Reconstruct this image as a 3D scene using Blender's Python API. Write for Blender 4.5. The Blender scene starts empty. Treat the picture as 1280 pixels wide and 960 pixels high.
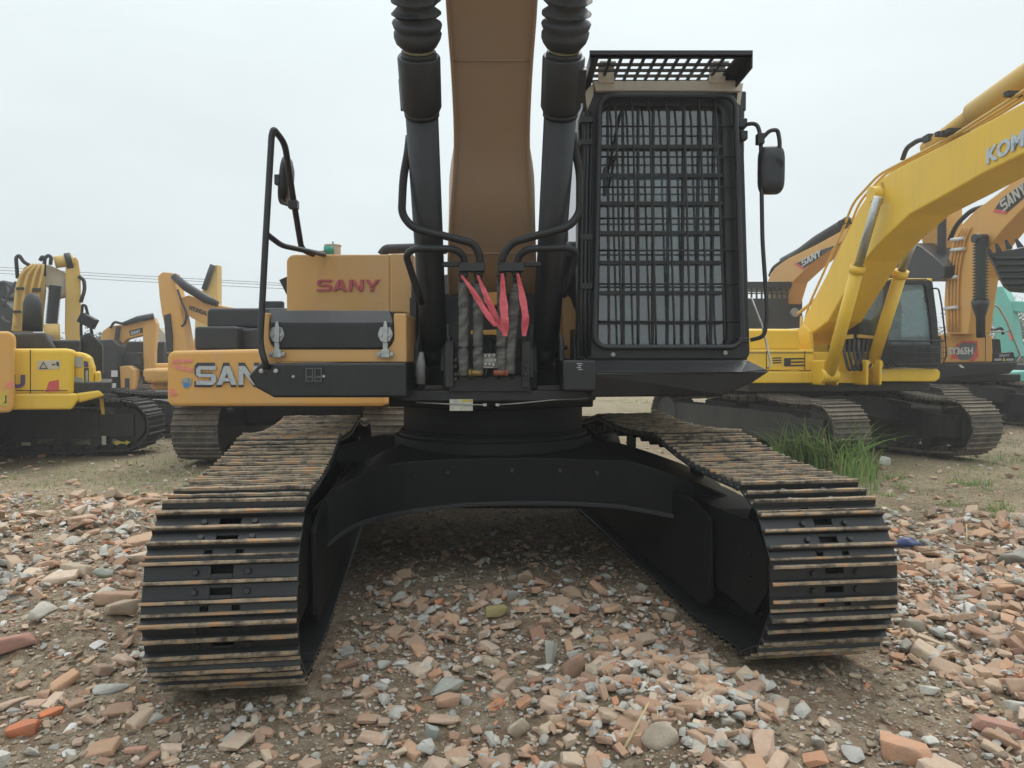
import bpy, math, random
import numpy as np
from mathutils import Vector, Matrix, noise
random.seed(7)
V = Vector
scene = bpy.context.scene
COL = scene.collection
PI = math.pi
F, CX, CY, HC = 925.0, 640.0, 480.0, 1.45
PITCH = math.atan(30 / 925)
CAMP = V((0, 0, HC))
FW = V((0, math.cos(PITCH), -math.sin(PITCH)))
UPV = V((0, math.sin(PITCH), math.cos(PITCH)))
RT = V((1, 0, 0))


def ray(px, py):
    return RT * ((px - CX) / F) + UPV * (-(py - CY) / F) + FW


def at(px, py, Y):
    r = ray(px, py)
    return CAMP + r * (Y / r.y)


def gr(px, py, z=0.0):
    r = ray(px, py)
    return CAMP + r * ((z - HC) / r.z)


def hit(px, py, p0, n):
    r = ray(px, py)
    return CAMP + r * ((p0 - CAMP).dot(n) / r.dot(n))


# ---------------------------------------------------------------- materials
def nodes(name):
    m = bpy.data.materials.new(name)
    m.use_nodes = True
    nt = m.node_tree
    b = nt.nodes['Principled BSDF']
    return m, nt, b


def N(nt, t, **kw):
    n = nt.nodes.new(t)
    for k, v in kw.items():
        if k in n.inputs:
            n.inputs[k].default_value = v
        else:
            setattr(n, k, v)
    return n


def ramp(nt, stops, interp='LINEAR'):
    r = nt.nodes.new('ShaderNodeValToRGB')
    cr = r.color_ramp
    cr.interpolation = interp
    while len(cr.elements) < len(stops):
        cr.elements.new(0.5)
    for e, (p, c) in zip(cr.elements, stops):
        e.position = p
        e.color = tuple(c) + (1,) if len(c) == 3 else c
    return r


def paint(name, col, rough=0.45, dust=0.25, dustcol=(0.33, 0.29, 0.23), scale=3.0, metal=0.0, bump=0.02, topdust=0.3):
    """worn paint: base colour, blotchy dust, streaks, dust lying on faces that look up"""
    m, nt, b = nodes(name)
    L = nt.links.new
    geo = N(nt, 'ShaderNodeNewGeometry')
    n1 = N(nt, 'ShaderNodeTexNoise', Scale=scale, Detail=8.0, Roughness=0.65)
    L(geo.outputs['Position'], n1.inputs['Vector'])
    mp = N(nt, 'ShaderNodeMapping')
    mp.inputs['Scale'].default_value = (9, 9, 0.8)
    L(geo.outputs['Position'], mp.inputs['Vector'])
    n2 = N(nt, 'ShaderNodeTexNoise', Scale=scale, Detail=5.0, Roughness=0.6)
    L(mp.outputs[0], n2.inputs['Vector'])
    r1 = ramp(nt, [(0.42, (0, 0, 0)), (0.75, (1, 1, 1))])
    L(n1.outputs['Fac'], r1.inputs[0])
    r2 = ramp(nt, [(0.45, (0, 0, 0)), (0.8, (1, 1, 1))])
    L(n2.outputs['Fac'], r2.inputs[0])
    add = N(nt, 'ShaderNodeMath', operation='ADD')
    L(r1.outputs[0], add.inputs[0]); L(r2.outputs[0], add.inputs[1])
    sp = N(nt, 'ShaderNodeSeparateXYZ')
    L(geo.outputs['Normal'], sp.inputs[0])
    up = N(nt, 'ShaderNodeMath', operation='MULTIPLY', use_clamp=True)
    L(sp.outputs['Z'], up.inputs[0]); up.inputs[1].default_value = topdust / max(dust, 0.01)
    add2 = N(nt, 'ShaderNodeMath', operation='ADD')
    L(add.outputs[0], add2.inputs[0]); L(up.outputs[0], add2.inputs[1])
    mul = N(nt, 'ShaderNodeMath', operation='MULTIPLY', use_clamp=True)
    L(add2.outputs[0], mul.inputs[0]); mul.inputs[1].default_value = dust
    mx = N(nt, 'ShaderNodeMix', data_type='RGBA')
    mx.inputs['A'].default_value = (*col, 1)
    mx.inputs['B'].default_value = (*dustcol, 1)
    L(mul.outputs[0], mx.inputs['Factor'])
    L(mx.outputs['Result'], b.inputs['Base Color'])
    rr = N(nt, 'ShaderNodeMath', operation='MULTIPLY_ADD', use_clamp=True)
    L(mul.outputs[0], rr.inputs[0]); rr.inputs[1].default_value = 0.5; rr.inputs[2].default_value = rough
    L(rr.outputs[0], b.inputs['Roughness'])
    b.inputs['Metallic'].default_value = metal
    if bump:
        n3 = N(nt, 'ShaderNodeTexNoise', Scale=45.0, Detail=4.0)
        L(geo.outputs['Position'], n3.inputs['Vector'])
        bp = N(nt, 'ShaderNodeBump', Strength=0.25, Distance=bump * 0.2)
        L(n3.outputs['Fac'], bp.inputs['Height'])
        L(bp.outputs[0], b.inputs['Normal'])
    return m


def flat(name, col, rough=0.6, metal=0.0):
    m, nt, b = nodes(name)
    n = N(nt, 'ShaderNodeTexNoise', Scale=30.0, Detail=5.0)
    g = N(nt, 'ShaderNodeNewGeometry')
    nt.links.new(g.outputs['Position'], n.inputs['Vector'])
    r = ramp(nt, [(0.3, [c * 0.82 for c in col]), (0.7, [min(1, c * 1.12) for c in col])])
    nt.links.new(n.outputs['Fac'], r.inputs[0])
    nt.links.new(r.outputs[0], b.inputs['Base Color'])
    b.inputs['Roughness'].default_value = rough
    b.inputs['Metallic'].default_value = metal
    return m


def dusty_glass(name, tint=(0.45, 0.55, 0.55), dust=0.25, clear=0.5, dcol=(0.35, 0.36, 0.35), spread=0.3, ior=1.5):
    m, nt, b = nodes(name)
    L = nt.links.new
    out = nt.nodes['Material Output']
    tr = N(nt, 'ShaderNodeBsdfTransparent'); tr.inputs[0].default_value = (*tint, 1)
    df = N(nt, 'ShaderNodeBsdfDiffuse'); df.inputs[0].default_value = (*dcol, 1)
    gl = N(nt, 'ShaderNodeBsdfGlossy'); gl.inputs['Roughness'].default_value = 0.06
    nz = N(nt, 'ShaderNodeTexNoise', Scale=5.0, Detail=6.0)
    g = N(nt, 'ShaderNodeNewGeometry'); L(g.outputs['Position'], nz.inputs['Vector'])
    mr = N(nt, 'ShaderNodeMapRange'); L(nz.outputs['Fac'], mr.inputs[0])
    mr.inputs[1].default_value = 0.3; mr.inputs[2].default_value = 0.7
    mr.inputs[3].default_value = dust * (1 - spread); mr.inputs[4].default_value = min(1, dust * (1 + spread))
    m1 = N(nt, 'ShaderNodeMixShader'); L(mr.outputs[0], m1.inputs[0]); L(tr.outputs[0], m1.inputs[1]); L(df.outputs[0], m1.inputs[2])
    fr = N(nt, 'ShaderNodeFresnel', IOR=ior)
    m2 = N(nt, 'ShaderNodeMixShader'); L(fr.outputs[0], m2.inputs[0]); L(m1.outputs[0], m2.inputs[1]); L(gl.outputs[0], m2.inputs[2])
    L(m2.outputs[0], out.inputs['Surface'])
    return m


def rand_mat(name, stops, island=False, rough=0.9, vary=0.35):
    """colour drawn per piece (object random or mesh island random), mottled with noise"""
    m, nt, b = nodes(name)
    L = nt.links.new
    g = N(nt, 'ShaderNodeNewGeometry')
    if island:
        src = g.outputs['Random Per Island']
    else:
        src = N(nt, 'ShaderNodeObjectInfo').outputs['Random']
    r = ramp(nt, stops, 'LINEAR')
    L(src, r.inputs[0])
    n = N(nt, 'ShaderNodeTexNoise', Scale=26.0, Detail=7.0, Roughness=0.7)
    L(g.outputs['Position'], n.inputs['Vector'])
    rr = ramp(nt, [(0.38, (0, 0, 0)), (0.68, (1, 1, 1))])
    L(n.outputs['Fac'], rr.inputs[0])
    ml = N(nt, 'ShaderNodeMath', operation='MULTIPLY'); L(rr.outputs[0], ml.inputs[0]); ml.inputs[1].default_value = vary
    mx = N(nt, 'ShaderNodeMix', data_type='RGBA')
    L(r.outputs[0], mx.inputs['A']); mx.inputs['B'].default_value = (0.26, 0.215, 0.165, 1)
    L(ml.outputs[0], mx.inputs['Factor'])
    L(mx.outputs['Result'], b.inputs['Base Color'])
    b.inputs['Roughness'].default_value = rough
    b.inputs['Specular IOR Level'].default_value = 0.25
    bp = N(nt, 'ShaderNodeBump', Strength=0.6, Distance=0.004)
    n2 = N(nt, 'ShaderNodeTexNoise', Scale=120.0, Detail=5.0)
    L(g.outputs['Position'], n2.inputs['Vector']); L(n2.outputs['Fac'], bp.inputs['Height']); L(bp.outputs[0], b.inputs['Normal'])
    return m


M = {}
M['orange'] = paint('orange_paint', (0.60, 0.335, 0.105), 0.38, 0.30, (0.52, 0.42, 0.30), 2.2)
M['orange2'] = paint('orange_paint_far', (0.66, 0.345, 0.075), 0.45, 0.28, (0.45, 0.34, 0.22), 2.0)
M['boom'] = paint('boom_shaded_orange', (0.37, 0.235, 0.135), 0.45, 0.4, (0.31, 0.25, 0.20), 1.5)  # orange browned and greyed: underside shade and sky glare put into the colour
M['yellow'] = paint('yellow_paint', (0.82, 0.53, 0.03), 0.36, 0.22, (0.5, 0.38, 0.18), 1.6)
M['yellow2'] = paint('yellow_paint_old', (0.66, 0.43, 0.10), 0.5, 0.35, (0.48, 0.40, 0.27), 1.8)
M['cream'] = paint('cream_paint', (0.55, 0.50, 0.38), 0.5, 0.3)
M['tan'] = paint('dusty_beige', (0.55, 0.50, 0.42), 0.7, 0.5, (0.62, 0.57, 0.48), 8)
M['teal'] = paint('teal_paint', (0.12, 0.50, 0.42), 0.45, 0.25)
M['black'] = paint('black_paint', (0.012, 0.013, 0.014), 0.42, 0.04, (0.16, 0.15, 0.13), 3.0, topdust=0.06)
M['blackm'] = paint('black_fascia', (0.011, 0.012, 0.0135), 0.36, 0.045, (0.16, 0.155, 0.15), 3.0, topdust=0.07)
M['under'] = paint('black_undercarriage', (0.005, 0.0055, 0.006), 0.55, 0.025, (0.14, 0.12, 0.09), 5.0, topdust=0.03)
M['cyl'] = paint('dark_cylinder_paint', (0.014, 0.016, 0.019), 0.42, 0.05, (0.16, 0.16, 0.15), 3.0)
M['rubber'] = paint('bellows_rubber', (0.022, 0.025, 0.028), 0.55, 0.10, (0.14, 0.14, 0.14), 12.0)
M['dirtsteel'] = paint('muddy_steel', (0.05, 0.047, 0.042), 0.7, 0.55, (0.24, 0.20, 0.15), 6.0, topdust=0.9)
M['mudblack'] = paint('dusty_black', (0.022, 0.022, 0.022), 0.6, 0.22, (0.17, 0.15, 0.12), 3.0, topdust=0.25)
M['chrome'] = flat('bright_steel', (0.42, 0.44, 0.43), 0.35, 0.85)
M['zinc'] = flat('zinc_bolt', (0.45, 0.45, 0.42), 0.45, 0.6)
M['white'] = flat('white_lettering', (0.62, 0.64, 0.64), 0.5)
M['silver'] = flat('silver_lettering', (0.42, 0.46, 0.48), 0.45)
M['blacklet'] = flat('black_lettering', (0.03, 0.03, 0.035), 0.5)
M['navy'] = flat('navy_lettering', (0.09, 0.06, 0.16), 0.5)
M['red'] = flat('red_mark', (0.62, 0.10, 0.09), 0.6)
M['pinkred'] = flat('faded_red_lettering', (0.46, 0.095, 0.11), 0.5)
M['spray'] = flat('red_spray_paint', (0.72, 0.24, 0.17), 0.8)
M['blue'] = flat('blue_mark', (0.05, 0.2, 0.5), 0.5)
M['green'] = flat('green_cap', (0.03, 0.30, 0.24), 0.5)
M['sticker'] = flat('pale_sticker', (0.55, 0.56, 0.48), 0.5)
M['ysticker'] = flat('yellow_sticker', (0.60, 0.45, 0.06), 0.5)
M['hose'] = None
M['brass'] = flat('brass_fitting', (0.30, 0.20, 0.06), 0.5, 0.4)
M['glass'] = dusty_glass('cab_glass', (0.48, 0.54, 0.55), 0.16, dcol=(0.34, 0.385, 0.385), spread=0.4, ior=2.15)
M['glass2'] = dusty_glass('cab_glass_far', (0.4, 0.5, 0.5), 0.4, dcol=(0.26, 0.33, 0.34))
M['seat'] = flat('black_seat_cloth', (0.03, 0.032, 0.035), 0.9)
M['ribbon'] = flat('red_tape', (0.66, 0.11, 0.135), 0.55)
M['bag'] = flat('blue_plastic', (0.03, 0.05, 0.16), 0.35)
M['straw'] = flat('dry_straw', (0.50, 0.40, 0.22), 0.8)


def hose_mat():
    m, nt, b = nodes('wrapped_hose')
    L = nt.links.new
    g = N(nt, 'ShaderNodeNewGeometry')
    mp = N(nt, 'ShaderNodeMapping'); mp.inputs['Rotation'].default_value = (0, 0.5, 0)
    L(g.outputs['Position'], mp.inputs[0])
    w = N(nt, 'ShaderNodeTexWave', Scale=4.5, Distortion=11.0, bands_direction='Z')
    L(mp.outputs[0], w.inputs['Vector'])
    r = ramp(nt, [(0.0, (0.09, 0.09, 0.085)), (0.5, (0.12, 0.12, 0.112)), (1.0, (0.16, 0.158, 0.148))])
    L(w.outputs['Fac'], r.inputs[0]); L(r.outputs[0], b.inputs['Base Color'])
    b.inputs['Roughness'].default_value = 0.7
    bp = N(nt, 'ShaderNodeBump', Strength=0.6, Distance=0.004)
    L(w.outputs['Fac'], bp.inputs['Height']); L(bp.outputs[0], b.inputs['Normal'])
    return m


M['hose'] = hose_mat()
M['under'].node_tree.nodes['Principled BSDF'].inputs['Specular IOR Level'].default_value = 0.22


def rust_mat(name='rusty_grouser', lo=0.5):
    m, nt, b = nodes(name)
    L = nt.links.new
    g = N(nt, 'ShaderNodeNewGeometry')
    n1 = N(nt, 'ShaderNodeTexNoise', Scale=9.0, Detail=10.0, Roughness=0.75)
    oi = N(nt, 'ShaderNodeObjectInfo'); sc_ = N(nt, 'ShaderNodeMath', operation='MULTIPLY'); L(oi.outputs['Random'], sc_.inputs[0]); sc_.inputs[1].default_value = 37.0
    va = N(nt, 'ShaderNodeVectorMath', operation='ADD'); L(g.outputs['Position'], va.inputs[0]); L(sc_.outputs[0], va.inputs[1]); L(va.outputs[0], n1.inputs['Vector'])
    r1 = ramp(nt, [(0.36, (0.035, 0.030, 0.024)), (0.44, (0.15, 0.115, 0.08)), (0.53, (0.33, 0.26, 0.175)), (0.615, (0.48, 0.24, 0.10)), (0.65, (0.38, 0.31, 0.23)), (0.72, (0.62, 0.57, 0.48))])
    L(n1.outputs['Fac'], r1.inputs[0])
    L(r1.outputs[0], b.inputs['Base Color'])
    b.inputs['Roughness'].default_value = 0.75
    return m


M['rust'] = rust_mat()


# ---------------------------------------------------------------- mesh builder
class MB:
    def __init__(s):
        s.v = []; s.f = []; s.sm = []; s.mi = []; s.cur = 0

    def add(s, vs, fs, smooth=False):
        b = len(s.v)
        s.v.extend(V(p) for p in vs)
        for f in fs:
            s.f.append([i + b for i in f]); s.sm.append(smooth); s.mi.append(s.cur)
        return s

    def box(s, c, d, R=None):
        c = V(c); hx, hy, hz = d[0] / 2, d[1] / 2, d[2] / 2
        vs = [V((x, y, z)) for x in (-hx, hx) for y in (-hy, hy) for z in (-hz, hz)]
        if R is not None:
            vs = [R @ p for p in vs]
        return s.add([c + p for p in vs], [(0, 1, 3, 2), (4, 6, 7, 5), (0, 4, 5, 1), (2, 3, 7, 6), (0, 2, 6, 4), (1, 5, 7, 3)])

    def b6(s, x0, x1, y0, y1, z0, z1):
        return s.box(((x0 + x1) / 2, (y0 + y1) / 2, (z0 + z1) / 2), (abs(x1 - x0), abs(y1 - y0), abs(z1 - z0)))

    def prism(s, pts, vec):
        n = len(pts); vec = V(vec)
        a = [V(p) for p in pts]
        return s.add(a + [p + vec for p in a], [list(range(n))[::-1], [i + n for i in range(n)]] + [(i, (i + 1) % n, (i + 1) % n + n, i + n) for i in range(n)])

    def ring(s, outer, inner, vec):
        """plate with a hole; outer and inner loops have the same count"""
        n = len(outer); vec = V(vec)
        o = [V(p) for p in outer]; i_ = [V(p) for p in inner]
        vs = o + i_ + [p + vec for p in o] + [p + vec for p in i_]
        fs = []
        for k in range(n):
            j = (k + 1) % n
            fs += [(k, j, n + j, n + k), (2 * n + k, 3 * n + k, 3 * n + j, 2 * n + j), (k, 2 * n + k, 2 * n + j, j), (n + k, n + j, 3 * n + j, 3 * n + k)]
        return s.add(vs, fs)

    def loft(s, rings, cap=True, smooth=True, closed=False):
        n = len(rings[0]); vs = [p for r in rings for p in r]; fs = []
        m = len(rings)
        for k in range(m if closed else m - 1):
            k2 = (k + 1) % m
            for i in range(n):
                j = (i + 1) % n
                fs.append((k * n + i, k * n + j, k2 * n + j, k2 * n + i))
        b = len(s.v)
        s.add(vs, fs, smooth)
        if cap and not closed:
            s.f.append([b + i for i in range(n)][::-1]); s.sm.append(False); s.mi.append(s.cur)
            s.f.append([b + (m - 1) * n + i for i in range(n)]); s.sm.append(False); s.mi.append(s.cur)
        return s

    def tube(s, pts, r, n=10, closed=False, smooth=True):
        pts = [V(p) for p in pts]
        m = len(pts)
        rs = r if isinstance(r, (list, tuple)) else [r] * m
        rings = []
        prev = None
        for k in range(m):
            if closed:
                t = (pts[(k + 1) % m] - pts[k - 1]).normalized()
            else:
                t = (pts[min(k + 1, m - 1)] - pts[max(k - 1, 0)]).normalized()
            if prev is None:
                a = V((0, 0, 1)) if abs(t.z) < 0.9 else V((1, 0, 0))
                prev = (a - t * a.dot(t)).normalized()
            else:
                q = prev - t * prev.dot(t)
                prev = q.normalized() if q.length > 1e-6 else prev
            bb = t.cross(prev)
            rings.append([pts[k] + (prev * math.cos(2 * PI * i / n) + bb * math.sin(2 * PI * i / n)) * rs[k] for i in range(n)])
        return s.loft(rings, True, smooth, closed)

    def cyl(s, p0, p1, r, r1=None, n=16):
        return s.tube([p0, p1], [r, r if r1 is None else r1], n)

    def build(s, name, mat, parent=None, bevel=0.0, seg=2, origin=None):
        if parent is not None and name in SPLIT:
            parts = s.pieces()
            if len(parts) > 1:
                return [p.build1(name, mat, parent, bevel, seg, origin) for p in parts][0]
        return s.build1(name, mat, parent, bevel, seg, origin)

    def pieces(s):
        """split into pieces that neither share vertices nor touch (by bounding box)"""
        par = list(range(len(s.v)))
        def find(a):
            while par[a] != a:
                par[a] = par[par[a]]; a = par[a]
            return a
        for f in s.f:
            for i in f[1:]:
                par[find(i)] = find(f[0])
        comp = {}
        for k, f in enumerate(s.f): comp.setdefault(find(f[0]), []).append(k)
        groups = []
        for fs in comp.values():
            vs = [s.v[i] for k in fs for i in s.f[k]]
            lo = V([min(v[a] for v in vs) - 0.004 for a in range(3)]); hi = V([max(v[a] for v in vs) + 0.004 for a in range(3)])
            groups.append([fs, lo, hi])
        again = True
        while again:
            again = False
            for i in range(len(groups)):
                for j in range(i + 1, len(groups)):
                    A, B = groups[i], groups[j]
                    if all(A[1][a] <= B[2][a] and B[1][a] <= A[2][a] for a in range(3)):
                        A[0] = A[0] + B[0]; A[1] = V([min(A[1][a], B[1][a]) for a in range(3)]); A[2] = V([max(A[2][a], B[2][a]) for a in range(3)])
                        groups.pop(j); again = True; break
                if again: break
        out = []
        for fs, _, _ in groups:
            m = MB(); idx = {}
            for k in sorted(fs):
                nf = []
                for i in s.f[k]:
                    if i not in idx: idx[i] = len(m.v); m.v.append(s.v[i])
                    nf.append(idx[i])
                m.f.append(nf); m.sm.append(s.sm[k]); m.mi.append(s.mi[k])
            out.append(m)
        return out

    def build1(s, name, mat, parent=None, bevel=0.0, seg=2, origin=None):
        me = bpy.data.meshes.new(name)
        if parent is not None:
            inv = WM[parent.name].inverted()
        elif origin is not None:
            inv = Matrix.Translation(V(origin)).inverted()
        else:
            inv = Matrix.Identity(4)
        me.from_pydata([tuple(inv @ p) for p in s.v], [], s.f)
        me.polygons.foreach_set('use_smooth', s.sm)
        mats = mat if isinstance(mat, (list, tuple)) else [mat]
        for m_ in mats:
            me.materials.append(m_)
        if len(mats) > 1:
            me.polygons.foreach_set('material_index', s.mi)
        me.validate(); me.update()
        # consistent outward normals
        import bmesh
        bm = bmesh.new(); bm.from_mesh(me)
        bmesh.ops.recalc_face_normals(bm, faces=bm.faces)
        bm.to_mesh(me); bm.free()
        o = bpy.data.objects.new(name, me)
        COL.objects.link(o)
        if parent is not None:
            o.parent = parent
            WM[o.name] = WM[parent.name].copy()
        else:
            if origin is not None:
                o.location = V(origin)
            WM[o.name] = Matrix.Translation(V(origin)) if origin is not None else Matrix.Identity(4)
        if bevel:
            b = o.modifiers.new('bevel', 'BEVEL'); b.width = bevel; b.segments = seg; b.limit_method = 'ANGLE'; b.angle_limit = math.radians(35)
            b.harden_normals = False
        return o


WM = {}
SPLIT = {'bay_side', 'bay_plate', 'cylinder_bracket', 'boom_bracket', 'pipe_clamp', 'tube_clamp', 'guard_bracket', 'roof_corner', 'fascia_bolt', 'guard_bolt', 'side_window', 'cab_window', 'vent_slot', 'spray_mark', 'sticker', 'notice_sticker', 'vent_frame', 'swivel_fitting', 'hose_bracket', 'wear_strip', 'cover_bolt', 'machine_house', 'muffler_cover', 'engine_hood', 'control_console', 'panel_seam', 'guarded_cab', 'hard_line', 'boom_cylinder', 'arm_cylinder', 'warning_symbol', 'cab', 'idler_yoke', 'operator_seat'}


def tag(o, label, cat, group=None, kind=None):
    o['label'] = label
    if cat: o['category'] = cat
    if group: o['group'] = group
    if kind: o['kind'] = kind
    return o


def empty(name, loc, yaw=0.0):
    o = bpy.data.objects.new(name, None); COL.objects.link(o)
    o.empty_display_size = 0.3
    o.location = V(loc); o.rotation_euler = (0, 0, yaw)
    WM[o.name] = Matrix.Translation(V(loc)) @ Matrix.Rotation(yaw, 4, 'Z')
    return o


def fillet(pts, rad, seg=5, closed=False):
    pts = [V(p) for p in pts]; out = []; n = len(pts)
    for k in range(n):
        if not closed and k in (0, n - 1):
            out.append(pts[k]); continue
        p = pts[k]; a = pts[k - 1] - p; b = pts[(k + 1) % n] - p
        r = min(rad, a.length * 0.45, b.length * 0.45)
        A = p + a.normalized() * r; B = p + b.normalized() * r
        for i in range(seg + 1):
            t = i / seg
            out.append(A * (1 - t) ** 2 + p * 2 * t * (1 - t) + B * t * t)
    return out


_tc = {}


def text_geo(s_, off=0.012):
    key = (s_, off)
    if key in _tc: return _tc[key]
    cu = bpy.data.curves.new('lettering', 'FONT'); cu.body = s_; cu.offset = off; cu.extrude = 0.5; cu.resolution_u = 3
    o = bpy.data.objects.new('lettering', cu); COL.objects.link(o)
    dg = bpy.context.evaluated_depsgraph_get(); dg.update()
    me = bpy.data.meshes.new_from_object(o.evaluated_get(dg))
    vs = [v.co.copy() for v in me.vertices]; fs = [list(p.vertices) for p in me.polygons]
    bpy.data.objects.remove(o); bpy.data.meshes.remove(me); bpy.data.curves.remove(cu)
    x0 = min(v.x for v in vs); x1 = max(v.x for v in vs); y0 = min(v.y for v in vs); y1 = max(v.y for v in vs)
    vs = [V(((v.x - x0) / (x1 - x0), (v.y - y0) / (y1 - y0), v.z + 0.5)) for v in vs]
    _tc[key] = (vs, fs)
    return vs, fs


def put_text(mb, s_, P, R, U, depth=0.01, off=0.02, shear=0.0):
    """lettering in the box spanned by R and U from P, raised by depth along R x U"""
    P = V(P); R = V(R); U = V(U)
    Nn = R.cross(U).normalized()
    vs, fs = text_geo(s_, off)
    mb.add([P + R * v.x + U * v.y + R.normalized() * (shear * v.y * U.length) + Nn * (v.z * depth) for v in vs], fs)
    return mb


class Mach:
    """a machine's frame: u forward, v to its left, z up"""
    def __init__(s, x, y, deg, z=0.0):
        a = math.radians(deg); s.o = V((x, y, z)); s.a = a
        s.u = V((math.cos(a), math.sin(a), 0)); s.v = V((-math.sin(a), math.cos(a), 0))
        s.R = Matrix.Rotation(a, 3, 'Z')

    def w(s, X, Y, Z):
        return s.o + s.u * X + s.v * Y + V((0, 0, Z))

    def side(s, px, py, c):
        return hit(px, py, s.o + s.v * c, s.v)

    def front(s, px, py, X):
        return hit(px, py, s.o + s.u * X, s.u)

    def box(s, mb, x0, x1, y0, y1, z0, z1):
        mb.box(s.w((x0 + x1) / 2, (y0 + y1) / 2, (z0 + z1) / 2), (abs(x1 - x0), abs(y1 - y0), abs(z1 - z0)), s.R)

    def pf(s, mb, poly, X, depth):
        """pixel outline on the plane X = const, extruded away from the camera by depth metres"""
        sg = 1 if s.u.y > 0 else -1
        mb.prism([s.front(x, y, X) for x, y in poly], s.u * sg * depth)

    def ps(s, mb, poly, c, t):
        mb.prism([s.side(x, y, c) for x, y in poly], s.v * t)


def track_loop(half, R, zc, crown, bottom=None, n=400):
    """closed outline of a track (X, Z), clockwise seen from +Y: front idler, bottom, rear sprocket, top run over the carrier rollers"""
    pts = []
    for i in range(40):
        t = PI / 2 * 1.0 - PI * i / 39
        pts.append((half + R * math.cos(t), zc + R * math.sin(t)))
    zb = zc - R
    for i in range(1, 30):
        X = half - 2 * half * i / 30
        pts.append((X, zb - 0.04 * min(1, min(i, 30 - i) / 4)))
    for i in range(40):
        t = -PI / 2 - PI * i / 39
        pts.append((-half + R * math.cos(t), zc + R * math.sin(t)))
    zt = zc + R
    car = [(-half, zt), (-half * 0.38, zt + crown), (half * 0.38, zt + crown), (half, zt)]
    for a, b in zip(car[:-1], car[1:]):
        for i in range(1, 12):
            t = i / 12
            sag = -0.035 * math.sin(PI * t)
            pts.append((a[0] + (b[0] - a[0]) * t, a[1] + (b[1] - a[1]) * t + sag))
        if b is not car[-1]: pts.append(b)
    return pts


def resample(pts, n, shift=0.0):
    P = [V((p[0], p[1], 0)) for p in pts]; P.append(P[0])
    L = [0]
    for a, b in zip(P[:-1], P[1:]): L.append(L[-1] + (b - a).length)
    tot = L[-1]; out = []; k = 0
    ds = sorted(((i + shift) / n * tot) % tot for i in range(n))
    for d in ds:
        while L[k + 1] < d: k += 1
        t = (d - L[k]) / max(1e-9, L[k + 1] - L[k])
        p = P[k].lerp(P[k + 1], t)
        d1 = (d + 0.04) % tot; d0 = (d - 0.04) % tot
        def q(dd):
            j = 0
            while L[j + 1] < dd: j += 1
            return P[j].lerp(P[j + 1], (dd - L[j]) / max(1e-9, L[j + 1] - L[j]))
        tg = (q(d1) - q(d0)).normalized()
        out.append((p, tg))
    return out, tot
# ================================================================ the excavator in front
UC = Mach(-0.165, 5.38, -90 + 7.2)
ex = empty('crawler_excavator', (-0.14, 5.46, 0), -PI / 2)
tag(ex, 'large orange and black crawler excavator standing nearest, seen head on with barred cab front', 'excavator')


def wx(mb_name, *a, **k): pass


def shoe_mesh(pitch, width):
    mb = MB()
    hw = width / 2
    th = 0.012
    g = [-0.40, -0.06, 0.29]          # grouser places along the pitch
    # plate strips between the grousers, slots left open over the link pins
    def strip(x0, x1, slots):
        ys = [-hw]
        for a, b in slots: ys += [a, b]
        ys.append(hw)
        for i in range(0, len(ys), 2):
            mb.b6(x0, x1, ys[i], ys[i + 1], -th, 0)
        for a, b in slots:
            w_ = (x1 - x0) * 0.33
            mb.b6(x0, x0 + w_, a, b, -th, 0); mb.b6(x1 - w_, x1, a, b, -th, 0)
    P = pitch
    mb.cur = 0
    strip(-0.5 * P, -0.06 * P, [(-0.042, 0.042)])
    strip(-0.06 * P, 0.29 * P, [(-0.042, 0.042)])
    strip(0.29 * P, 0.53 * P, [(-0.075, -0.045), (0.045, 0.075)])
    for x, s_ in ((-0.23, 1), (0.12, 1)):
        for y in (-0.10, 0.10):
            mb.cyl((x * P, y, 0), (x * P, y, 0.014), 0.014, n=6)
    # grousers: tapered ribs, rusty on the crest
    for gx, h in zip(g, (0.038, 0.033, 0.038)):
        x = gx * P
        w0, w1 = 0.012, 0.0064
        mb.cur = 0
        n = 12
        hs = [h * 0.72] * (n + 1)
        for i in range(n):
            y0 = -hw + 2 * hw * i / n; y1 = -hw + 2 * hw * (i + 1) / n
        mb.prism([(x - w0, -hw, -0.001), (x + w0, -hw, -0.001), (x + w1, -hw, h * 0.58), (x - w1, -hw, h * 0.58)], (0, 2 * hw, 0))
        mb.cur = 1
        # worn crest, height uneven along the rib
        rings = []
        rnd = random.Random(int(gx * 100))
        for i in range(n + 1):
            y = -hw + 2 * hw * i / n
            hh = h + rnd.uniform(-0.003, 0.002); ww = w1 * rnd.uniform(1.0, 1.3)
            rings.append([V((x - ww, y, h * 0.58)), V((x + ww, y, h * 0.58)), V((x + ww * 0.85, y, hh)), V((x - ww * 0.85, y, hh))])
        mb.loft(rings, True, False)
    mb.cur = 1
    mb.prism([(0.455 * P, -hw, -0.004), (0.53 * P, -hw, -0.004), (0.525 * P, -hw, 0.009), (0.49 * P, -hw, 0.007)], (0, 2 * hw, 0))
    me_o = mb
    return me_o


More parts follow.
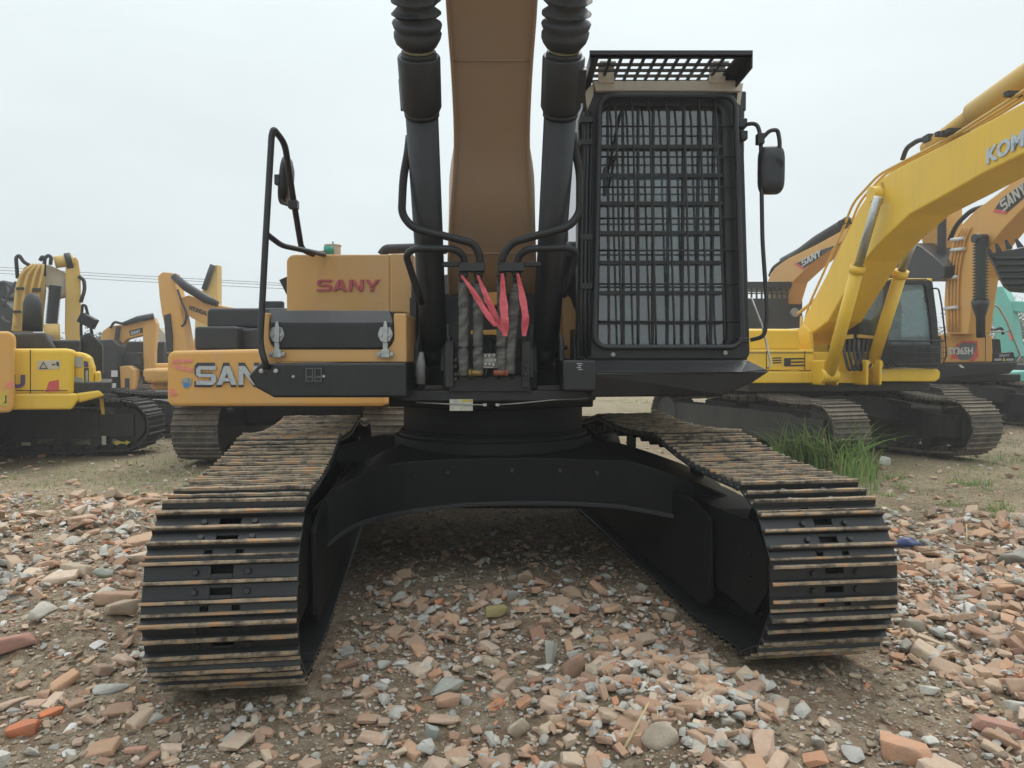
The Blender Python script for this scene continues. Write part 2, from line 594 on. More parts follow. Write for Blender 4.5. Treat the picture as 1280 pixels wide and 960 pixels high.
PITCHN = 48
loop = track_loop(1.98, 0.385, 0.458, 0.12)
_, total = resample(loop, 8)
pitch = total / PITCHN
shoe_proto = None
for side, sh in ((-1, 0.3), (1, 0.72)):
    yo = side * 1.285
    fr, _ = resample(loop, PITCHN, sh)
    # link chain
    mb = MB()
    for p, t in fr:
        nrm = V((-t.y, t.x, 0))
        c = V((p.x, p.y, 0))
        # outward normal = away from loop centre
        if (c - V((0, 0.475, 0))).dot(nrm) < 0 and abs(p.x) > 1.9: nrm = -nrm
        out = V((t.y, -t.x, 0)) if False else None
    def outward(p, t):
        n_ = V((t.y, -t.x, 0))
        # clockwise loop (front, bottom, rear, top): outward is to the left or right consistently
        return n_
    tst = outward(*fr[0])
    sgn = 1 if tst.x * (fr[0][0].x - 0) + tst.y * (fr[0][0].y - 0.475) > 0 else -1
    LM = Matrix(((UC.u.x, UC.v.x, 0, UC.o.x), (UC.u.y, UC.v.y, 0, UC.o.y), (0, 0, 1, 0), (0, 0, 0, 1)))
    for p, t in fr:
        n_ = outward(p, t) * sgn
        tw = UC.u * t.x + V((0, 0, t.y)); nw = UC.u * n_.x + V((0, 0, n_.y))
        R3 = Matrix((tw, UC.v, nw)).transposed()
        for k in (-0.075, 0.075):
            mb.box(UC.w(p.x, yo + k, p.y) - nw * 0.055 + tw * 0.01, (pitch * 0.86, 0.035, 0.062), R3)
            mb.cyl(UC.w(p.x, yo + k * 1.35, p.y) - nw * 0.062 + tw * pitch * 0.45, UC.w(p.x, yo + k * 0.6, p.y) - nw * 0.062 + tw * pitch * 0.45, 0.042, n=10)
    chain = mb.build('track_chain', M['under'], ex)
    for p, t in fr:
        n_ = outward(p, t) * sgn
        tw = UC.u * t.x + V((0, 0, t.y)); nw = UC.u * n_.x + V((0, 0, n_.y))
        R3 = Matrix((tw, UC.v, nw)).transposed()
        if R3.determinant() < 0: R3 = Matrix((-tw, UC.v, nw)).transposed()
        if shoe_proto is None:
            smb = shoe_mesh(pitch, 0.59)
            shoe_proto = smb.build('track_shoe', [M['black'], M['rust']], None)
            WM.pop('track_shoe', None)
            so = shoe_proto
            bvm = so.modifiers.new('bevel', 'BEVEL'); bvm.width = 0.002; bvm.segments = 1; bvm.limit_method = 'ANGLE'
        else:
            so = shoe_proto.copy(); COL.objects.link(so)
        mat = Matrix.Translation(UC.w(p.x, yo, p.y)) @ R3.to_4x4()
        so.parent = chain
        so.matrix_local = WM[ex.name].inverted() @ mat @ Matrix.Rotation(random.uniform(-0.006, 0.006), 4, 'X')
    # side frame: box beam with sloping top, idler yoke, final drive
    mb = MB()
    prof = [(-1.75, 0.26), (1.55, 0.26), (1.72, 0.34), (1.72, 0.56), (1.45, 0.62), (0.9, 0.64), (-1.2, 0.66), (-1.75, 0.64)]
    mb.prism([UC.w(X, yo - 0.15, Z) for X, Z in prof], UC.v * 0.30)
    # inner guard plate facing the machine's middle
    yi = yo - side * 0.235
    pl = [(-1.65, 0.10), (1.50, 0.10), (1.62, 0.18), (1.62, 0.60), (1.3, 0.66), (-1.6, 0.66)]
    mb.prism([UC.w(X, yi, Z) for X, Z in pl], UC.v * (-side * 0.03))
    frm = mb.build('track_frame', M['under'], ex, bevel=0.012)
    mb = MB()
    mb.cyl(UC.w(1.98, yo - 0.09, 0.475), UC.w(1.98, yo + 0.09, 0.475), 0.325, n=40)
    mb.cyl(UC.w(1.98, yo - 0.05, 0.475), UC.w(1.98, yo + 0.05, 0.475), 0.345, n=40)
    mb.cyl(UC.w(1.98, yo - 0.15, 0.475), UC.w(1.98, yo + 0.15, 0.475), 0.11, n=20)
    mb.build('front_idler', M['under'], ex, bevel=0.006)
    mb = MB()
    for k in (-0.215, 0.215):
        mb.prism([UC.w(X, yo + k - 0.012, Z) for X, Z in ((1.5, 0.24), (2.06, 0.24), (2.20, 0.40), (2.20, 0.55), (2.04, 0.68), (1.5, 0.66))], UC.v * 0.024)
        for q in (0, 1, 2, 3):
            a = q * PI / 2 + PI / 4
            mb.cyl(UC.w(1.98 + 0.07 * math.cos(a), yo + k, 0.475 + 0.07 * math.sin(a)), UC.w(1.98 + 0.07 * math.cos(a), yo + k + (0.025 if k > 0 else -0.025), 0.475 + 0.07 * math.sin(a)), 0.013, n=6)
    mb.build('idler_yoke', M['under'], ex, bevel=0.004)
    mb = MB()
    n = 22; ring = []
    for i in range(n * 2):
        r = 0.345 if i % 2 else 0.30
        a = PI * i / n
        ring.append((-1.98 + r * math.cos(a), 0.475 + r * math.sin(a)))
    mb.prism([UC.w(X, yo - 0.03, Z) for X, Z in ring], UC.v * 0.06)
    mb.cyl(UC.w(-1.98, yo - 0.20, 0.475), UC.w(-1.98, yo + 0.20, 0.475), 0.23, n=30)
    mb.build('drive_sprocket', M['under'], ex)
    for i in range(9):
        X = -1.5 + i * 0.375
        mb = MB()
        mb.cyl(UC.w(X, yo - 0.11, 0.215), UC.w(X, yo + 0.11, 0.215), 0.075, n=18)
        for k in (-0.105, 0.105):
            mb.cyl(UC.w(X, yo + k - 0.012, 0.215), UC.w(X, yo + k + 0.012, 0.215), 0.10, n=18)
        mb.build('bottom_roller', M['under'], ex)
    for X in (-0.75, 0.75):
        mb = MB()
        mb.cyl(UC.w(X, yo - 0.12, 0.865), UC.w(X, yo + 0.12, 0.865), 0.062, n=18)
        mb.b6(0, 0.001, 0, 0.001, 0, 0.001) if False else None
        mb.box(UC.w(X, yo + side * 0.0, 0.73), (0.08, 0.06, 0.30), UC.R)
        mb.build('carrier_roller', M['under'], ex)

def catmull(P, n=4):
    out = []
    for k in range(len(P) - 1):
        p0, p1, p2, p3 = P[max(k - 1, 0)], P[k], P[k + 1], P[min(k + 2, len(P) - 1)]
        for i in range(n):
            t = i / n
            out.append([0.5 * (2 * b + (c - a) * t + (2 * a - 5 * b + 4 * c - d_) * t * t + (3 * b - a - 3 * c + d_) * t ** 3) for a, b, c, d_ in zip(p0, p1, p2, p3)])
    out.append(list(P[-1]))
    return out


# X shaped car body: curved box arms out to the side frames
mb = MB()
st_f = [(388, 640, 705, 4.10), (416, 613, 676, 4.16), (443, 598, 657, 4.26), (470, 584, 648, 4.40), (516, 576, 638, 4.58), (583, 573, 630, 4.66), (644, 572, 628, 4.68),
        (700, 573, 628, 4.68), (760, 575, 631, 4.64), (791, 577, 635, 4.58), (844, 594, 645, 4.48), (890, 611, 657, 4.44), (925, 627, 672, 4.42)]
st_f = [tuple(q) for q in catmull(st_f, 4)]
rings = []
for px, pt, pb, Y in st_f:
    T = at(px, pt, Y); B = at(px, pb, Y)
    d = V((0.0, 0.62, 0))
    rings.append([T, B, B + d, T + d + V((0, 0, 0.05))])
mb.loft(rings, True, False)
# rear arms, mirrored through the swing centre
S0 = V((-0.14, 5.46, 0))
rr = []
for r in rings:
    rr.append([V((2 * S0.x - p.x, 2 * S0.y - p.y, p.z)) for p in r])
mb.loft(rr, True, False)
mb.b6(-0.95, 0.67, 4.85, 6.1, 0.47, 0.72)  # added belly box, blocks light so the ground beneath stays dark
mb.build('car_body', M['under'], ex, bevel=0.012)
# flange lip along the lower edge of the front arm
mb = MB()
lip = []
for px, pt, pb, Y in st_f[3:-2]:
    B = at(px, pb, Y)
    lip.append([B + V((0, -0.035, 0.012)), B + V((0, 0.02, 0.012)), B + V((0, 0.02, -0.014)), B + V((0, -0.035, -0.014))])
mb.loft(lip, True, False)
mb.build('lower_flange', M['cyl'], ex, bevel=0.003)
mb = MB()
mb.cyl(S0 + V((0, 0, 0.60)), S0 + V((0, 0, 0.915)), 0.72, n=64)
mb.cyl(S0 + V((0, 0, 0.90)), S0 + V((0, 0, 0.945)), 0.69, n=64)
mb.build('centre_housing', M['under'], ex, bevel=0.01)
mb = MB()
mb.cyl(S0 + V((0, 0, 0.935)), S0 + V((0, 0, 1.135)), 0.655, n=64)
mb.cyl(S0 + V((0, 0, 0.94)), S0 + V((0, 0, 0.955)), 0.675, n=64)
mb.build('swing_bearing', M['under'], ex, bevel=0.006)
mb = MB()
mb.cyl(S0 + V((0.0, 0, 1.13)), S0 + V((0.0, 0, 1.23)), 0.735, n=48)
mb.b6(-0.76, 0.50, 4.55, 6.2, 1.16, 1.26)
mb.build('swing_mount', M['under'], ex, bevel=0.01)

# cover plates, plugs and grease points on the car body
mb = MB()
for px, py in ((520, 592), (560, 590), (640, 588), (700, 588), (745, 590)):
    p = at(px, py, 4.66); mb.cyl(p + V((0, 0.1, 0)), p + V((0, -0.075 if px < 545 or px > 740 else -0.03, 0)), 0.011, n=6)
mb.build('cover_bolt', M['mudblack'], ex)

# ---- deck
def px_prism(mb, poly, Y, depth):
    mb.prism([at(x, y, Y) for x, y in poly], V((0, depth, 0)))


mb = MB()
px_prism(mb, [(498, 488), (745, 488), (745, 500), (735, 502), (505, 502), (498, 498)], 4.45, 3.9)
mb.b6(-1.44, 1.44, 5.4, 8.6, 1.21, 1.42)
mb.build('deck_frame', M['black'], ex, bevel=0.01)
mb = MB()
px_prism(mb, [(310, 470), (324, 454), (508, 453.5), (508, 497), (342, 497), (320, 485)], 4.22, 1.35)
fl = mb.build('left_fascia', M['blackm'], ex, bevel=0.014, seg=3)
mb = MB()
for px, py, r in ((327, 464, 0.014), (345, 464, 0.014), (367, 471, 0.009), (405, 470.5, 0.009)):
    p = at(px, py, 4.22)
    mb.tube([p + V((0, 0.004, 0)), p + V((0, -0.008, 0)), p + V((0, -0.012, 0))], [r, r, r * 0.6], 14)
mb.build('fascia_bolt', M['zinc'], fl)
mb = MB()
px_prism(mb, [(379, 458), (403, 458), (403, 478), (379, 478)], 4.212, 0.02)
rec = mb.build('step_light_recess', M['black'], fl)
mb = MB()
for x0 in (382, 393):
    mb.ring([at(x, y, 4.205) for x, y in ((x0, 460), (x0 + 9, 460), (x0 + 9, 477), (x0, 477))], [at(x, y, 4.205) for x, y in ((x0 + 1, 461), (x0 + 8, 461), (x0 + 8, 476), (x0 + 1, 476))], (0, 0.01, 0))
    px_prism(mb, [(x0 + 1.5, 470.5), (x0 + 8, 470.5), (x0 + 8, 472), (x0 + 1.5, 472)], 4.207, 0.006)
mb.build('vent_frame', flat('dull_frame', (0.12, 0.13, 0.12), 0.5), fl)

mb = MB()
A = at(740, 464, 4.22); 
top_in = [(738, 451), (938, 450), (948, 457), (963, 463), (940, 479), (902, 495), (740, 496.5)]
low = [at(738, 466, 4.20), at(928, 465.5, 4.20), at(963, 463.5, 4.24), at(940, 479, 4.24), at(902, 495, 4.24), at(738, 496.5, 4.24)]
mb.prism(low, V((0, 1.35, 0)))
# sloping step plate above it
q = [at(738, 451, 4.30), at(934, 450, 4.30), at(961, 463, 4.27), at(928, 465, 4.205), at(738, 465.5, 4.205)]
mb.prism([q[0], q[1], q[2], q[3], q[4]], V((0, 0.5, 0.0)))
fr_ = mb.build('right_fascia', M['blackm'], ex, bevel=0.01, seg=3)
mb = MB()
px_prism(mb, [(703, 450), (744, 450), (746, 459), (745, 489), (704, 489)], 4.18, 0.35)
bx = mb.build('front_cover_box', M['blackm'], ex, bevel=0.012)
mb = MB()
for i in range(4):
    px_prism(mb, [(721 + 2 * (i % 2), 454 + 2.4 * i), (728 - (i % 3), 454 + 2.4 * i), (728 - (i % 3), 455.2 + 2.4 * i), (721 + 2 * (i % 2), 455.2 + 2.4 * i)], 4.176, 0.004)
mb.build('warning_sticker', M['silver'], bx)

# ---- tool box on the left
YB = 4.30
def rr_poly(x0, y0, x1, y1, r, corners=(1, 1, 1, 1), seg=5):
    """pixel rounded rectangle: corners tl, tr, br, bl"""
    out = []
    for k, (cx_, cy_, a0) in enumerate(((x0 + r, y0 + r, PI), (x1 - r, y0 + r, 1.5 * PI), (x1 - r, y1 - r, 0), (x0 + r, y1 - r, 0.5 * PI))):
        ex_, ey_ = ((x0, y0), (x1, y0), (x1, y1), (x0, y1))[k]
        for i in range(seg + 1):
            a = a0 + 0.5 * PI * i / seg
            out.append((cx_ + r * math.cos(a), cy_ + r * math.sin(a)) if corners[k] else (ex_, ey_))
    # drop repeats
    res = []
    for p in out:
        if not res or abs(p[0] - res[-1][0]) + abs(p[1] - res[-1][1]) > 1e-6: res.append(p)
    return res


mb = MB()
u_outer = [(328, 391), (336.5, 391), (336.5, 424), (339, 431), (345, 436.5), (483, 436.5), (489, 431), (492, 424), (492, 392), (508, 392), (508, 453), (328, 453)]
px_prism(mb, u_outer, YB, 0.55)
mb.b6(at(337, 436, YB).x, at(492, 436, YB).x, YB + 0.10, YB + 0.54, at(400, 452, YB).z, at(400, 396, YB).z)
tb = mb.build('tool_box', M['orange'], ex, bevel=0.008)
mb = MB()
lidp = [(337.6, 404), (491, 404), (491, 424), (488, 430.5), (482.5, 435.4), (345.5, 435.4), (340, 430.5), (337.6, 424)]
px_prism(mb, lidp, YB - 0.012, 0.10)
L0, L1 = at(337.6, 404, YB - 0.012), at(491, 404, YB - 0.012)
T0, T1 = at(336, 388, YB + 0.06), at(493, 388, YB + 0.06)
mb.prism([L0, T0, T0 + V((0, 0.5, 0)), L0 + V((0, 0.5, 0))], L1 - L0)
lid = mb.build('tool_box_lid', M['blackm'], tb, bevel=0.006)
for cx_ in (346, 481.5):
    mb = MB()
    Yl = YB - 0.02
    px_prism(mb, [(cx_ - 9, 416), (cx_ - 6, 409), (cx_ + 6, 409), (cx_ + 9, 416), (cx_ + 9, 420), (cx_ + 5, 427), (cx_ - 5, 427), (cx_ - 9, 420)], Yl, 0.008)
    px_prism(mb, [(cx_ - 1.5, 402), (cx_ + 1, 401), (cx_ + 3, 410), (cx_ + 2.5, 428), (cx_ - 3, 428), (cx_ - 3, 410)], Yl - 0.018, 0.012)
    px_prism(mb, [(cx_ - 3, 428), (cx_ + 3, 428), (cx_ + 3, 439), (cx_ - 3, 439)], Yl - 0.008, 0.010)
    px_prism(mb, [(cx_ - 10, 440), (cx_ + 10, 440), (cx_ + 10, 446), (cx_ - 10, 446)], Yl, 0.010)
    px_prism(mb, [(cx_ - 5, 437), (cx_ + 5, 437), (cx_ + 5, 447), (cx_ - 5, 447)], Yl - 0.014, 0.012)
    for dx in (-5, 5):
        p = at(cx_ + dx, 419, Yl); mb.cyl(p, p + V((0, -0.012, 0)), 0.010, n=8)
        p = at(cx_ + dx * 1.6, 443, Yl); mb.cyl(p, p + V((0, -0.012, 0)), 0.011, n=8)
    mb.build('latch', M['chrome'], tb, bevel=0.0015)

# ---- fuel tank
mb = MB()
YT = 4.86
px_prism(mb, rr_poly(358, 318, 516, 400, 10, (1, 0, 0, 0), 6), YT, 0.95)
px_prism(mb, [(482, 317.5), (487.5, 317.5), (487.5, 392), (482, 392)], YT - 0.006, 0.02)
px_prism(mb, [(488, 317), (516, 317), (516, 397), (508, 391), (488, 391)], YT - 0.014, 0.3)
tank = mb.build('fuel_tank', M['orange'], ex, bevel=0.022, seg=3)
mb = MB()
def mark(mb, s_, px0, py0, px1, py1, Y, depth, off=0.02, shear=0.0):
    P = at(px0, py1, Y); R = at(px1, py1, Y) - P; U = at(px0, py0, Y) - P
    # R x U points towards -Y (camera)
    put_text(mb, s_, P, R, U, depth, off, shear)
def wide_sany(mb, P, R, U, depth, th=0.19):
    """wide square lettering built from strokes; P lower left, R and U span the word"""
    Nn = R.cross(U).normalized()
    def st(a, b, w=th):
        pass
    def poly(pts, ox, sx):
        mb.prism([P + R * (ox + p[0] * sx) + U * p[1] for p in pts], Nn * depth)
    W4 = 0.235
    # S
    t = th
    poly([(0, 0), (0.85, 0), (1, 0.14), (1, 0.46), (0.86, 0.59), (0.22, 0.59), (0.22, 0.41), (0.76, 0.41), (0.76, t), (0, t)], 0, W4)
    poly([(0.14, 0.41), (0.219, 0.41), (0.219, 0.80), (1, 0.80), (1, 1), (0.14, 1), (0, 0.86), (0, 0.54)], 0, W4)
    # A
    poly([(0, 0), (0.26, 0), (0.5, 0.62), (0.5, 1), (0.36, 1)], 0.25, W4)
    poly([(0.505, 1), (0.505, 0.62), (0.74, 0), (1, 0), (0.64, 1)], 0.25, W4)
    poly([(0.28, 0.18), (0.72, 0.18), (0.66, 0.345), (0.34, 0.345)], 0.25, W4)
    # N
    poly([(0, 0), (0.24, 0), (0.24, 1), (0, 1)], 0.51, W4)
    poly([(0.245, 1), (0.245, 0.66), (0.755, 0), (0.755, 0.36), (0.30, 1)], 0.51, W4)
    poly([(0.76, 0), (1, 0), (1, 1), (0.76, 1)], 0.51, W4)
    # Y
    poly([(0, 1), (0.27, 1), (0.5, 0.62), (0.5, 0.30), (0.38, 0.40)], 0.765, W4)
    poly([(0.505, 0.62), (0.73, 1), (1, 1), (0.62, 0.40), (0.505, 0.30)], 0.765, W4)
    poly([(0.38, 0), (0.62, 0), (0.62, 0.395), (0.5, 0.29), (0.38, 0.395)], 0.765, W4)
P = at(396, 364, YT - 0.001); R = at(474, 364, YT - 0.001) - P; U = at(397, 349.5, YT - 0.001) - P
wide_sany(mb, P, R, U, 0.012)
mb.build('embossed_lettering', M['pinkred'], tank, bevel=0.002)
mb = MB()
mb.cyl(at(416, 319, 5.2), at(416, 307, 5.2), 0.055, n=24)
mb.cyl(at(416, 308, 5.2), at(416, 306, 5.2), 0.06, n=24)
cap = mb.build('filler_cap', M['tan'], tank, bevel=0.004)
mb = MB()
mb.cyl(at(411, 317.5, 5.14), at(411, 308.5, 5.14), 0.035, n=16)
mb.cyl(at(416.5, 307, 5.2), at(416, 302, 5.2), 0.006, n=6); mb.cyl(at(414, 306, 5.2), at(417, 304, 5.2), 0.004, n=6)
mb.build('cap_handle', M['green'], tank)
mb = MB()
mb.cyl(at(398, 320, 5.1), at(398, 315.5, 5.1), 0.04, n=18); mb.cyl(at(392, 316, 5.1), at(406, 315, 5.1), 0.012, n=8)
mb.build('breather', M['brass'], tank)
mb = MB()
mb.prism([at(x, y, 5.3) for x, y in ((349, 350), (360, 345), (360, 372))], V((0, 0.25, 0)))
mb.build('side_deflector', M['black'], ex)
mb = MB()
mb.tube(fillet([at(477, 319, 5.3), at(482, 311.5, 5.3), (at(530, 310, 5.3)), at(556, 312, 5.5)], 0.06), 0.035, 14)
mb.build('intake_pipe', M['rubber'], ex)

# ---- engine hood, counterweight, exhaust behind (seen from the side only)
mb = MB()
mb.b6(-1.42, -0.35, 5.8, 8.1, 1.43, 1.95); mb.b6(-0.352, 1.42, 6.25, 8.1, 1.43, 2.05)
mb.build('engine_hood', M['orange'], ex, bevel=0.04, seg=3)
mb = MB()
mb.prism([V((-1.46, 8.0, 1.1)), V((1.46, 8.0, 1.1)), V((1.46, 8.3, 1.1)), V((1.0, 8.75, 1.1)), V((-1.0, 8.75, 1.1)), V((-1.46, 8.3, 1.1))], V((0, 0, 0.95)))
mb.build('counterweight', M['orange'], ex, bevel=0.06, seg=3)
mb = MB()
mb.cyl(at(712, 330, 5.4), at(712, 309, 5.4), 0.085, n=24); mb.cyl(at(712, 309, 5.4), at(712, 303, 5.4), 0.085, 0.05, n=24)
mb.b6(0.30, 0.56, 5.3, 6.0, 1.9, 2.16)
mb.build('air_cleaner', M['black'], ex, bevel=0.01)

# ---- boom
mb = MB()
bst = [((5.00, 1.72), (5.50, 1.80), 0.56, 0.58), ((4.80, 1.86), (5.42, 2.05), 0.56, 0.60), ((4.62, 2.04), (5.28, 2.40), 0.555, 0.60), ((4.42, 2.33), (5.12, 2.72), 0.50, 0.58), ((4.25, 2.64), (4.98, 3.05), 0.435, 0.46),
       ((4.02, 2.95), (4.72, 3.42), 0.435, 0.44), ((3.75, 3.29), (4.42, 3.80), 0.468, 0.46), ((3.3, 3.80), (3.95, 4.40), 0.47, 0.46), ((2.7, 4.32), (3.2, 5.10), 0.47, 0.46), ((1.6, 4.85), (1.9, 5.75), 0.46, 0.46),
       ((0.0, 5.15), (0.1, 5.95), 0.45, 0.45), ((-2.0, 5.30), (-1.95, 5.75), 0.42, 0.42)]
rings = []
for y0, z0, y1, z1, w0, w1 in catmull([(a[0], a[1], b[0], b[1], w0_, w1_) for a, b, w0_, w1_ in bst]):
    c0, c1 = -0.027 * y0, -0.027 * y1
    rings.append([V((c0 - w0 / 2, y0, z0)), V((c0 + w0 / 2, y0, z0)), V((c1 + w1 / 2, y1, z1)), V((c1 - w1 / 2, y1, z1))])
mb.loft(rings, True, False)
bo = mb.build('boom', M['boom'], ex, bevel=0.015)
for e_ in (0, 1):
    mb = MB(); st = []
    for r in rings:
        p = r[e_]; o_ = (r[3] if e_ == 0 else r[2]) - p; o_.x = 0; o_.normalize(); s_ = V((1, 0, 0)) * (1 if e_ == 0 else -1)
        st.append([p - o_ * 0.012 + s_ * 0.004, p + o_ * 0.02 + s_ * 0.004, p + o_ * 0.02 + s_ * 0.020, p - o_ * 0.012 + s_ * 0.018])
    mb.loft(st, True, False)
    mb.build('side_plate_edge', M['boom'], bo, bevel=0.003)
mb = MB()
for k in (9, 21):
    r = rings[k]; mb.tube([r[0] + V((0.02, -0.002, 0)), r[1] + V((-0.02, -0.002, 0))], 0.005, 6)
    mb.build('weld_seam', M['boom'], bo); mb = MB()
mb = MB()
mb.cyl(V((-0.46, 5.12, 1.86)), V((0.20, 5.12, 1.86)), 0.09, n=24)
mb.build('foot_pin', M['black'], bo)
mb = MB()
for sx in (-0.29, 0.27):
    px = -0.13 + sx
    mb.prism([V((px - 0.03, y, z)) for y, z in ((4.62, 1.38), (4.75, 1.62), (4.95, 2.02), (5.25, 2.05), (5.45, 1.38))], V((0.05, 0, 0)))
    mb.prism([V((px + (-0.30 if sx < 0 else 0.24), y, z)) for y, z in ((4.55, 1.38), (4.62, 1.60), (4.90, 1.66), (5.05, 1.38))], V((0.05, 0, 0)))
mb.build('boom_bracket', M['black'], ex, bevel=0.008)

# ---- boom cylinders
def cyl_axis(pa, ya, pb, yb):
    A = at(pa[0], pa[1], ya); B = at(pb[0], pb[1], yb); d = (B - A).normalized(); return A, B, d


for A_, B_ in (((537.3, 330), (525, 100)), ((688.5, 330), (703, 100))):
    A, B, d = cyl_axis(A_, 4.38, B_, 3.70)
    foot = A - d * ((A.z - 1.50) / d.z)
    L_gl0 = (at(A_[0], 134, 3.80) - A).dot(d); L_gl1 = (B - A).dot(d) + (0.115)
    L_gl0 = (B - A).dot(d) - 0.165
    mb = MB()
    off = (foot - A).dot(d)
    mb.tube([foot - d * 0.02, foot + d * 0.12, A + d * L_gl0], [0.075, 0.0835, 0.0835], 36)
    mb.tube([A + d * (L_gl0 - 0.012), A + d * (L_gl0 + 0.01)], [0.089, 0.089], 36)
    barrel = mb.build('boom_cylinder', M['cyl'], ex)
    mb = MB()
    mb.tube([A + d * L_gl0, A + d * (L_gl0 + 0.035), A + d * (L_gl1 - 0.01), A + d * L_gl1], [0.086, 0.102, 0.104, 0.099], 36)
    mb.tube([A + d * (L_gl1 - 0.001), A + d * (L_gl1 + 0.02)], [0.088, 0.084], 30)
    side_ = V((0.085, -0.06, 0))
    mb.box(A + d * (L_gl0 + 0.12) + side_ * (1 if A.x > 0 else -1.0), (0.05, 0.06, 0.16), V((0, 0, 1)).rotation_difference(d).to_matrix())
    mb.build('cylinder_gland', M['cyl'], barrel, bevel=0.003)
    mb = MB()
    mb.tube([A + d * (L_gl1 + 0.018), A + d * (L_gl1 + 0.032)], [0.072, 0.072], 30)
    mb.build('gland_seal', flat('dull_seal', (0.26, 0.25, 0.13), 0.6), barrel)
    mb = MB()
    Ls = L_gl1 + 0.028; rnd = random.Random(5 if A.x > 0 else 9)
    rings = []; ringspec = [(0.0, 0.070), (0.015, 0.088), (0.035, 0.103), (0.055, 0.112), (0.075, 0.114), (0.088, 0.104), (0.100, 0.112), (0.118, 0.118), (0.126, 0.113)]
    x = 0.135
    while x < 1.75:
        ringspec += [(x, 0.082), (x + 0.027, 0.1165), (x + 0.0295, 0.1165)]
        x += 0.056 + 0.003 * rnd.random()
    ringspec.append((x, 0.08))
    a1 = d.orthogonal().normalized(); a2 = d.cross(a1)
    for ll, r in ringspec:
        tx, ty = rnd.uniform(-0.05, 0.05), rnd.uniform(-0.05, 0.05)
        rg = []
        for i in range(32):
            an = 2 * PI * i / 32
            rr_ = r * (1 + 0.012 * math.sin(3 * an + ll * 40) + 0.008 * math.sin(7 * an + ll * 90))
            rg.append(A + d * (Ls + ll + (tx * math.cos(an) + ty * math.sin(an)) * r) + (a1 * math.cos(an) + a2 * math.sin(an)) * rr_)
        rings.append(rg)
    mb.loft(rings, True, True)
    mb.build('rubber_bellows', M['rubber'], barrel)
    mb = MB()
    mb.cyl(foot + V((-0.11, 0, 0)), foot + V((0.11, 0, 0)), 0.05, n=20)
    mb.tube([foot - V((0.05, 0, 0)), foot + V((0.05, 0, 0))], [0.10, 0.10], 24)
    mb.build('cylinder_pin', M['black'], barrel)
    mb = MB()
    for k in (-0.095, 0.095):
        mb.prism([foot + V((k - 0.016, y, z)) for y, z in ((-0.22, -0.16), (-0.17, 0.02), (-0.07, 0.11), (0.08, 0.10), (0.30, -0.16))], V((0.032, 0, 0)))
        for zz in (0.03, -0.05):
            p = foot + V((k + (0.022 if k > 0 else -0.022), -0.12, zz)); mb.cyl(p, p + V((0.02 if k > 0 else -0.02, 0, 0)), 0.016, n=6)
    mb.build('cylinder_bracket', M['black'], ex, bevel=0.006)

# ---- hydraulic pipes sweeping round the cylinders, brackets, wrapped hoses
def pipe(name, pts, r, rad=0.06, n=12, mat='cyl', parent=ex):
    mb = MB()
    mb.tube(fillet([at(*p) for p in pts], rad, 6), r, n)
    return mb.build(name, M[mat], parent)


pipe('hydraulic_pipe', [(512, 170, 3.95), (510, 190, 3.95), (504, 222, 4.0), (502, 268, 4.05), (516, 285, 4.06), (592, 304, 4.16), (600, 320, 4.18), (600, 334, 4.20)], 0.022)
pipe('hydraulic_pipe', [(527, 380, 4.32), (518, 352, 4.25), (507, 318, 4.16), (520, 310, 4.12), (568, 311, 4.14), (580, 320, 4.18), (581, 334, 4.20)], 0.020)
pipe('hydraulic_pipe', [(716, 165, 3.9), (718, 185, 3.95), (725, 215, 4.0), (725, 266, 4.05), (712, 283, 4.06), (640, 303, 4.16), (628, 320, 4.18), (627, 334, 4.20)], 0.022)
pipe('hydraulic_pipe', [(704, 370, 4.34), (712, 345, 4.25), (721, 316, 4.16), (712, 309, 4.12), (660, 311, 4.14), (648, 320, 4.18), (646, 334, 4.20)], 0.020)
for x0, x1, xa, xb in ((573, 606, 553, 574), (622, 655, 654, 676)):
    mb = MB()
    px_prism(mb, [(x0, 328), (x1, 328), (x1, 339), (x0, 339)], 4.17, 0.07)
    px_prism(mb, [(xa, 327), (xb, 327), (xb, 333), (xa, 333)], 4.20, 0.04)
    px_prism(mb, [(x0 - 1, 326), (x0 + 3, 326), (x0 + 3, 330), (x0 - 1, 330)], 4.16, 0.05)
    mb.build('pipe_clamp', M['cyl'], ex, bevel=0.004)
for pts in ([(579, 338), (579, 352), (580, 400), (579, 440), (580, 468)], [(598, 338), (597, 352), (598, 395), (597, 440), (598, 468)],
            [(627, 338), (627, 350), (628, 400), (626, 440), (628, 466)], [(646, 338), (645, 362), (641, 400), (638, 430), (637, 466)]):
    mb = MB()
    P3 = fillet([at(x, y, 4.23 + 0.03 * i) for i, (x, y) in enumerate(pts)], 0.2, 5)
    r = []
    rnd = random.Random(int(pts[0][0]))
    dense = []
    for a, b in zip(P3[:-1], P3[1:]):
        for i in range(3): dense.append(a.lerp(b, i / 3))
    dense.append(P3[-1])
    m_ = len(dense)
    for i in range(m_):
        t = i / m_
        r.append((0.021 if t < 0.16 else 0.0295) * (1 + 0.06 * math.sin(i * 1.9) + rnd.uniform(-0.04, 0.04)))
    mb.tube(dense, r, 14)
    h = mb.build('wrapped_hose', M['hose'], ex)
    mb = MB()
    p = at(pts[0][0], 341, 4.225); q = at(pts[0][0], 352, 4.235)
    mb.cyl(p, p.lerp(q, 0.45), 0.026, n=6); mb.cyl(p.lerp(q, 0.5), q, 0.022, n=12)
    mb.build('hose_fitting', M['mudblack'], h)
    mb = MB()
    p = at(pts[3][0], pts[3][1] - 8, 4.32)
    mb.cyl(p, p + V((0, 0, -0.018)), 0.033, n=14)
    mb.build('hose_band', M['black'], h)

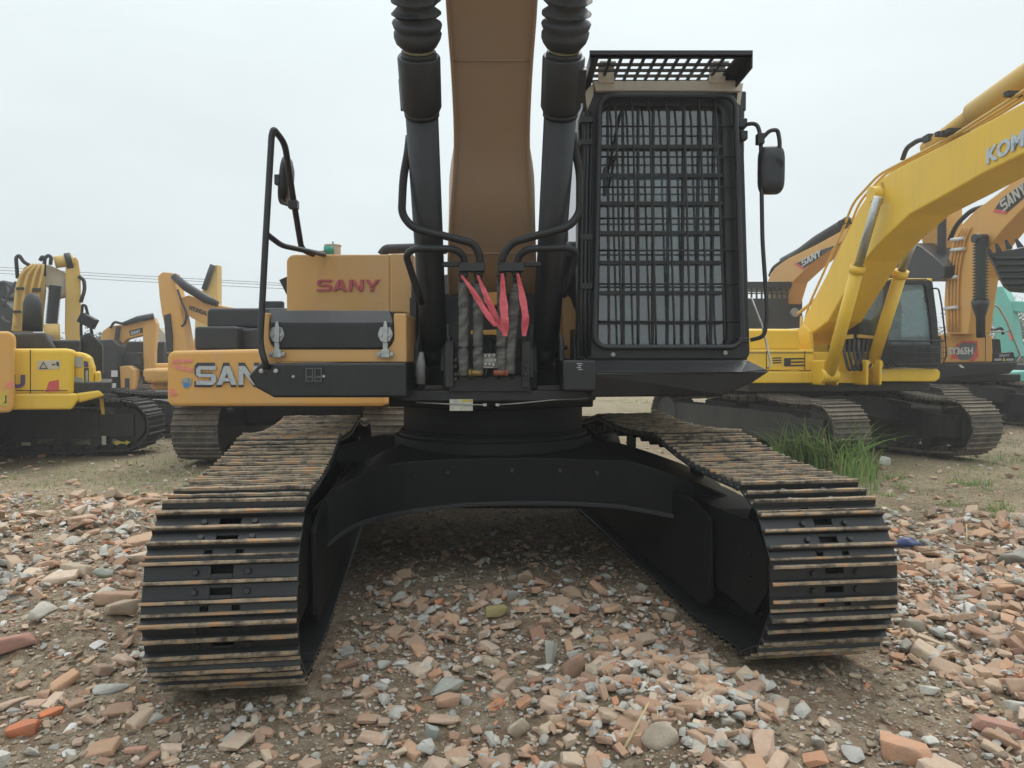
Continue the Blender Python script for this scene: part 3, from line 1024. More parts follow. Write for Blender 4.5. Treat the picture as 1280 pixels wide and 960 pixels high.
# centre bay behind the hoses: dark back plate, orange valves, fittings
mb = MB()
px_prism(mb, [(553, 366), (672, 366), (672, 492), (553, 492)], 4.78, 0.05)
px_prism(mb, [(512, 372), (530, 372), (530, 492), (512, 492)], 4.75, 0.05)
px_prism(mb, [(566, 470), (660, 470), (665, 490), (560, 490)], 4.42, 0.3)
mb.build('bay_plate', M['black'], ex, bevel=0.006)
mb = MB()
px_prism(mb, [(603, 366), (622, 365), (623, 380), (618, 382), (605, 379)], 4.55, 0.12)
px_prism(mb, [(588, 413), (621, 412), (621, 419), (588, 418)], 4.6, 0.1)
mb.build('valve_block', M['orange2'], ex, bevel=0.005)
mb = MB()
for px, py in ((607, 445), (612, 445), (607, 455), (612, 455), (618, 444), (619, 450), (617, 456)):
    p = at(px, py, 4.36); mb.tube([p, p + V((0, -0.02, 0)), p + V((0, -0.028, 0))], [0.012, 0.012, 0.007], 10)
px_prism(mb, [(604, 442), (622, 442), (622, 460), (604, 460)], 4.365, 0.15)
mb.build('swivel_fitting', M['zinc'], ex)
mb = MB()
mb.cyl(at(588, 466, 4.33), at(602, 466, 4.33), 0.018, n=12); mb.cyl(at(586, 466, 4.33), at(589, 466, 4.33), 0.024, n=6)
mb.build('brass_union', M['brass'], ex)
mb = MB()
mb.cyl(at(617, 466, 4.33), at(632, 466, 4.33), 0.018, n=12); mb.cyl(at(632, 466, 4.33), at(635, 466, 4.33), 0.024, n=6)
mb.build('copper_union', flat('rusty_union', (0.28, 0.09, 0.05), 0.6), ex)
for k in range(5):
    x = 572 + k * 17
    pipe('hard_line', [(x, 474, 4.36), (x + 2, 462, 4.36), (x + 9, 458, 4.42), (x + 12, 440, 4.6), (x + 10, 425, 4.72)], 0.009, 0.03, 8, 'black')
for s_, xx in ((-1, 563), (1, 658)):
    mb = MB()
    px_prism(mb, [(xx - 6, 428), (xx + 4, 426), (xx + 4, 484), (xx - 6, 484)], 4.38, 0.12)
    for py in (450, 458, 468, 474):
        p = at(xx + s_ * -4 + 3, py, 4.37); mb.cyl(p, p + V((0, -0.02, 0)), 0.012, n=6)
    mb.build('pin_retainer', M['mudblack'], ex, bevel=0.004)
mb = MB()
mb.tube([at(526, 480, 4.32), at(526, 455, 4.32), at(527, 440, 4.32)], [0.026, 0.026, 0.012], 14)
mb.build('grease_pot', flat('grey_plastic', (0.16, 0.16, 0.16), 0.5), ex)
mb = MB()
px_prism(mb, [(704, 366), (713, 372), (722, 396), (728, 449), (702, 449)], 4.85, 0.4)
mb.build('inner_side_panel', M['orange'], ex, bevel=0.006)
mb = MB()
px_prism(mb, [(700, 318), (733, 318), (733, 452), (722, 452), (718, 396), (708, 368), (700, 366)], 4.95, 0.3)
px_prism(mb, [(514, 345), (521, 345), (521, 490), (509, 490), (509, 395), (514, 395)], 4.7, 0.15)
mb.build('bay_side', M['black'], ex, bevel=0.006)
# notice plate and wires on the swing frame front
mb = MB()
px_prism(mb, [(562, 499), (591, 499), (591, 513.5), (562, 513.5)], 4.445, 0.006)
st = mb.build('notice_plate', M['sticker'], ex)
mb = MB()
px_prism(mb, [(577, 499.5), (590.5, 499.5), (590.5, 502), (577, 502)], 4.443, 0.004)
mb.build('notice_stripe', M['ysticker'], st)
for pts in ([(520, 503, 4.45), (560, 505, 4.44), (600, 506, 4.43), (606, 506, 4.43)], [(622, 506, 4.43), (650, 504, 4.43), (690, 500, 4.44), (735, 498, 4.45)]):
    mb = MB(); mb.tube([at(*p) for p in pts], 0.0035, 6)
    e = at(*(pts[-1] if pts[0][0] < 600 else pts[0])); mb.box(e, (0.022, 0.014, 0.016))
    mb.build('grease_line', M['zinc'], ex)

# ---- left handrail and mirror
hr = MB()
hr.tube(fillet([at(334, 461, 4.19), at(325, 432, 4.2), at(332, 300, 4.2), at(339.5, 170, 4.2), at(342, 161, 4.2), at(356, 179, 4.3), at(366, 245, 4.5), at(377, 312, 4.72), at(392, 318, 4.8)], 0.07, 6), 0.0185, 12)
hro = hr.build('handrail', M['cyl'], ex)
mb = MB(); mb.tube(fillet([at(334, 293, 4.2), at(352, 307, 4.35), at(385, 314, 4.6), at(405, 318, 4.85)], 0.05), 0.0165, 10)
mb.build('lower_rail', M['cyl'], hro)
mb = MB()
mb.tube(fillet([at(363, 257, 4.5), at(354, 255, 4.5), at(350, 240, 4.5), at(348, 228, 4.5)], 0.04), 0.009, 8)
mb.box(at(367, 256, 4.5), (0.055, 0.05, 0.05)); mb.box(at(347, 225, 4.48), (0.03, 0.04, 0.06))
marm = mb.build('mirror_bracket', M['black'], ex, bevel=0.004)
mb = MB()
hd = V((0.60, 0.80, 0)).normalized(); nn = V((0.8, -0.6, 0)).normalized()
c = at(356.5, 226, 4.55)
prof = []
for i in range(28):
    a = 2 * PI * i / 28
    prof.append((0.085 * abs(math.cos(a)) ** 0.8 * (1 if math.cos(a) > 0 else -1), 0.145 * abs(math.sin(a)) ** 0.7 * (1 if math.sin(a) > 0 else -1)))
tilt = V((0.11, 0, 1)).normalized()
hd2 = V((0.02, 1.0, 0)).normalized(); nn2 = hd2.cross(tilt).normalized()
rings = [[c + hd2 * (x * s_) + tilt * (-y * s_) + nn2 * o_ for x, y in prof] for s_, o_ in ((1, -0.012), (1, 0.0), (0.92, 0.022), (0.6, 0.038))]
mb.loft(rings, True, True)
mb.build('wing_mirror', M['blackm'], ex)

# ---- cab
YC = 4.40
mb = MB()
xl, xr = at(729, 300, YC).x, at(938, 300, YC).x
zt, zb = at(800, 106, YC).z, at(800, 449, YC).z
def ring_pts(x0, y0, x1, y1, r, dx=0.0, seg=5):
    pp = rr_poly(x0, y0, x1, y1, r, seg=seg)
    return [(x + dx * (1 - (y - y0) / (y1 - y0)), y) for x, y in pp]
outer = [(x + (6 if x < 800 else -10) * (1 - (y - 105) / 344), y) for x, y in rr_poly(729, 105, 938, 449, 9)]
inner = [(x + (5 if x < 800 else -8) * (1 - (y - 118) / 320), y) for x, y in rr_poly(748, 133, 909, 433, 10)]
mb.ring([at(x, y, YC) for x, y in outer], [at(x, y, YC) for x, y in inner], (0, 0.09, 0))
# corner posts, rear wall, roof, lower side panels
yb = 6.05
for x0, x1, y0, y1 in ((xl, xl + 0.07, yb - 0.10, yb), (xr - 0.07, xr, yb - 0.10, yb), (xr - 0.06, xr, 5.25, 5.33)):
    mb.b6(x0, x1, y0, y1, zb, zt)
mb.b6(xl + 0.003, xl + 0.05, YC + 0.09, yb - 0.1, zb, zb + 0.36); mb.b6(xr - 0.05, xr - 0.003, YC + 0.09, yb - 0.1, zb, zb + 0.55)
mb.b6(xl + 0.003, xl + 0.05, YC + 0.09, yb - 0.1, zt - 0.12, zt - 0.002); mb.b6(xr - 0.05, xr - 0.003, YC + 0.09, yb - 0.1, zt - 0.12, zt - 0.002)
mb.b6(xl + 0.05, xr - 0.05, yb - 0.05, yb - 0.002, zb, zb + 0.7); mb.b6(xl + 0.05, xr - 0.05, yb - 0.05, yb - 0.002, zt - 0.12, zt - 0.002)
mb.b6(xl + 0.04, xr - 0.08, YC + 0.05, yb - 0.05, zt - 0.06, zt - 0.004); mb.b6(xl + 0.002, xr - 0.002, YC + 0.02, yb, zb - 0.03, zb + 0.02)
cab = mb.build('cab', M['blackm'], ex, bevel=0.01)
mb = MB()
mb.prism([at(x, y, YC + 0.045) for x, y in inner], V((0, 0.006, 0)))
mb.build('windscreen', M['glass'], cab)
mb = MB()
mb.b6(xl + 0.015, xl + 0.021, YC + 0.09, yb - 0.1, zb + 0.36, zt - 0.12)
mb.b6(xr - 0.021, xr - 0.015, YC + 0.09, 5.25, zb + 0.55, zt - 0.12); mb.b6(xr - 0.021, xr - 0.015, 5.33, yb - 0.1, zb + 0.55, zt - 0.12)
mb.b6(xl + 0.07, xr - 0.07, yb - 0.03, yb - 0.024, zb + 0.7, zt - 0.12)
mb.build('side_window', M['glass'], cab)
mb = MB()
mb.box(((xl + xr) / 2 - 0.02, 5.35, zb + 0.42), (0.52, 0.50, 0.14)); mb.box(((xl + xr) / 2 - 0.02, 5.62, zb + 0.85), (0.50, 0.14, 0.75), Matrix.Rotation(-0.12, 3, 'X'))
mb.box(((xl + xr) / 2 - 0.02, 5.68, zb + 1.28), (0.26, 0.09, 0.18), Matrix.Rotation(-0.12, 3, 'X')); mb.box(((xl + xr) / 2 - 0.02, 5.35, zb + 0.18), (0.36, 0.4, 0.34))
mb.build('operator_seat', M['seat'], cab, bevel=0.05, seg=3)
mb = MB()
mb.b6(xl + 0.07, xl + 0.27, 4.75, 5.6, zb + 0.05, zb + 0.55); mb.b6(xr - 0.27, xr - 0.07, 4.9, 5.6, zb + 0.05, zb + 0.5)
mb.cyl((xl + 0.17, 4.9, zb + 0.55), (xl + 0.20, 4.85, zb + 0.78), 0.018); mb.cyl((xr - 0.17, 4.95, zb + 0.5), (xr - 0.20, 4.9, zb + 0.76), 0.018)
mb.cyl(at(838, 438, 4.75), at(885, 388, 4.95), 0.016); mb.b6(xl + 0.07, xr - 0.07, 4.52, 4.62, zb, zb + 0.14)
mb.build('control_console', M['seat'], cab, bevel=0.01)
# front guard: outer hoop and bars
YG = YC - 0.06
hoop = [(x + (7 if x < 800 else -9) * (1 - (y - 112) / 326), y) for x, y in rr_poly(743, 119.5, 928, 434, 16, seg=6)]
mb = MB(); mb.tube([at(x, y, YG) for x, y in hoop], 0.0165, 12, closed=True)
hoopo = mb.build('guard_frame', M['cyl'], cab)
tops = [752, 770, 791, 812, 834, 855, 875, 895, 912]; bots = [754, 777, 798, 820, 843, 863, 884, 906, 922]
for i, (t_, b_) in enumerate(zip(tops[1:-1], bots[1:-1])):
    mb = MB()
    mb.tube([at(t_ - 3, 122, YG + 0.01), at(t_, 142, YG), at(b_, 418, YG), at(b_, 432, YG + 0.01)], 0.0068, 8)
    mb.build('guard_bar', M['black'], cab)
for py in (158, 196, 234, 273, 313, 355, 402):
    f = (py - 112) / 326
    x0 = 743 + 7 * (1 - f) + 2; x1 = 929 - 9 * (1 - f) - 2
    mb = MB(); mb.tube([at(x0, py, YG + 0.012), at(x1, py, YG + 0.012)], 0.0055, 8)
    mb.build('guard_bar', M['black'], cab)
# added flat bars in front of the glass imitating the guard's reflection
for py in (183, 219, 254, 291, 328, 366, 403):
    mb = MB(); p0 = at(746, py, 4.41); p1 = at(904, py, 4.41)
    mb.b6(p0.x, p1.x, 4.409, 4.415, p0.z - 0.0105, p0.z + 0.0105)
    mb.build('guard_reflection_bar', M['black'], cab)
for i in range(8):
    x0 = 760 + i * 19.2
    mb = MB(); a_ = at(x0, 130, 4.42); b_ = at(x0 + (2 - i), 432, 4.42)
    mb.prism([a_ + V((-0.0052, 0, 0)), a_ + V((0.0052, 0, 0)), b_ + V((0.0052, 0, 0)), b_ + V((-0.0052, 0, 0))], V((0, 0.005, 0)))
    mb.build('guard_reflection_bar', M['black'], cab)
mb = MB()
for px, py in ((766, 443.5), (906, 441.5)):
    p = at(px, py, YC); mb.tube([p, p + V((0, -0.01, 0)), p + V((0, -0.016, 0))], [0.016, 0.016, 0.008], 14)
p = at(737, 356, YC); mb.tube([p, p + V((0, -0.012, 0)), p + V((0, -0.018, 0))], [0.014, 0.014, 0.007], 14)
mb.build('guard_bolt', M['zinc'], cab)
mb = MB()
mb.tube([at(756, 234, YC + 0.02), at(768, 180, YC + 0.015), at(776, 140, YC + 0.02)], 0.007, 8); mb.tube([at(761, 234, YC + 0.02), at(771, 190, YC + 0.015)], 0.006, 8)
mb.box(at(757, 226, YC + 0.02), (0.02, 0.015, 0.16))
mb.build('wiper', M['black'], cab)
# left edge of the cab: upright hoses and hinge brackets
mb = MB()
px_prism(mb, [(723, 150), (731, 128), (735, 128), (732, 449), (722, 449)], YC + 0.05, 0.16)
mb.build('cab_edge_post', M['black'], cab, bevel=0.006)
for k, (xa, xb, r) in enumerate(((731, 726, 0.012), (735, 731, 0.014), (740, 736, 0.010))):
    pipe('cab_edge_tube', [(xa, 140, YC - 0.02), (xa - 1, 200, YC - 0.03), (xb, 330, YC - 0.03), (xb + 1, 445, YC - 0.02)], r, 0.2, 10, 'cyl', cab)
mb = MB()
for py in (150, 178, 297, 358):
    mb.box(at(733, py, YC - 0.03), (0.075, 0.03, 0.035))
mb.build('tube_clamp', M['black'], cab, bevel=0.004)
# beige header and roof guard
mb = MB()
px_prism(mb, [(741, 101), (923, 100), (929, 108), (927, 114), (745, 113.5)], YC - 0.035, 0.07)
hd_ = mb.build('roof_header', M['tan'], cab, bevel=0.006)
mb = MB()
px_prism(mb, [(733, 113), (742, 103), (742, 118), (735, 136)], YC - 0.02, 0.06); px_prism(mb, [(923, 104), (929, 104), (925, 132), (921, 128)], YC - 0.02, 0.06)
mb.build('roof_corner', M['cream'], cab)
zg = at(800, 71, 4.08).z
Yf, Yb_ = 4.08, 4.47
gx0, gx1 = at(737, 71, Yf).x, at(941, 71, Yf).x
hx0, hx1 = at(749, 71, Yf).x, at(921, 71, Yf).x
mb = MB()
# solid border
mb.b6(gx0, gx1, Yf, Yf + 0.03, zg, zg + 0.012)
mb.b6(gx0, gx1, Yf, Yf + 0.008, zg, zg + 0.035)
mb.b6(gx0, hx0, Yf + 0.03, 6.0, zg, zg + 0.012); mb.b6(hx1, gx1, Yf + 0.03, 6.0, zg, zg + 0.012)
mb.b6(gx0, gx0 + 0.006, Yf, 6.0, zg - 0.05, zg); mb.b6(gx1 - 0.008, gx1, Yf, 6.0, zg - 0.06, zg)
n = 12; step = (hx1 - hx0) / n
for i in range(1, n):
    x = hx0 + i * step
    mb.b6(x - 0.009, x + 0.009, Yf + 0.03, 6.0, zg + 0.001, zg + 0.011)
y = Yf + 0.03
yy = []
while y < 6.0:
    y += 0.083; yy.append(y)
for y in yy:
    mb.b6(hx0, hx1, y, y + 0.020, zg, zg + 0.0121)
mb.build('roof_guard', M['black'], cab)
mb = MB()
for x0, x1 in ((748, 768), (887, 907)):
    a_ = at(x0, 84, YC - 0.05); b_ = at(x1, 101, YC - 0.05)
    mb.b6(a_.x, b_.x, YC - 0.05, YC - 0.03, b_.z - 0.01, a_.z); mb.b6(a_.x, b_.x, YC - 0.12, YC - 0.03, a_.z, a_.z + 0.01)
mb.build('guard_bracket', M['tan'], cab, bevel=0.003)
# right mirror with its long arm
mb = MB()
mb.tube(fillet([at(926, 157, 4.38), at(946, 153, 4.34), at(951, 170, 4.32), at(953, 300, 4.30), at(959.5, 395, 4.28), at(955, 421, 4.28), at(938, 425, 4.32)], 0.07, 6), 0.0125, 10)
mb.tube(fillet([at(952, 174, 4.31), at(962, 163, 4.3), at(972, 162, 4.3), at(975, 178, 4.3), at(973, 205, 4.3)], 0.05, 5), 0.0125, 10)
mb.box(at(927, 155, 4.39), (0.05, 0.06, 0.05)); mb.box(at(929, 170, 4.39), (0.04, 0.05, 0.05)); mb.box(at(950, 174, 4.31), (0.04, 0.05, 0.06)); mb.box(at(928, 425, 4.35), (0.06, 0.05, 0.03))
mb.build('mirror_arm', M['black'], ex, bevel=0.004)
mb = MB()
c = at(963.5, 213, 4.33); rings = []
for s_, o_ in ((0.5, -0.05), (0.82, -0.044), (0.96, -0.03), (1.0, -0.005), (1.0, 0.012), (0.93, 0.018)):
    rg = []
    for i in range(32):
        a = 2 * PI * i / 32
        x = 0.074 * abs(math.cos(a)) ** 0.45 * (1 if math.cos(a) > 0 else -1); z = 0.138 * abs(math.sin(a)) ** 0.45 * (1 if math.sin(a) > 0 else -1)
        rg.append(c + V((x * s_, o_, z * s_)))
    rings.append(rg)
mb.loft(rings, True, True)
mb.cyl(at(972.5, 205, 4.28), at(972.5, 205, 4.33), 0.03, n=14)
mb.build('wing_mirror', M['cyl'], ex)
mb = MB()
mb.tube([at(939, 372, 4.35), at(952, 405, 4.34), at(957, 425, 4.33), at(964, 455, 4.32), at(960, 460, 4.3)], 0.006, 8)
mb.build('pull_cable', M['zinc'], ex)

# red tape strips tied to the hoses
def ribbon(pts, w, label):
    mb = MB(); rings = []
    P3 = [at(*p) for p in pts]
    dense = []
    for a, b in zip(P3[:-1], P3[1:]):
        for i in range(5): dense.append(a.lerp(b, i / 5))
    dense.append(P3[-1])
    rnd = random.Random(int(pts[0][0]))
    ph = rnd.random() * 6
    for i, p in enumerate(dense):
        t = i / (len(dense) - 1)
        ww = w * (0.45 + 0.75 * min(1, t * 2.2)) * (1 - 0.5 * max(0, (t - 0.85) / 0.15) * (0.8 if w > 0.02 else 0.3))
        a = 0.5 * math.sin(3 * t * PI + ph)
        s_ = V((math.cos(a) * 0.97, 0.3 * math.sin(a), 0)) * ww / 2
        o_ = V((0, 0.012 * math.sin(t * 9 + ph), 0))
        rings.append([p + o_ - s_, p + o_ + V((0, -0.004 - 0.003 * math.sin(t * 20), 0)), p + o_ + s_, p + o_ + V((0, 0.002, 0))])
    mb.loft(rings, True, False)
    o = mb.build('red_ribbon', M['ribbon'], None, origin=dense[0])
    tag(o, label, 'ribbon', 'red tape strips tied round the hose fittings')


ribbon([(577, 344, 4.18), (590, 362, 4.15), (606, 388, 4.14), (619, 408, 4.15)], 0.034, 'red tape strip on the first hose from the left, slanting down to the right')
ribbon([(597, 344, 4.18), (607, 368, 4.17), (620, 398, 4.17), (628, 413, 4.17)], 0.036, 'red tape strip on the second hose from the left, slanting until it meets the third')
ribbon([(628, 342, 4.17), (629, 372, 4.16), (631, 400, 4.16), (631, 420, 4.16)], 0.042, 'broad red tape strip hanging straight down on the third hose')
ribbon([(647, 342, 4.18), (652, 365, 4.17), (657, 396, 4.17), (655, 420, 4.18)], 0.036, 'red tape strip on the last hose to the right, pointed at its end')
for px in (577, 597, 628, 647):
    pass
# ================================================================ the other machines of the yard
YARD = 'used excavators parked round the yard'


def machine(name, m, label, group=YARD):
    e = empty(name, m.o, m.a)
    tag(e, label, 'excavator', group)
    return e


def undercarriage(e, m, half=1.75, gauge=1.2, sw=0.6, R=0.36, zc=0.46, mat='dirtsteel', fmat='mudblack', n=44, ring=True):
    loop_ = track_loop(half, R, zc, 0.07)
    for s_ in (-1, 1):
        fr, tot = resample(loop_, n, 0.3)
        mb = MB(); p_ = tot / n
        t0 = fr[0]
        n0 = V((t0[1].y, -t0[1].x)); sg = 1 if n0.dot(V((t0[0].x, t0[0].y - zc))) > 0 else -1
        yo = s_ * gauge
        for p, t in fr:
            nn_ = V((t.y, -t.x)) * sg
            tw = m.u * t.x + V((0, 0, t.y)); nw = m.u * nn_.x + V((0, 0, nn_.y))
            R3 = Matrix((tw, m.v, nw)).transposed()
            c = m.w(p.x, yo, p.y)
            mb.box(c, (p_ * 0.99, sw, 0.02), R3)
            mb.box(c - nw * 0.05, (p_ * 0.8, 0.2, 0.07), R3)
            for g_, h_ in ((-0.42, 0.032), (-0.08, 0.026), (0.26, 0.032)):
                mb.box(c + tw * (g_ * p_) + nw * (h_ / 2 + 0.008), (0.018, sw * 0.99, h_), R3)
        mb.build('track', M[mat], e)
        mb = MB()
        prof = [(-half + 0.2, 0.26), (half - 0.3, 0.26), (half - 0.1, 0.34), (half - 0.1, 0.58), (half - 0.6, 0.70), (-half + 0.3, 0.70)]
        mb.prism([m.w(X, yo - 0.2, Z) for X, Z in prof], m.v * 0.4)
        mb.cyl(m.w(half, yo - 0.16, zc), m.w(half, yo + 0.16, zc), R - 0.09, n=28)
        mb.cyl(m.w(-half, yo - 0.22, zc), m.w(-half, yo + 0.22, zc), R - 0.07, n=28)
        m.box(mb, half - 0.4, half + 0.12, yo - 0.22, yo + 0.22, zc - 0.17, zc + 0.17)
        for k in range(7):
            X = -half + 0.45 + k * (2 * half - 0.9) / 6
            mb.cyl(m.w(X, yo - 0.19, 0.21), m.w(X, yo + 0.19, 0.21), 0.085, n=14)
        mb.build('track_frame', M[fmat], e, bevel=0.01)
    mb = MB()
    for sx in (-1, 1):
        mb.prism([m.w(sx * 0.15, -gauge, 0.45), m.w(sx * 1.0, -gauge, 0.45), m.w(sx * 0.9, -0.4, 0.58), m.w(sx * 0.9, 0.4, 0.58), m.w(sx * 1.0, gauge, 0.45), m.w(sx * 0.15, gauge, 0.45)], V((0, 0, 0.32)))
    mb.cyl(m.w(0, 0, 0.5), m.w(0, 0, 1.02), 0.6, n=36)
    mb.build('car_body', M[fmat], e, bevel=0.012)


def deck(e, m, mat='mudblack', z=1.0, x0=-2.4, x1=1.15, w=1.4):
    mb = MB(); m.box(mb, x0, x1, -w, w, z, z + 0.16)
    mb.build('deck_frame', M[mat], e, bevel=0.02)


def rear(e, m, mat, hoodmat, z=1.0, top=2.15, x0=-2.6, cw=1.42, hx=0.2, text=None):
    mb = MB()
    mb.prism([m.w(X, Y, z + 0.02) for X, Y in ((x0 + 0.7, -cw), (x0 + 0.25, -cw), (x0, -cw * 0.75), (x0, cw * 0.75), (x0 + 0.25, cw), (x0 + 0.7, cw))], V((0, 0, top - z - 0.15)))
    c = mb.build('counterweight', M[mat], e, bevel=0.07, seg=3)
    mb = MB(); m.box(mb, x0 + 0.71, hx, -cw + 0.03, cw - 0.03, z + 0.17, top - 0.02)
    mb.build('engine_hood', M[hoodmat], e, bevel=0.05, seg=3)
    return c


def simple_cab(e, m, mat='mudblack', x0=-0.5, x1=1.1, y0=0.42, y1=1.38, z0=1.17, z1=2.95, frame=0.07, glass='glass2', roof=None):
    mb = MB()
    for X in (x0 + frame / 2, x1 - frame / 2):
        for Y in (y0 + frame / 2, y1 - frame / 2):
            m.box(mb, X - frame / 2, X + frame / 2, Y - frame / 2, Y + frame / 2, z0, z1)
    m.box(mb, x0, x1, y0, y1, z0 - 0.01, z0 + 0.10); m.box(mb, x0 + 0.005, x1 - 0.005, y0 + 0.005, y1 - 0.005, z0 + 0.10, z0 + 0.45)
    c = mb.build('cab', M[mat], e, bevel=0.015)
    mb = MB(); m.box(mb, x0 - 0.01, x1 + 0.01, y0 - 0.01, y1 + 0.01, z1 - 0.09, z1)
    mb.build('cab_roof', M[roof or mat], c, bevel=0.03, seg=3)
    mb = MB()
    m.box(mb, x1 - 0.04, x1 - 0.034, y0 + frame, y1 - frame, z0 + 0.45, z1 - 0.09)
    m.box(mb, x0 + 0.034, x0 + 0.04, y0 + frame, y1 - frame, z0 + 0.45, z1 - 0.09)
    m.box(mb, x0 + frame, x1 - frame, y0 + 0.03, y0 + 0.036, z0 + 0.45, z1 - 0.09)
    m.box(mb, x0 + frame, x1 - frame, y1 - 0.036, y1 - 0.03, z0 + 0.45, z1 - 0.09)
    mb.build('cab_window', M[glass], c)
    mb = MB(); m.box(mb, x0 + 0.3, x0 + 0.8, y0 + 0.25, y1 - 0.25, z0 + 0.45, z0 + 0.6); m.box(mb, x0 + 0.22, x0 + 0.34, y0 + 0.27, y1 - 0.27, z0 + 0.55, z0 + 1.3)
    mb.build('operator_seat', M['seat'], c, bevel=0.03)
    return c


def sp(m, pts, c):
    return [m.side(x, y, c) for x, y in pts]


# ---------------------------------------------------------------- big yellow machine on the right
k_u = Mach(4.8, 12.0, -85); k_t = Mach(4.8, 12.15, -70)
ke = machine('crawler_excavator', k_u, 'large yellow excavator right of the barred cab, boom leaving the right edge')
undercarriage(ke, k_t, 1.88, 1.22, 0.6, 0.38, 0.48)
mb = MB(); k_u.box(mb, -2.6, 1.0, -1.42, 1.42, 0.98, 1.12)
mb.build('deck_frame', M['mudblack'], ke, bevel=0.02)
mb = MB(); k_u.pf(mb, [(934, 412), (998, 412), (1002, 437), (934, 437)], 0.95, 1.9)
mb.build('battery_box', M['yellow'], ke, bevel=0.03, seg=3)
mb = MB(); k_u.pf(mb, [(932, 437), (1018, 437), (1019, 463), (932, 463)], 1.1, 1.6)
sb = mb.build('storage_box', M['yellow'], ke, bevel=0.02, seg=3)
mb = MB()
for i in range(3):
    k_u.pf(mb, [(966, 447 + i * 3), (977, 446.6 + i * 3), (977, 448 + i * 3), (966, 448.4 + i * 3)], 1.107, 0.01)
mb.build('vent_slot', M['blacklet'], sb)
mb = MB()
put_text(mb, 'E', k_u.front(980, 458, 1.104), k_u.front(1006, 457.5, 1.104) - k_u.front(980, 458, 1.104), V((0, 0, 0.12)), 0.004, 0.02)
mb.build('lettering', M['blacklet'], sb)
mb = MB(); k_u.pf(mb, [(930, 464), (1093, 465), (1095, 468), (1094, 479), (930, 479)], 1.16, 1.2)
mb.build('front_skirt', M['yellow'], ke, bevel=0.02, seg=3)
mb = MB(); k_u.pf(mb, [(1092, 461), (1172, 461), (1176, 465), (1175, 473), (1170, 477), (1092, 477)], 1.2, 1.2)
sk = mb.build('cab_skirt', M['yellow'], ke, bevel=0.02, seg=3)
mb = MB(); k_u.pf(mb, [(1095, 463), (1105, 463), (1105, 467), (1095, 467)], 1.206, 0.01)
mb.build('sticker', M['sticker'], sk)
mb = MB(); k_u.pf(mb, [(1056, 398), (1112, 398), (1112, 462), (1056, 462)], 0.6, 0.5)
mb.build('dark_block', M['mudblack'], ke)  # plain dark block standing for the dark cab interior behind the boom cylinders
mb = MB(); k_u.pf(mb, [(1018, 440), (1093, 440), (1093, 465), (1018, 465)], 1.0, 0.5)
mb.build('boom_pedestal', M['yellow'], ke, bevel=0.01)
rear(ke, k_u, 'yellow', 'yellow', 1.0, 2.0, -2.75, 1.4, -0.6)
# cab
ch = k_u
mb = MB()
co = [(1108, 352), (1112, 348.5), (1158, 348), (1166, 352), (1172, 400), (1176, 458), (1102, 460)]
ci = [(1114, 358), (1115, 355.5), (1154, 355), (1157, 358), (1163, 400), (1165, 430), (1110, 430)]
mb.ring([ch.front(x, y, 1.28) for x, y in co], [ch.front(x, y, 1.28) for x, y in ci], -ch.u * 0.08)
a0 = ch.front(1108, 352, 1.28); a1 = ch.front(1166, 352, 1.28); b0 = ch.front(1102, 460, 1.28); b1 = ch.front(1176, 458, 1.28)
back = -ch.u * 1.55
for A0, B0 in ((a0, b0), (a1, b1)):
    s_ = (a1 - a0).normalized() * (0.06 if A0 is a0 else -0.06)
    mb.prism([A0 + back * 0.95, A0 + back, B0 + back, B0 + back * 0.95], s_)
    mb.prism([B0 + V((0, 0, 0.45)), B0 + back + V((0, 0, 0.45)), B0 + back, B0], s_ * 0.7)
    mb.prism([A0, A0 + back, A0 + back - V((0, 0, 0.08)), A0 - V((0, 0, 0.08))], s_)
mb.prism([b0 + back, b1 + back, b1 + back + V((0, 0, 0.6)), b0 + back + V((0, 0, 0.6))], ch.u * 0.05)
kc = mb.build('cab', M['black'], ke, bevel=0.012)
mb = MB(); mb.prism([a0, a1, a1 + back, a0 + back], V((0, 0, 0.05)))
mb.build('cab_roof', M['yellow'], kc, bevel=0.02)
mb = MB()
mb.prism([ch.front(x, y, 1.25) for x, y in ci], -ch.u * 0.006)
zc2 = 1.17 + 0.45
mb.prism([a0 - V((0, 0, 0.08)) + (a1 - a0) * 0.02, a0 - V((0, 0, 0.08)) + back * 0.95 + (a1 - a0) * 0.02, b0 + back * 0.95 + V((0, 0, 0.45)) + (a1 - a0) * 0.02, b0 + V((0, 0, 0.45)) + (a1 - a0) * 0.02], (a1 - a0).normalized() * 0.006)
mb.prism([a0 + back * 0.97, a1 + back * 0.97, b1 + back * 0.97 + V((0, 0, 0.6)), b0 + back * 0.97 + V((0, 0, 0.6))], ch.u * 0.006)
mb.build('cab_window', M['glass2'], kc)
mb = MB()
s0 = ch.front(1122, 440, 0.6); mb.box(s0, (0.5, 0.5, 0.2), ch.R); mb.box(s0 + ch.u * -0.3 + V((0, 0, 0.4)), (0.12, 0.45, 0.8), ch.R)
mb.build('operator_seat', M['seat'], kc, bevel=0.03)
mb = MB()
G = [(1112, 426), (1182, 426), (1183, 444), (1179, 455), (1120, 456), (1114, 450)]
mb.tube([ch.front(x, y, 1.45) for x, y in G], 0.012, 8, closed=True)
for y in (434, 441, 448):
    mb.tube([ch.front(1113, y, 1.45), ch.front(1182, y, 1.45)], 0.005, 6)
for i in range(16):
    x = 1116 + i * 4.2; mb.tube([ch.front(x, 427, 1.45), ch.front(x, 455, 1.45)], 0.0035, 6)
mb.tube([ch.front(1113, 452, 1.45), ch.front(1108, 456, 1.28)], 0.01, 6)
mb.build('lower_guard', M['black'], kc)
mb = MB()
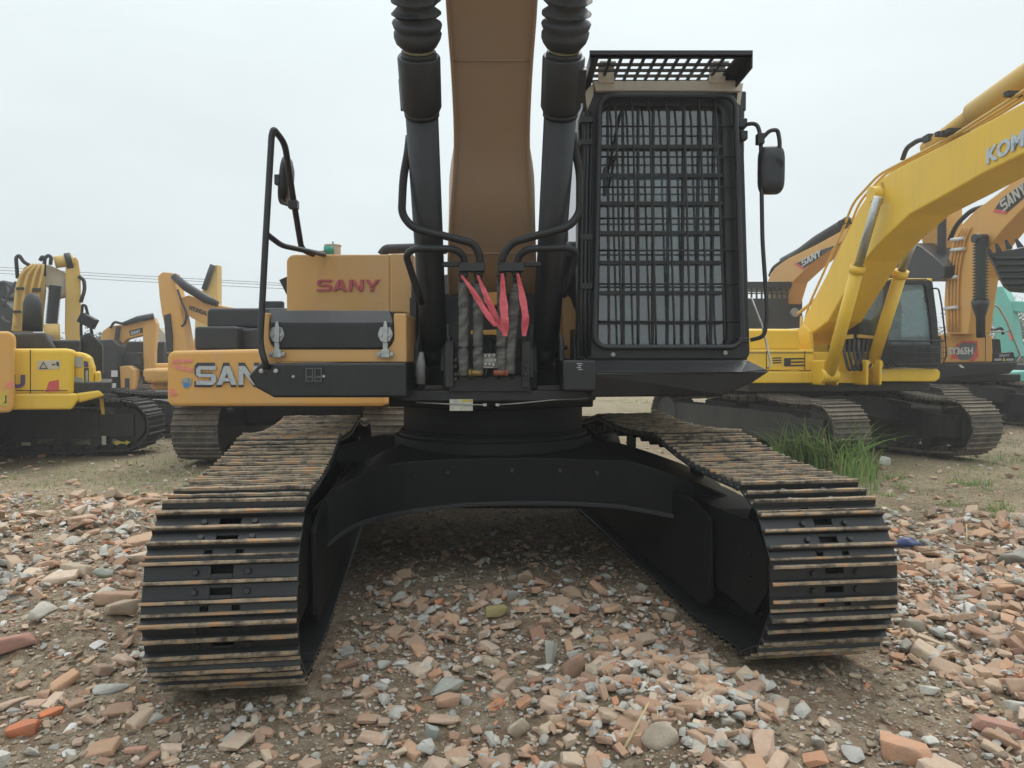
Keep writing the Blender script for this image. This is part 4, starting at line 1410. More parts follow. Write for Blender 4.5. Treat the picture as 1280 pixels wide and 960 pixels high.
mb.tube(fillet([ch.front(1164, 361, 1.3), ch.front(1173, 360, 1.4), ch.front(1177, 380, 1.45), ch.front(1182, 425, 1.45)], 0.1), 0.012, 8)
mb.build('cab_handrail', M['black'], kc)
# boom
bm_c = 0.02
kb_lo = [(1000, 432), (1006, 423), (1035, 402), (1053, 370), (1080, 326), (1103, 300), (1137, 268), (1183, 243), (1229, 217), (1280, 192), (1350, 160), (1420, 135)]
kb_hi = [(1420, 30), (1350, 92), (1280, 127.5), (1206, 167), (1165, 188), (1126, 208), (1103, 222), (1087, 240), (1073, 261), (1060, 288), (1040, 330), (1020, 368), (1005, 398), (998, 420)]
cs = -0.30
mb = MB(); mb.prism(sp(k_u, kb_lo + kb_hi, cs), k_u.v * 0.52)
kb = mb.build('boom', M['yellow'], ke, bevel=0.02)
mb = MB()
P = k_u.side(1233.5, 206, cs - 0.006); R = (k_u.side(1280, 182.5, cs - 0.006) - P); U = k_u.side(1230, 188, cs - 0.006) - P
t1 = P + R
put_text(mb, 'KOM', P, R, V((0, 0, 1)) * U.length, 0.008, 0.035)
mb.build('lettering', flat('pale_blue_lettering', (0.50, 0.58, 0.66), 0.5), kb)
mb = MB()
put_text(mb, 'ATSU', P + R * 1.04, R * 1.35, V((0, 0, 1)) * U.length, 0.008, 0.035)
mb.build('lettering', bpy.data.materials['pale_blue_lettering'], kb)
mb = MB()
p = k_u.side(1099, 243, cs); mb.cyl(p - k_u.v * 0.12, p + k_u.v * 0.66, 0.10, n=24); mb.cyl(p - k_u.v * 0.0, p + k_u.v * 0.05, 0.16, n=24)
mb.build('cylinder_boss', M['yellow'], kb, bevel=0.005)
for a, b, c in (((1036, 470), (1073, 332), (1098, 246)), ((1090, 456), (1127, 338), (1143, 298))):
    cc = cs - 0.14 if a[0] < 1050 else cs + 0.66
    A, B, Cc = [k_u.side(*q, cc) for q in (a, b, c)]
    mb = MB(); mb.tube([A, B], 0.084, 24); mb.tube([B - (B - A).normalized() * 0.10, B], 0.098, 24); mb.cyl(A - k_u.v * 0.12, A + k_u.v * 0.12, 0.09, n=16)
    cy = mb.build('boom_cylinder', M['yellow'], ke)
    mb = MB(); mb.tube([B, Cc], 0.055, 20)
    mb.build('cylinder_rod', M['chrome'], cy)
mb = MB()
for px, py in ((1030, 470), (1083, 470)):
    p = k_u.front(px, py, 1.25)
    for d_ in (-0.1, 0.1):
        mb.box(p + k_u.v * d_ + V((0, 0, 0.05)), (0.4, 0.04, 0.36), k_u.R)
mb.build('cylinder_bracket', M['yellow'], ke, bevel=0.02)
mb = MB()
A = k_u.side(1158, 186, -0.05); B = k_u.side(1216, 143, -0.05); Cc = k_u.side(1300, 82, -0.05); Dd = k_u.side(1420, 0, -0.05)
mb.tube([A, B], 0.085, 20); mb.tube([B, B.lerp(Cc, 0.02), Dd], [0.085, 0.13, 0.13], 24)
ac = mb.build('arm_cylinder', M['yellow2'], ke)
for k in range(3):
    mb = MB(); o_ = k_u.v * (0.03 + 0.09 * k)
    mb.tube(fillet([p + o_ for p in sp(k_u, [(1003, 405), (1008, 383), (1049, 292 - k), (1064, 253 - k), (1096, 218 - 2 * k), (1188, 170 - 2 * k), (1285, 108 - 2 * k), (1400, 32)], cs)], 0.15), 0.018, 8)
    mb.build('hydraulic_line', M['yellow2'], ke)
mb = MB()
mb.tube(fillet(sp(k_u, [(1128, 200), (1133, 185), (1148, 175), (1160, 174)], -0.1), 0.2), 0.03, 10)
mb.box(k_u.side(1163, 173, -0.1), (0.12, 0.12, 0.08))
mb.build('hose_loop', M['rubber'], ke)
mb = MB()
for px, py in ((1186, 168), (1192, 167), (1200, 164), (1062, 278), (1275, 118)):
    mb.box(k_u.side(px, py, cs + 0.1), (0.06, 0.3, 0.05), k_u.R)
mb.build('pipe_clamp', M['mudblack'], ke)
for k in range(4):
    x = 1056 + k * 6
    mb = MB(); mb.tube(fillet([k_u.front(x, 425, 1.1), k_u.front(x - 1, 440, 1.3), k_u.front(x + 5, 464, 1.35), k_u.front(x + 14, 458, 1.3), k_u.front(x + 18, 425, 1.1)], 0.1), 0.022, 8)
    mb.build('feed_hose', M['rubber'], ke)
mb = MB(); k_u.pf(mb, [(1042, 420), (1067, 418), (1067, 423), (1042, 425)], 1.1, 0.05); k_u.pf(mb, [(1073, 418), (1098, 420), (1098, 424), (1073, 422)], 1.1, 0.05)
mb.build('hose_bracket', M['yellow2'], ke)
mb = MB()
for a, b in (((1002, 395), (1001, 425)), ((998, 392), (1022, 372)), ((1022, 372), (1038, 340))):
    mb.tube([k_u.side(*a, cs + 0.05), k_u.side(*b, cs + 0.05)], 0.025, 8)
mb.build('hard_line', M['yellow2'], ke)
mb = MB(); k_u.ps(mb, [(996, 412), (1004, 406), (1012, 414), (1013, 443), (996, 443)], cs - 0.05, 0.06); k_u.ps(mb, [(996, 412), (1004, 406), (1012, 414), (1013, 443), (996, 443)], cs + 0.55, 0.06)
mb.build('boom_bracket', M['yellow'], ke, bevel=0.01)

# ---------------------------------------------------------------- orange machine with black sign panel behind it
s_u = Mach(9.75, 17.2, -86); se = machine('crawler_excavator', s_u, 'orange excavator behind the big yellow one, white number on a red flash')
undercarriage(se, Mach(9.75, 17.2, -80), 2.0, 1.3, 0.6, 0.4, 0.5)
deck(se, s_u, 'black', 0.98, -2.6, 1.0, 1.4)
mb = MB(); s_u.pf(mb, [(1172, 420), (1176, 418), (1236, 417), (1241, 420), (1242, 453), (1172, 454)], 1.1, 1.4)
tb2 = mb.build('side_cabinet', M['orange2'], se, bevel=0.04, seg=3)
mb = MB(); s_u.pf(mb, [(1241, 424), (1250, 424), (1252, 442), (1241, 442)], 1.0, 1.0)
mb.build('air_intake', M['black'], se)
mb = MB(); s_u.pf(mb, [(1240, 442), (1267, 440), (1270, 452), (1240, 453)], 1.1, 1.0)
sg_ = mb.build('black_panel', M['black'], se, bevel=0.01)
mb = MB(); q = s_u.front(1249, 446, 1.105)
put_text(mb, 'SANY', q, s_u.front(1262, 446, 1.105) - q, V((0, 0, 0.06)), 0.004, 0.03)
q = s_u.front(1244, 451, 1.105); put_text(mb, 'MINE', q, s_u.front(1252, 451, 1.105) - q, V((0, 0, 0.045)), 0.004, 0.03) if False else None
for xa, xb in ((1243, 1252), (1258, 1267)):
    s_u.pf(mb, [(xa, 448.3), (xb, 448), (xb, 450.8), (xa, 451)], 1.105, 0.005)
mb.build('lettering', M['silver'], sg_)
mb = MB(); s_u.pf(mb, [(1253, 450.5), (1255, 446.5), (1257, 450.5), (1255, 452)], 1.106, 0.005)
mb.build('emblem', M['ysticker'], sg_)
mb = MB(); s_u.pf(mb, [(1188, 449), (1196, 430), (1204, 426), (1222, 426), (1223, 446), (1216, 452), (1206, 449)], 1.104, 0.004)
dcl = mb.build('red_flash', M['red'], tb2)
mb = MB(); s_u.pf(mb, [(1196, 444), (1194, 438), (1202, 429), (1218, 428.5), (1221, 432), (1216, 446), (1210, 450), (1200, 450)], 1.108, 0.004)
mb.build('dark_hexagon', flat('dark_emblem', (0.12, 0.14, 0.14), 0.5), tb2)
mb = MB(); q = s_u.front(1185, 443.5, 1.112)
put_text(mb, 'SY365H', q, s_u.front(1216, 443, 1.112) - q, s_u.front(1185, 434, 1.112) - q, 0.006, 0.04)
mb.build('lettering', M['white'], tb2)
mb = MB(); s_u.pf(mb, [(1100, 463), (1175, 455), (1272, 452.5), (1272, 458), (1262, 467), (1180, 472), (1100, 478)], 1.25, 1.5)
skb = mb.build('side_skirt', M['blackm'], se, bevel=0.02)
mb = MB(); s_u.pf(mb, [(1198, 456), (1202, 456), (1206, 460), (1202, 460)], 1.262, 0.008)
mb.build('sticker', M['white'], skb)
rear(se, s_u, 'orange2', 'orange2', 1.0, 2.0, -2.8, 1.42, -0.6)
sb_lo = [(1210, 418), (1215, 380), (1220, 347), (1228, 325), (1238, 306), (1255, 285), (1277, 262), (1310, 235), (1350, 212)]
sb_hi = [(1350, 165), (1310, 190), (1280, 215), (1250, 240), (1220, 262), (1201, 282), (1190, 302), (1182, 340), (1180, 380), (1183, 418)]
cs2 = -0.30
mb = MB(); mb.prism(sp(s_u, sb_lo + sb_hi, cs2), s_u.v * 0.5)
sbm = mb.build('boom', M['orange2'], se, bevel=0.02)
mb = MB(); mb.prism(sp(s_u, [(1241, 265), (1252, 248), (1290, 222), (1290, 238), (1258, 266)], cs2 - 0.012), s_u.v * 0.012)
sgn_ = mb.build('boom_sign', M['blacklet'], sbm)
mb = MB(); mb.prism(sp(s_u, [(1241, 265), (1244, 261), (1259, 264), (1257, 268)], cs2 - 0.016), s_u.v * 0.01)
mb.build('red_tip', M['red'], sgn_)
mb = MB(); P = s_u.side(1254, 265, cs2 - 0.022); R = s_u.side(1284, 240, cs2 - 0.022) - P
wide_sany(mb, P, R, (s_u.side(1252, 252, cs2 - 0.022) - P).length * V((-0.4, 0, 1)).normalized(), 0.006)
mb.build('lettering', M['white'], sgn_)
mb = MB(); mb.tube(sp(s_u, [(1237, 262), (1256, 246), (1300, 212)], -0.05), [0.1, 0.13, 0.13], 16)
mb.tube(fillet(sp(s_u, [(1187, 300), (1196, 280), (1215, 262), (1232, 258)], -0.05), 0.3), 0.05, 10)
mb.build('arm_cylinder', M['cyl'], se)
for k in range(4):
    mb = MB(); mb.tube(fillet(sp(s_u, [(1186 + 4 * k, 415), (1185 + 4 * k, 380), (1186 + 4 * k, 340), (1194 + 4 * k, 300), (1204 + 3 * k, 284)], cs2 - 0.04), 0.3), 0.022, 8)
    mb.build('hydraulic_line', M['orange2'], se)
mb = MB()
for y in (299, 312, 347, 385):
    P = s_u.side(1181 + (8 if y < 320 else 0), y + 1, cs2 - 0.07); Q = s_u.side(1197 + (8 if y < 320 else 0), y - 1, cs2 - 0.07)
    mb.tube([P, Q], 0.04, 6)
mb.build('pipe_clamp', M['white'], se)
A = s_u.side(1226, 300, cs2 - 0.15); B = s_u.side(1225.5, 376, cs2 - 0.15); Cq = s_u.side(1226, 422, cs2 - 0.15)
mb = MB(); rg = []
d = (B - A); Ld = d.length; d.normalize(); a1_ = d.orthogonal().normalized(); a2_ = d.cross(a1_)
for i in range(41):
    r = 0.15 if i % 2 else 0.085
    rg.append([A + d * (Ld * i / 40) + (a1_ * math.cos(t * PI / 10) + a2_ * math.sin(t * PI / 10)) * r for t in range(20)])
mb.loft(rg, True, True)
bcy = mb.build('rubber_bellows', flat('worn_rubber', (0.035, 0.05, 0.045), 0.6), se)
mb = MB(); mb.tube([B, B + (Cq - B) * 0.15, B + (Cq - B) * 0.45, Cq], [0.17, 0.15, 0.085, 0.08], 20); mb.cyl(A - s_u.v * 0.15 - d * 0.03, A + s_u.v * 0.1 - d * 0.03, 0.09, n=18)
mb.build('boom_cylinder', M['cyl'], se)
mb = MB()
mb.tube(fillet([s_u.front(x, y, 1.2) for x, y in ((1212, 417), (1224, 415), (1230, 384), (1246, 380), (1258, 400), (1276, 445), (1270, 454))], 0.15), 0.022, 8)
mb.tube([s_u.front(1231, 415, 1.2), s_u.front(1262, 414, 1.2)], 0.018, 8)
mb.build('handrail', M['zinc'], se)
mb = MB(); mb.tube(fillet([s_u.front(x, y, 0.9) for x, y in ((1226, 416), (1231, 405), (1240, 414), (1252, 409), (1254, 418))], 0.1), 0.03, 8)
mb.build('hose_loop', M['rubber'], se)


# ---------------------------------------------------------------- generic whole machines further off
def whole(label, x, y, deg, body, hood=None, scale_top=2.1, cab=False, ud=None, cabmat='black', z=0.95):
    m_ = Mach(x, y, deg)
    e = machine('crawler_excavator', m_, label)
    undercarriage(e, Mach(x, y, ud if ud is not None else deg), 1.75, 1.2, n=36)
    deck(e, m_, 'black', z)
    rear(e, m_, body, hood or body, z, scale_top)
    if cab: simple_cab(e, m_, cabmat)
    return e, m_


def bucket(e, m_, c, outline, width, teeth, mat, name='bucket'):
    mb = MB(); mb.prism(sp(m_, outline, c), m_.v * width)
    b = mb.build(name, M[mat], e, bevel=0.02)
    for poly in teeth:
        mb = MB(); mb.prism(sp(m_, poly, c), m_.v * 0.1)
        mb.build('bucket_tooth', M[mat], b)
    return b


# arm and bucket above the yellow machine's cab
e4, m4 = whole('orange excavator mostly hidden behind the yellow cab, black bucket hanging above that cab', 10.0, 21.0, -90, 'orange2')
mb = MB(); mb.prism(sp(m4, [(1150, 262), (1178, 258), (1179, 300), (1176, 335), (1160, 336), (1152, 300)], -0.3), m4.v * 0.45)
mb.build('arm', M['orange2'], e4, bevel=0.02)
mb = MB(); mb.prism(sp(m4, [(1178, 257), (1160, 245), (1122, 256), (1092, 290), (1072, 340), (1058, 405), (1086, 405), (1096, 350), (1115, 302), (1150, 278)], -0.28), m4.v * 0.4)
mb.build('boom', M['orange2'], e4, bevel=0.02)
mb = MB(); A = m4.side(1177.5, 262, -0.45); B = m4.side(1177, 335, -0.45); rg = []
d = (B - A); Ld = d.length; d.normalize(); a1_ = d.orthogonal().normalized(); a2_ = d.cross(a1_)
for i in range(51):
    r = 0.10 if i % 2 else 0.075
    rg.append([A + d * (Ld * i / 50) + (a1_ * math.cos(t * PI / 8) + a2_ * math.sin(t * PI / 8)) * r for t in range(16)])
mb.loft(rg, True, True); mb.build('bucket_cylinder', M['rubber'], e4)
bucket(e4, m4, -0.75, [(1100, 347), (1104, 338), (1112, 332), (1125, 315), (1142, 304), (1152, 309), (1166, 320), (1180, 333), (1180, 347), (1165, 352), (1150, 350)], 1.4, [], 'black')

# machine behind with the SANY boom and barred cab
e2, m2 = whole('orange excavator with black sign on its boom, low behind the yellow boom', 8.2, 22.5, -80, 'orange2', 'black', cab=False)
mb = MB(); mb.prism(sp(m2, [(958, 356), (963, 342), (972, 332), (985, 323), (1020, 306), (1060, 284), (1150, 235), (1152, 252), (1058, 298), (1036, 312), (1012, 332), (990, 353), (982, 380), (960, 380)], -0.3), m2.v * 0.5)
b2 = mb.build('boom', M['orange2'], e2, bevel=0.02)
mb = MB(); mb.prism(sp(m2, [(993, 330), (1000, 327), (1030, 311), (1050, 305), (1036, 313), (1005, 335)], -0.315), m2.v * 0.012)
sgn2 = mb.build('boom_sign', M['blacklet'], b2)
mb = MB(); P = m2.side(1003, 333, -0.325); R = m2.side(1027, 319.5, -0.325) - P
wide_sany(mb, P, R, V((-0.15, 0, 1)).normalized() * (m2.side(1003, 325, -0.325) - P).length, 0.01)
mb.build('lettering', M['white'], sgn2)
mb = MB(); mb.prism(sp(m2, [(992, 330), (995, 328.5), (1006, 335), (1003, 337)], -0.32), m2.v * 0.012)
mb.build('red_tip', M['red'], sgn2)
mb = MB(); mb.tube(sp(m2, [(978, 326), (1000, 315), (1020, 301), (1060, 277)], 0.0), [0.10, 0.12, 0.14, 0.14], 14)
mb.tube(fillet(sp(m2, [(962, 345), (966, 335), (975, 328), (982, 325)], 0.0), 0.3), 0.05, 8)
mb.build('arm_cylinder', M['cyl'], e2)
mb = MB()
m2.pf(mb, [(930, 352), (992, 352), (989, 360), (930, 360)], 1.0, 1.4); m2.pf(mb, [(930, 373), (986, 373), (984, 436), (930, 436)], 1.0, 1.3)
for i in range(8):
    x = 939 + i * 6.4; m2.pf(mb, [(x, 360), (x + 1.8, 360), (x + 1.8, 373), (x, 373)], 1.0, 0.05)
m2.pf(mb, [(930, 366), (986, 366), (986, 367.4), (930, 367.4)], 1.01, 0.04)
m2.pf(mb, [(985, 374), (1003, 374), (1003, 410), (984, 410)], 0.6, 1.2)
mb.build('guarded_cab', M['black'], e2, bevel=0.01)
mb = MB(); p = m2.front(993, 391, 1.1); mb.tube([p, p - V((0, 0.08, 0))], [0.14, 0.11], 16)
mb.build('work_light', flat('grey_lamp', (0.3, 0.28, 0.25), 0.5), e2)

# teal machine at the far right
e5, m5 = whole('turquoise excavator at the right edge behind the orange machine', 15.6, 21.5, -95, 'teal', 'black', scale_top=1.35)
mb = MB(); mb.prism(sp(m5, [(1238, 364), (1244, 358), (1253, 358), (1262, 376), (1268, 410), (1273, 446), (1255, 452), (1246, 430), (1240, 395)], -0.3), m5.v * 0.2)
mb.build('arm', M['teal'], e5, bevel=0.03)
mb = MB(); mb.prism(sp(m5, [(1260, 380), (1266, 376), (1340, 380), (1400, 430), (1385, 445), (1330, 398), (1264, 389)], -0.25), m5.v * 0.18)
mb.build('boom', M['teal'], e5, bevel=0.03)
mb = MB(); m5.pf(mb, [(1226, 467), (1300, 463), (1300, 481), (1232, 480)], 1.5, 1.2)
mb.build('side_skirt', M['teal'], e5, bevel=0.03)
mb = MB(); p = m5.side(1262, 412, -0.32); mb.prism(sp(m5, [(1260, 416), (1264, 414), (1267, 424), (1263, 426)], -0.32), m5.v * 0.015)
mb.build('red_mark', M['spray'], e5)

# machine out of the frame whose lifted black bucket comes in at the right edge
e6, m6 = whole('excavator beyond the right edge, only its lifted toothed black bucket in view', 13.4, 12.5, 178, 'yellow')
tt = []
for x0, y0, x1, y1 in ((1236, 318, 1235, 310), (1247, 315, 1245, 304), (1260, 311, 1257, 300), (1274, 309, 1270, 298.5), (1290, 307, 1285, 297)):
    tt.append([(x0 - 2, y0), (x1 - 1, y1), (x1 + 2, y1), (x0 + 6, y0 - 1)])
mb = MB(); mb.prism(sp(m6, [(1235, 317), (1292, 307), (1350, 305), (1358, 335), (1345, 358), (1290, 364), (1264, 362), (1255, 355), (1247, 340), (1242, 328)], 0.5), V((0.42, 0.66, 0.02)))
bk6 = mb.build('bucket', M['black'], e6, bevel=0.02)
for poly in tt:
    mb = MB(); mb.prism(sp(m6, poly, 0.52), V((0.06, 0.10, 0))); mb.build('bucket_tooth', M['black'], bk6)
mb = MB()
for q_ in range(5):
    mb.tube([m6.side(1242 + 3 * q_, 323 + 8 * q_, 0.51), m6.side(1352 - q_, 322 + 8 * q_, 0.51)], 0.03, 6)
mb.build('wear_strip', M['black'], bk6)
mb = MB(); mb.prism(sp(m6, [(1300, 312), (1320, 300), (1420, 80), (1450, 90), (1400, 230), (1335, 340)], 0.15), m6.v * -0.4); mb.build('arm', M['yellow'], e6, bevel=0.02)
mb = MB(); mb.prism(sp(m6, [(1420, 80), (1450, 60), (1560, 130), (1640, 420), (1590, 430), (1520, 190)], 0.15), m6.v * -0.4); mb.build('boom', M['yellow'], e6, bevel=0.02)

# ---------------------------------------------------------------- left side
# orange counterweight with silver letters just left of the tracks
l5 = Mach(-3.0, 12.0, 88); e = machine('crawler_excavator', l5, 'orange excavator turned away, big silver letters on its counterweight')
undercarriage(e, Mach(-2.95, 12.15, 90), 1.95, 1.27, 0.62, 0.38, 0.5)
deck(e, l5, 'mudblack', 0.95, -2.2, 1.2)
mb = MB()
out = rr_poly(208, 433, 480, 508, 9, (1, 0, 0, 1), 5)
out = [(x, y + (6 - 6 * min(1, (x - 208) / 90)) if y < 460 else y) for x, y in out]
l5.pf(mb, out, -2.45, 0.7)
cw = mb.build('counterweight', M['orange2'], e, bevel=0.05, seg=3)
XX = -2.455
def ltx(px0, py1, px1, py0, X_):
    P_ = l5.front(px0, py1, X_); return P_, l5.front(px1, py1, X_) - P_, l5.front(px0, py0, X_) - P_
mb = MB(); P, R, U = ltx(246, 481.5, 350, 456, XX + 0.002)
wide_sany(mb, P - R.normalized() * 0.03 + V((0, 0, -0.025)), R * 1.04, U * 1.2, 0.006, 0.24)
mb.build('letter_outline', M['blacklet'], cw)  # black outline backing the silver letters
mb = MB(); P, R, U = ltx(246, 481, 350, 457.5, XX - 0.008)
wide_sany(mb, P, R, U, 0.02, 0.22)
mb.build('lettering', M['silver'], cw)
mb = MB()
for poly in ([(215, 449.5), (240, 449), (240, 453), (215, 454)], [(216, 456), (222, 456), (241, 461), (241, 465), (220, 461)], [(211, 487), (217, 486), (222, 494), (211, 495)]):
    l5.pf(mb, poly, XX - 0.004, 0.008)
mb.build('spray_mark', M['spray'], cw)
mb = MB(); l5.pf(mb, [(226, 474), (236, 472), (236, 477), (227, 478)], XX - 0.003, 0.006); l5.pf(mb, [(237, 474), (240, 473), (239, 481), (234, 486), (237, 480)], XX - 0.003, 0.006)
mb.build('emblem', flat('grey_emblem', (0.25, 0.33, 0.33), 0.5), cw)
mb = MB(); l5.pf(mb, [(228, 479), (237, 478), (235, 484), (230, 485)], XX - 0.003, 0.006); mb.build('emblem_globe', M['blue'], cw)
mb = MB(); l5.pf(mb, rr_poly(258, 385, 362, 410, 6, (1, 0, 0, 0)), -1.3, 1.0); 
mb.build('engine_hood', M['blackm'], e, bevel=0.04, seg=3)
mb = MB(); l5.pf(mb, rr_poly(243, 408, 296, 437, 4, (1, 1, 0, 0)), -1.9, 0.7); l5.pf(mb, [(296, 412), (322, 410), (322, 437), (296, 437)], -1.7, 0.8)
mb.build('muffler_cover', M['blackm'], e, bevel=0.03, seg=3)
mb = MB(); l5.box(mb, -1.7, -0.2, -1.38, 1.38, 1.1, 1.6); mb.build('engine_bay', M['mudblack'], e, bevel=0.03)
simple_cab(e, l5, 'black', -0.3, 1.2, 0.42, 1.36, 1.1, 2.0)

# yellow machine with the purple letter, seen side on
l2 = Mach(-7.1, 12.3, -62); l2t = Mach(-8.05, 12.45, 4); e = machine('crawler_excavator', l2, 'yellow excavator at the left edge with a purple letter and a red patch')
undercarriage(e, l2t, 2.1, 1.2, 0.6, 0.36, 0.46, mat='mudblack', n=46)
mb = MB(); p = l2t.w(1.55, -1.425, 0.47)
def l2a(pts): return [l2t.side(x, y, -1.43) for x, y in pts]
mb.prism(l2a([(143, 552), (148, 551), (150, 552.5), (157, 552.5), (157, 550.5), (163, 553), (157, 556.5), (157, 554.5), (150, 554.5), (146, 556.5), (143, 556)]), l2t.v * 0.01)
mb.build('arrow_sticker', M['ysticker'], e)
mb = MB(); mb.prism(l2a([(127, 545), (132.5, 545), (132.5, 556), (127, 556)]), l2t.v * 0.01); mb.prism(l2a([(27, 553), (38, 553), (38, 557), (27, 557)]), l2t.v * 0.01)
mb.build('sticker', M['sticker'], e)
deck(e, l2, 'mudblack', 0.98, 0.2, 2.2, 0.4)
XF = 2.3
mb = MB()
l2.pf(mb, [(-120, 436), (83, 435.5), (92, 437), (92, 493), (-120, 493)], XF, 2.2)
l2.pf(mb, [(92, 439), (106, 441), (113, 447), (117, 460), (118, 490), (92, 493)], XF - 0.25, 1.9)
cw = mb.build('counterweight', M['yellow'], e, bevel=0.05, seg=3)
mb = MB(); l2.pf(mb, [(-120, 492), (96, 492), (98, 500), (90, 512), (-120, 513)], XF + 0.03, 2.0); l2.pf(mb, [(94, 492), (124, 488), (131, 495), (98, 504)], XF - 0.05, 1.5)
mb.build('lower_skirt', M['yellow'], e, bevel=0.03, seg=3)
mb = MB(); l2.pf(mb, [(118, 465), (124, 465), (126, 488), (118, 488)], XF - 0.3, 1.2); mb.build('side_panel', M['yellow'], e, bevel=0.02)
mb = MB()
q = l2.front(-92, 485, XF + 0.008); put_text(mb, 'KOMATSU', q, l2.front(31.5, 485, XF + 0.008) - q, l2.front(-92, 467.5, XF + 0.008) - q, 0.012, 0.065)
mb.build('lettering', M['navy'], cw); KW2 = cw
mb = MB(); l2.pf(mb, [(61, 477), (66, 476), (73.5, 474.5), (74, 489), (57, 490)], XF + 0.006, 0.008); mb.build('red_patch', M['red'], cw)
mb = MB(); l2.pf(mb, [(47, 451), (75, 450), (75, 461), (47, 462.5)], XF + 0.006, 0.008); stk = mb.build('warning_sticker', M['cream'], cw)
mb = MB()
tri = [(49, 461), (54, 452), (60, 461)]; tin = [(50.6, 460), (54.1, 454), (58.4, 460)]
mb.ring([l2.front(x, y, XF + 0.012) for x, y in tri], [l2.front(x, y, XF + 0.012) for x, y in tin], -l2.u * 0.004)
l2.pf(mb, [(65, 455), (69, 454.5), (69, 456), (65, 456.5)], XF + 0.012, 0.004); l2.pf(mb, [(70, 453), (73, 452), (74, 458), (71, 457)], XF + 0.012, 0.004)
mb.build('warning_symbol', M['blacklet'], cw)
mb = MB(); l2.pf(mb, [(93, 446), (103, 446), (103, 459), (94, 459)], XF - 0.242, 0.008); l2.pf(mb, [(93, 470), (103, 473), (103, 486), (94, 484)], XF - 0.242, 0.008); l2.pf(mb, [(107, 463), (110, 463), (110.5, 486), (107, 486)], XF - 0.242, 0.008); l2.pf(mb, [(113, 477), (124, 477), (124, 482), (114, 482)], XF - 0.24, 0.006)
mb.build('notice_sticker', flat('grey_green_sticker', (0.38, 0.42, 0.38), 0.5), cw)
mb = MB(); l2.pf(mb, [(104.5, 451), (110, 452), (110.5, 459), (105, 459)], XF - 0.24, 0.008); mb.build('purple_sticker', M['navy'], cw)
mb = MB(); l2.pf(mb, [(105, 460), (111, 460), (111.5, 488), (105.5, 488)], XF - 0.246, 0.008); mb.build('door_recess', M['blacklet'], cw)
mb = MB(); l2.pf(mb, [(-100, 416), (54, 415.5), (57, 417), (69, 436), (-100, 436)], XF - 0.5, 1.4); mb.build('engine_hood', M['mudblack'], e, bevel=0.04, seg=3)
mb = MB(); l2.pf(mb, [(124, 498), (129, 498), (131, 518), (127, 518)], 1.6, 0.1); mb.build('step', M['yellow'], e)
mb = MB(); l2.pf(mb, [(100, 420), (112, 415), (128, 430), (128, 470), (118, 470), (112, 447), (100, 438)], 0.8, 0.9); l2.pf(mb, [(62, 425), (100, 425), (100, 440), (62, 440)], 1.4, 0.9)
mb.build('cab', M['black'], e, bevel=0.03)
mb = MB(); A = l2.front(40.5, 414, 1.5); B = l2.front(40.5, 380, 1.5)
mb.tube([A, B, B + V((0, 0, 0.10)), B + V((0, 0, 0.16))], [0.125, 0.12, 0.09, 0.03], 20); mb.build('exhaust_stack', M['rubber'], e)
mb = MB()
mb.tube(fillet([l2.front(x, y, 0.6) for x, y in ((103, 435), (101, 410), (103, 381), (107, 382), (113, 405), (117, 432))], 0.1), 0.022, 8)
mb.box(l2.front(110, 401, 0.7), (0.25, 0.12, 0.16), Matrix.Rotation(0.5, 3, 'Y')); mb.build('handrail', M['cyl'], e)

# yellow machine behind with its front folded up, seen end on
l7 = Mach(-8.6, 16.6, -60); e, _m = whole('yellow excavator with folded boom and hoses standing up behind the purple lettered one', -12.6, 17.4, -90, 'yellow2', scale_top=1.5)
def l7p(mb, poly, X, d): l7.pf(mb, poly, X, d)
mb = MB()
l7p(mb, [(14, 414), (17, 385), (19, 362), (24, 345), (30, 334), (38, 330), (52, 332), (56, 345), (57, 362), (54, 390), (53, 414)], 1.0, 0.45)
bmo = mb.build('boom', M['yellow2'], e, bevel=0.02)
mb = MB(); l7p(mb, [(52, 330), (62, 331), (97, 348), (96, 367), (72, 373), (56, 355), (50, 345)], 0.9, 0.4)
pnl = mb.build('boom_head', M['cream'], e, bevel=0.02)
mb = MB(); l7p(mb, [(80, 348), (90, 349), (90, 363), (80, 361)], 0.91, 0.005); mb.build('notice_sticker', M['silver'], pnl)
mb = MB(); l7p(mb, [(82, 333), (86, 324), (95, 321), (98, 326), (101, 345), (101, 420), (97, 433), (83, 434), (81, 415)], 1.05, 0.4)
mb.build('arm', M['yellow2'], e, bevel=0.02)
mb = MB(); p0 = l7.front(68, 328, 1.0); p1 = l7.front(92, 325, 1.0); mb.tube([p0, p1], [0.12, 0.12], 14); mb.build('arm_cylinder', M['yellow2'], e)
mb = MB(); p0 = l7.front(82, 327, 0.98); p1 = l7.front(90, 326, 0.98); mb.tube([p0, p1], 0.17, 14); mb.build('arm_hose_bundle', M['rubber'], e)
mb = MB()
A = l7.front(69, 357, 1.15); B = l7.front(64.5, 405, 1.15); d = (B - A); Ld = d.length; d.normalize(); a1_ = d.orthogonal().normalized(); a2_ = d.cross(a1_); rg = []
for i in range(37):
    r = 0.125 if i % 2 else 0.09
    rg.append([A + d * (Ld * i / 36) + (a1_ * math.cos(t * PI / 8) + a2_ * math.sin(t * PI / 8)) * r for t in range(16)])
mb.loft(rg, True, True); mb.build('rubber_bellows', M['rubber'], e)
mb = MB(); mb.tube([B, l7.front(66, 428, 1.15)], 0.14, 14); mb.build('boom_cylinder', M['yellow2'], e)
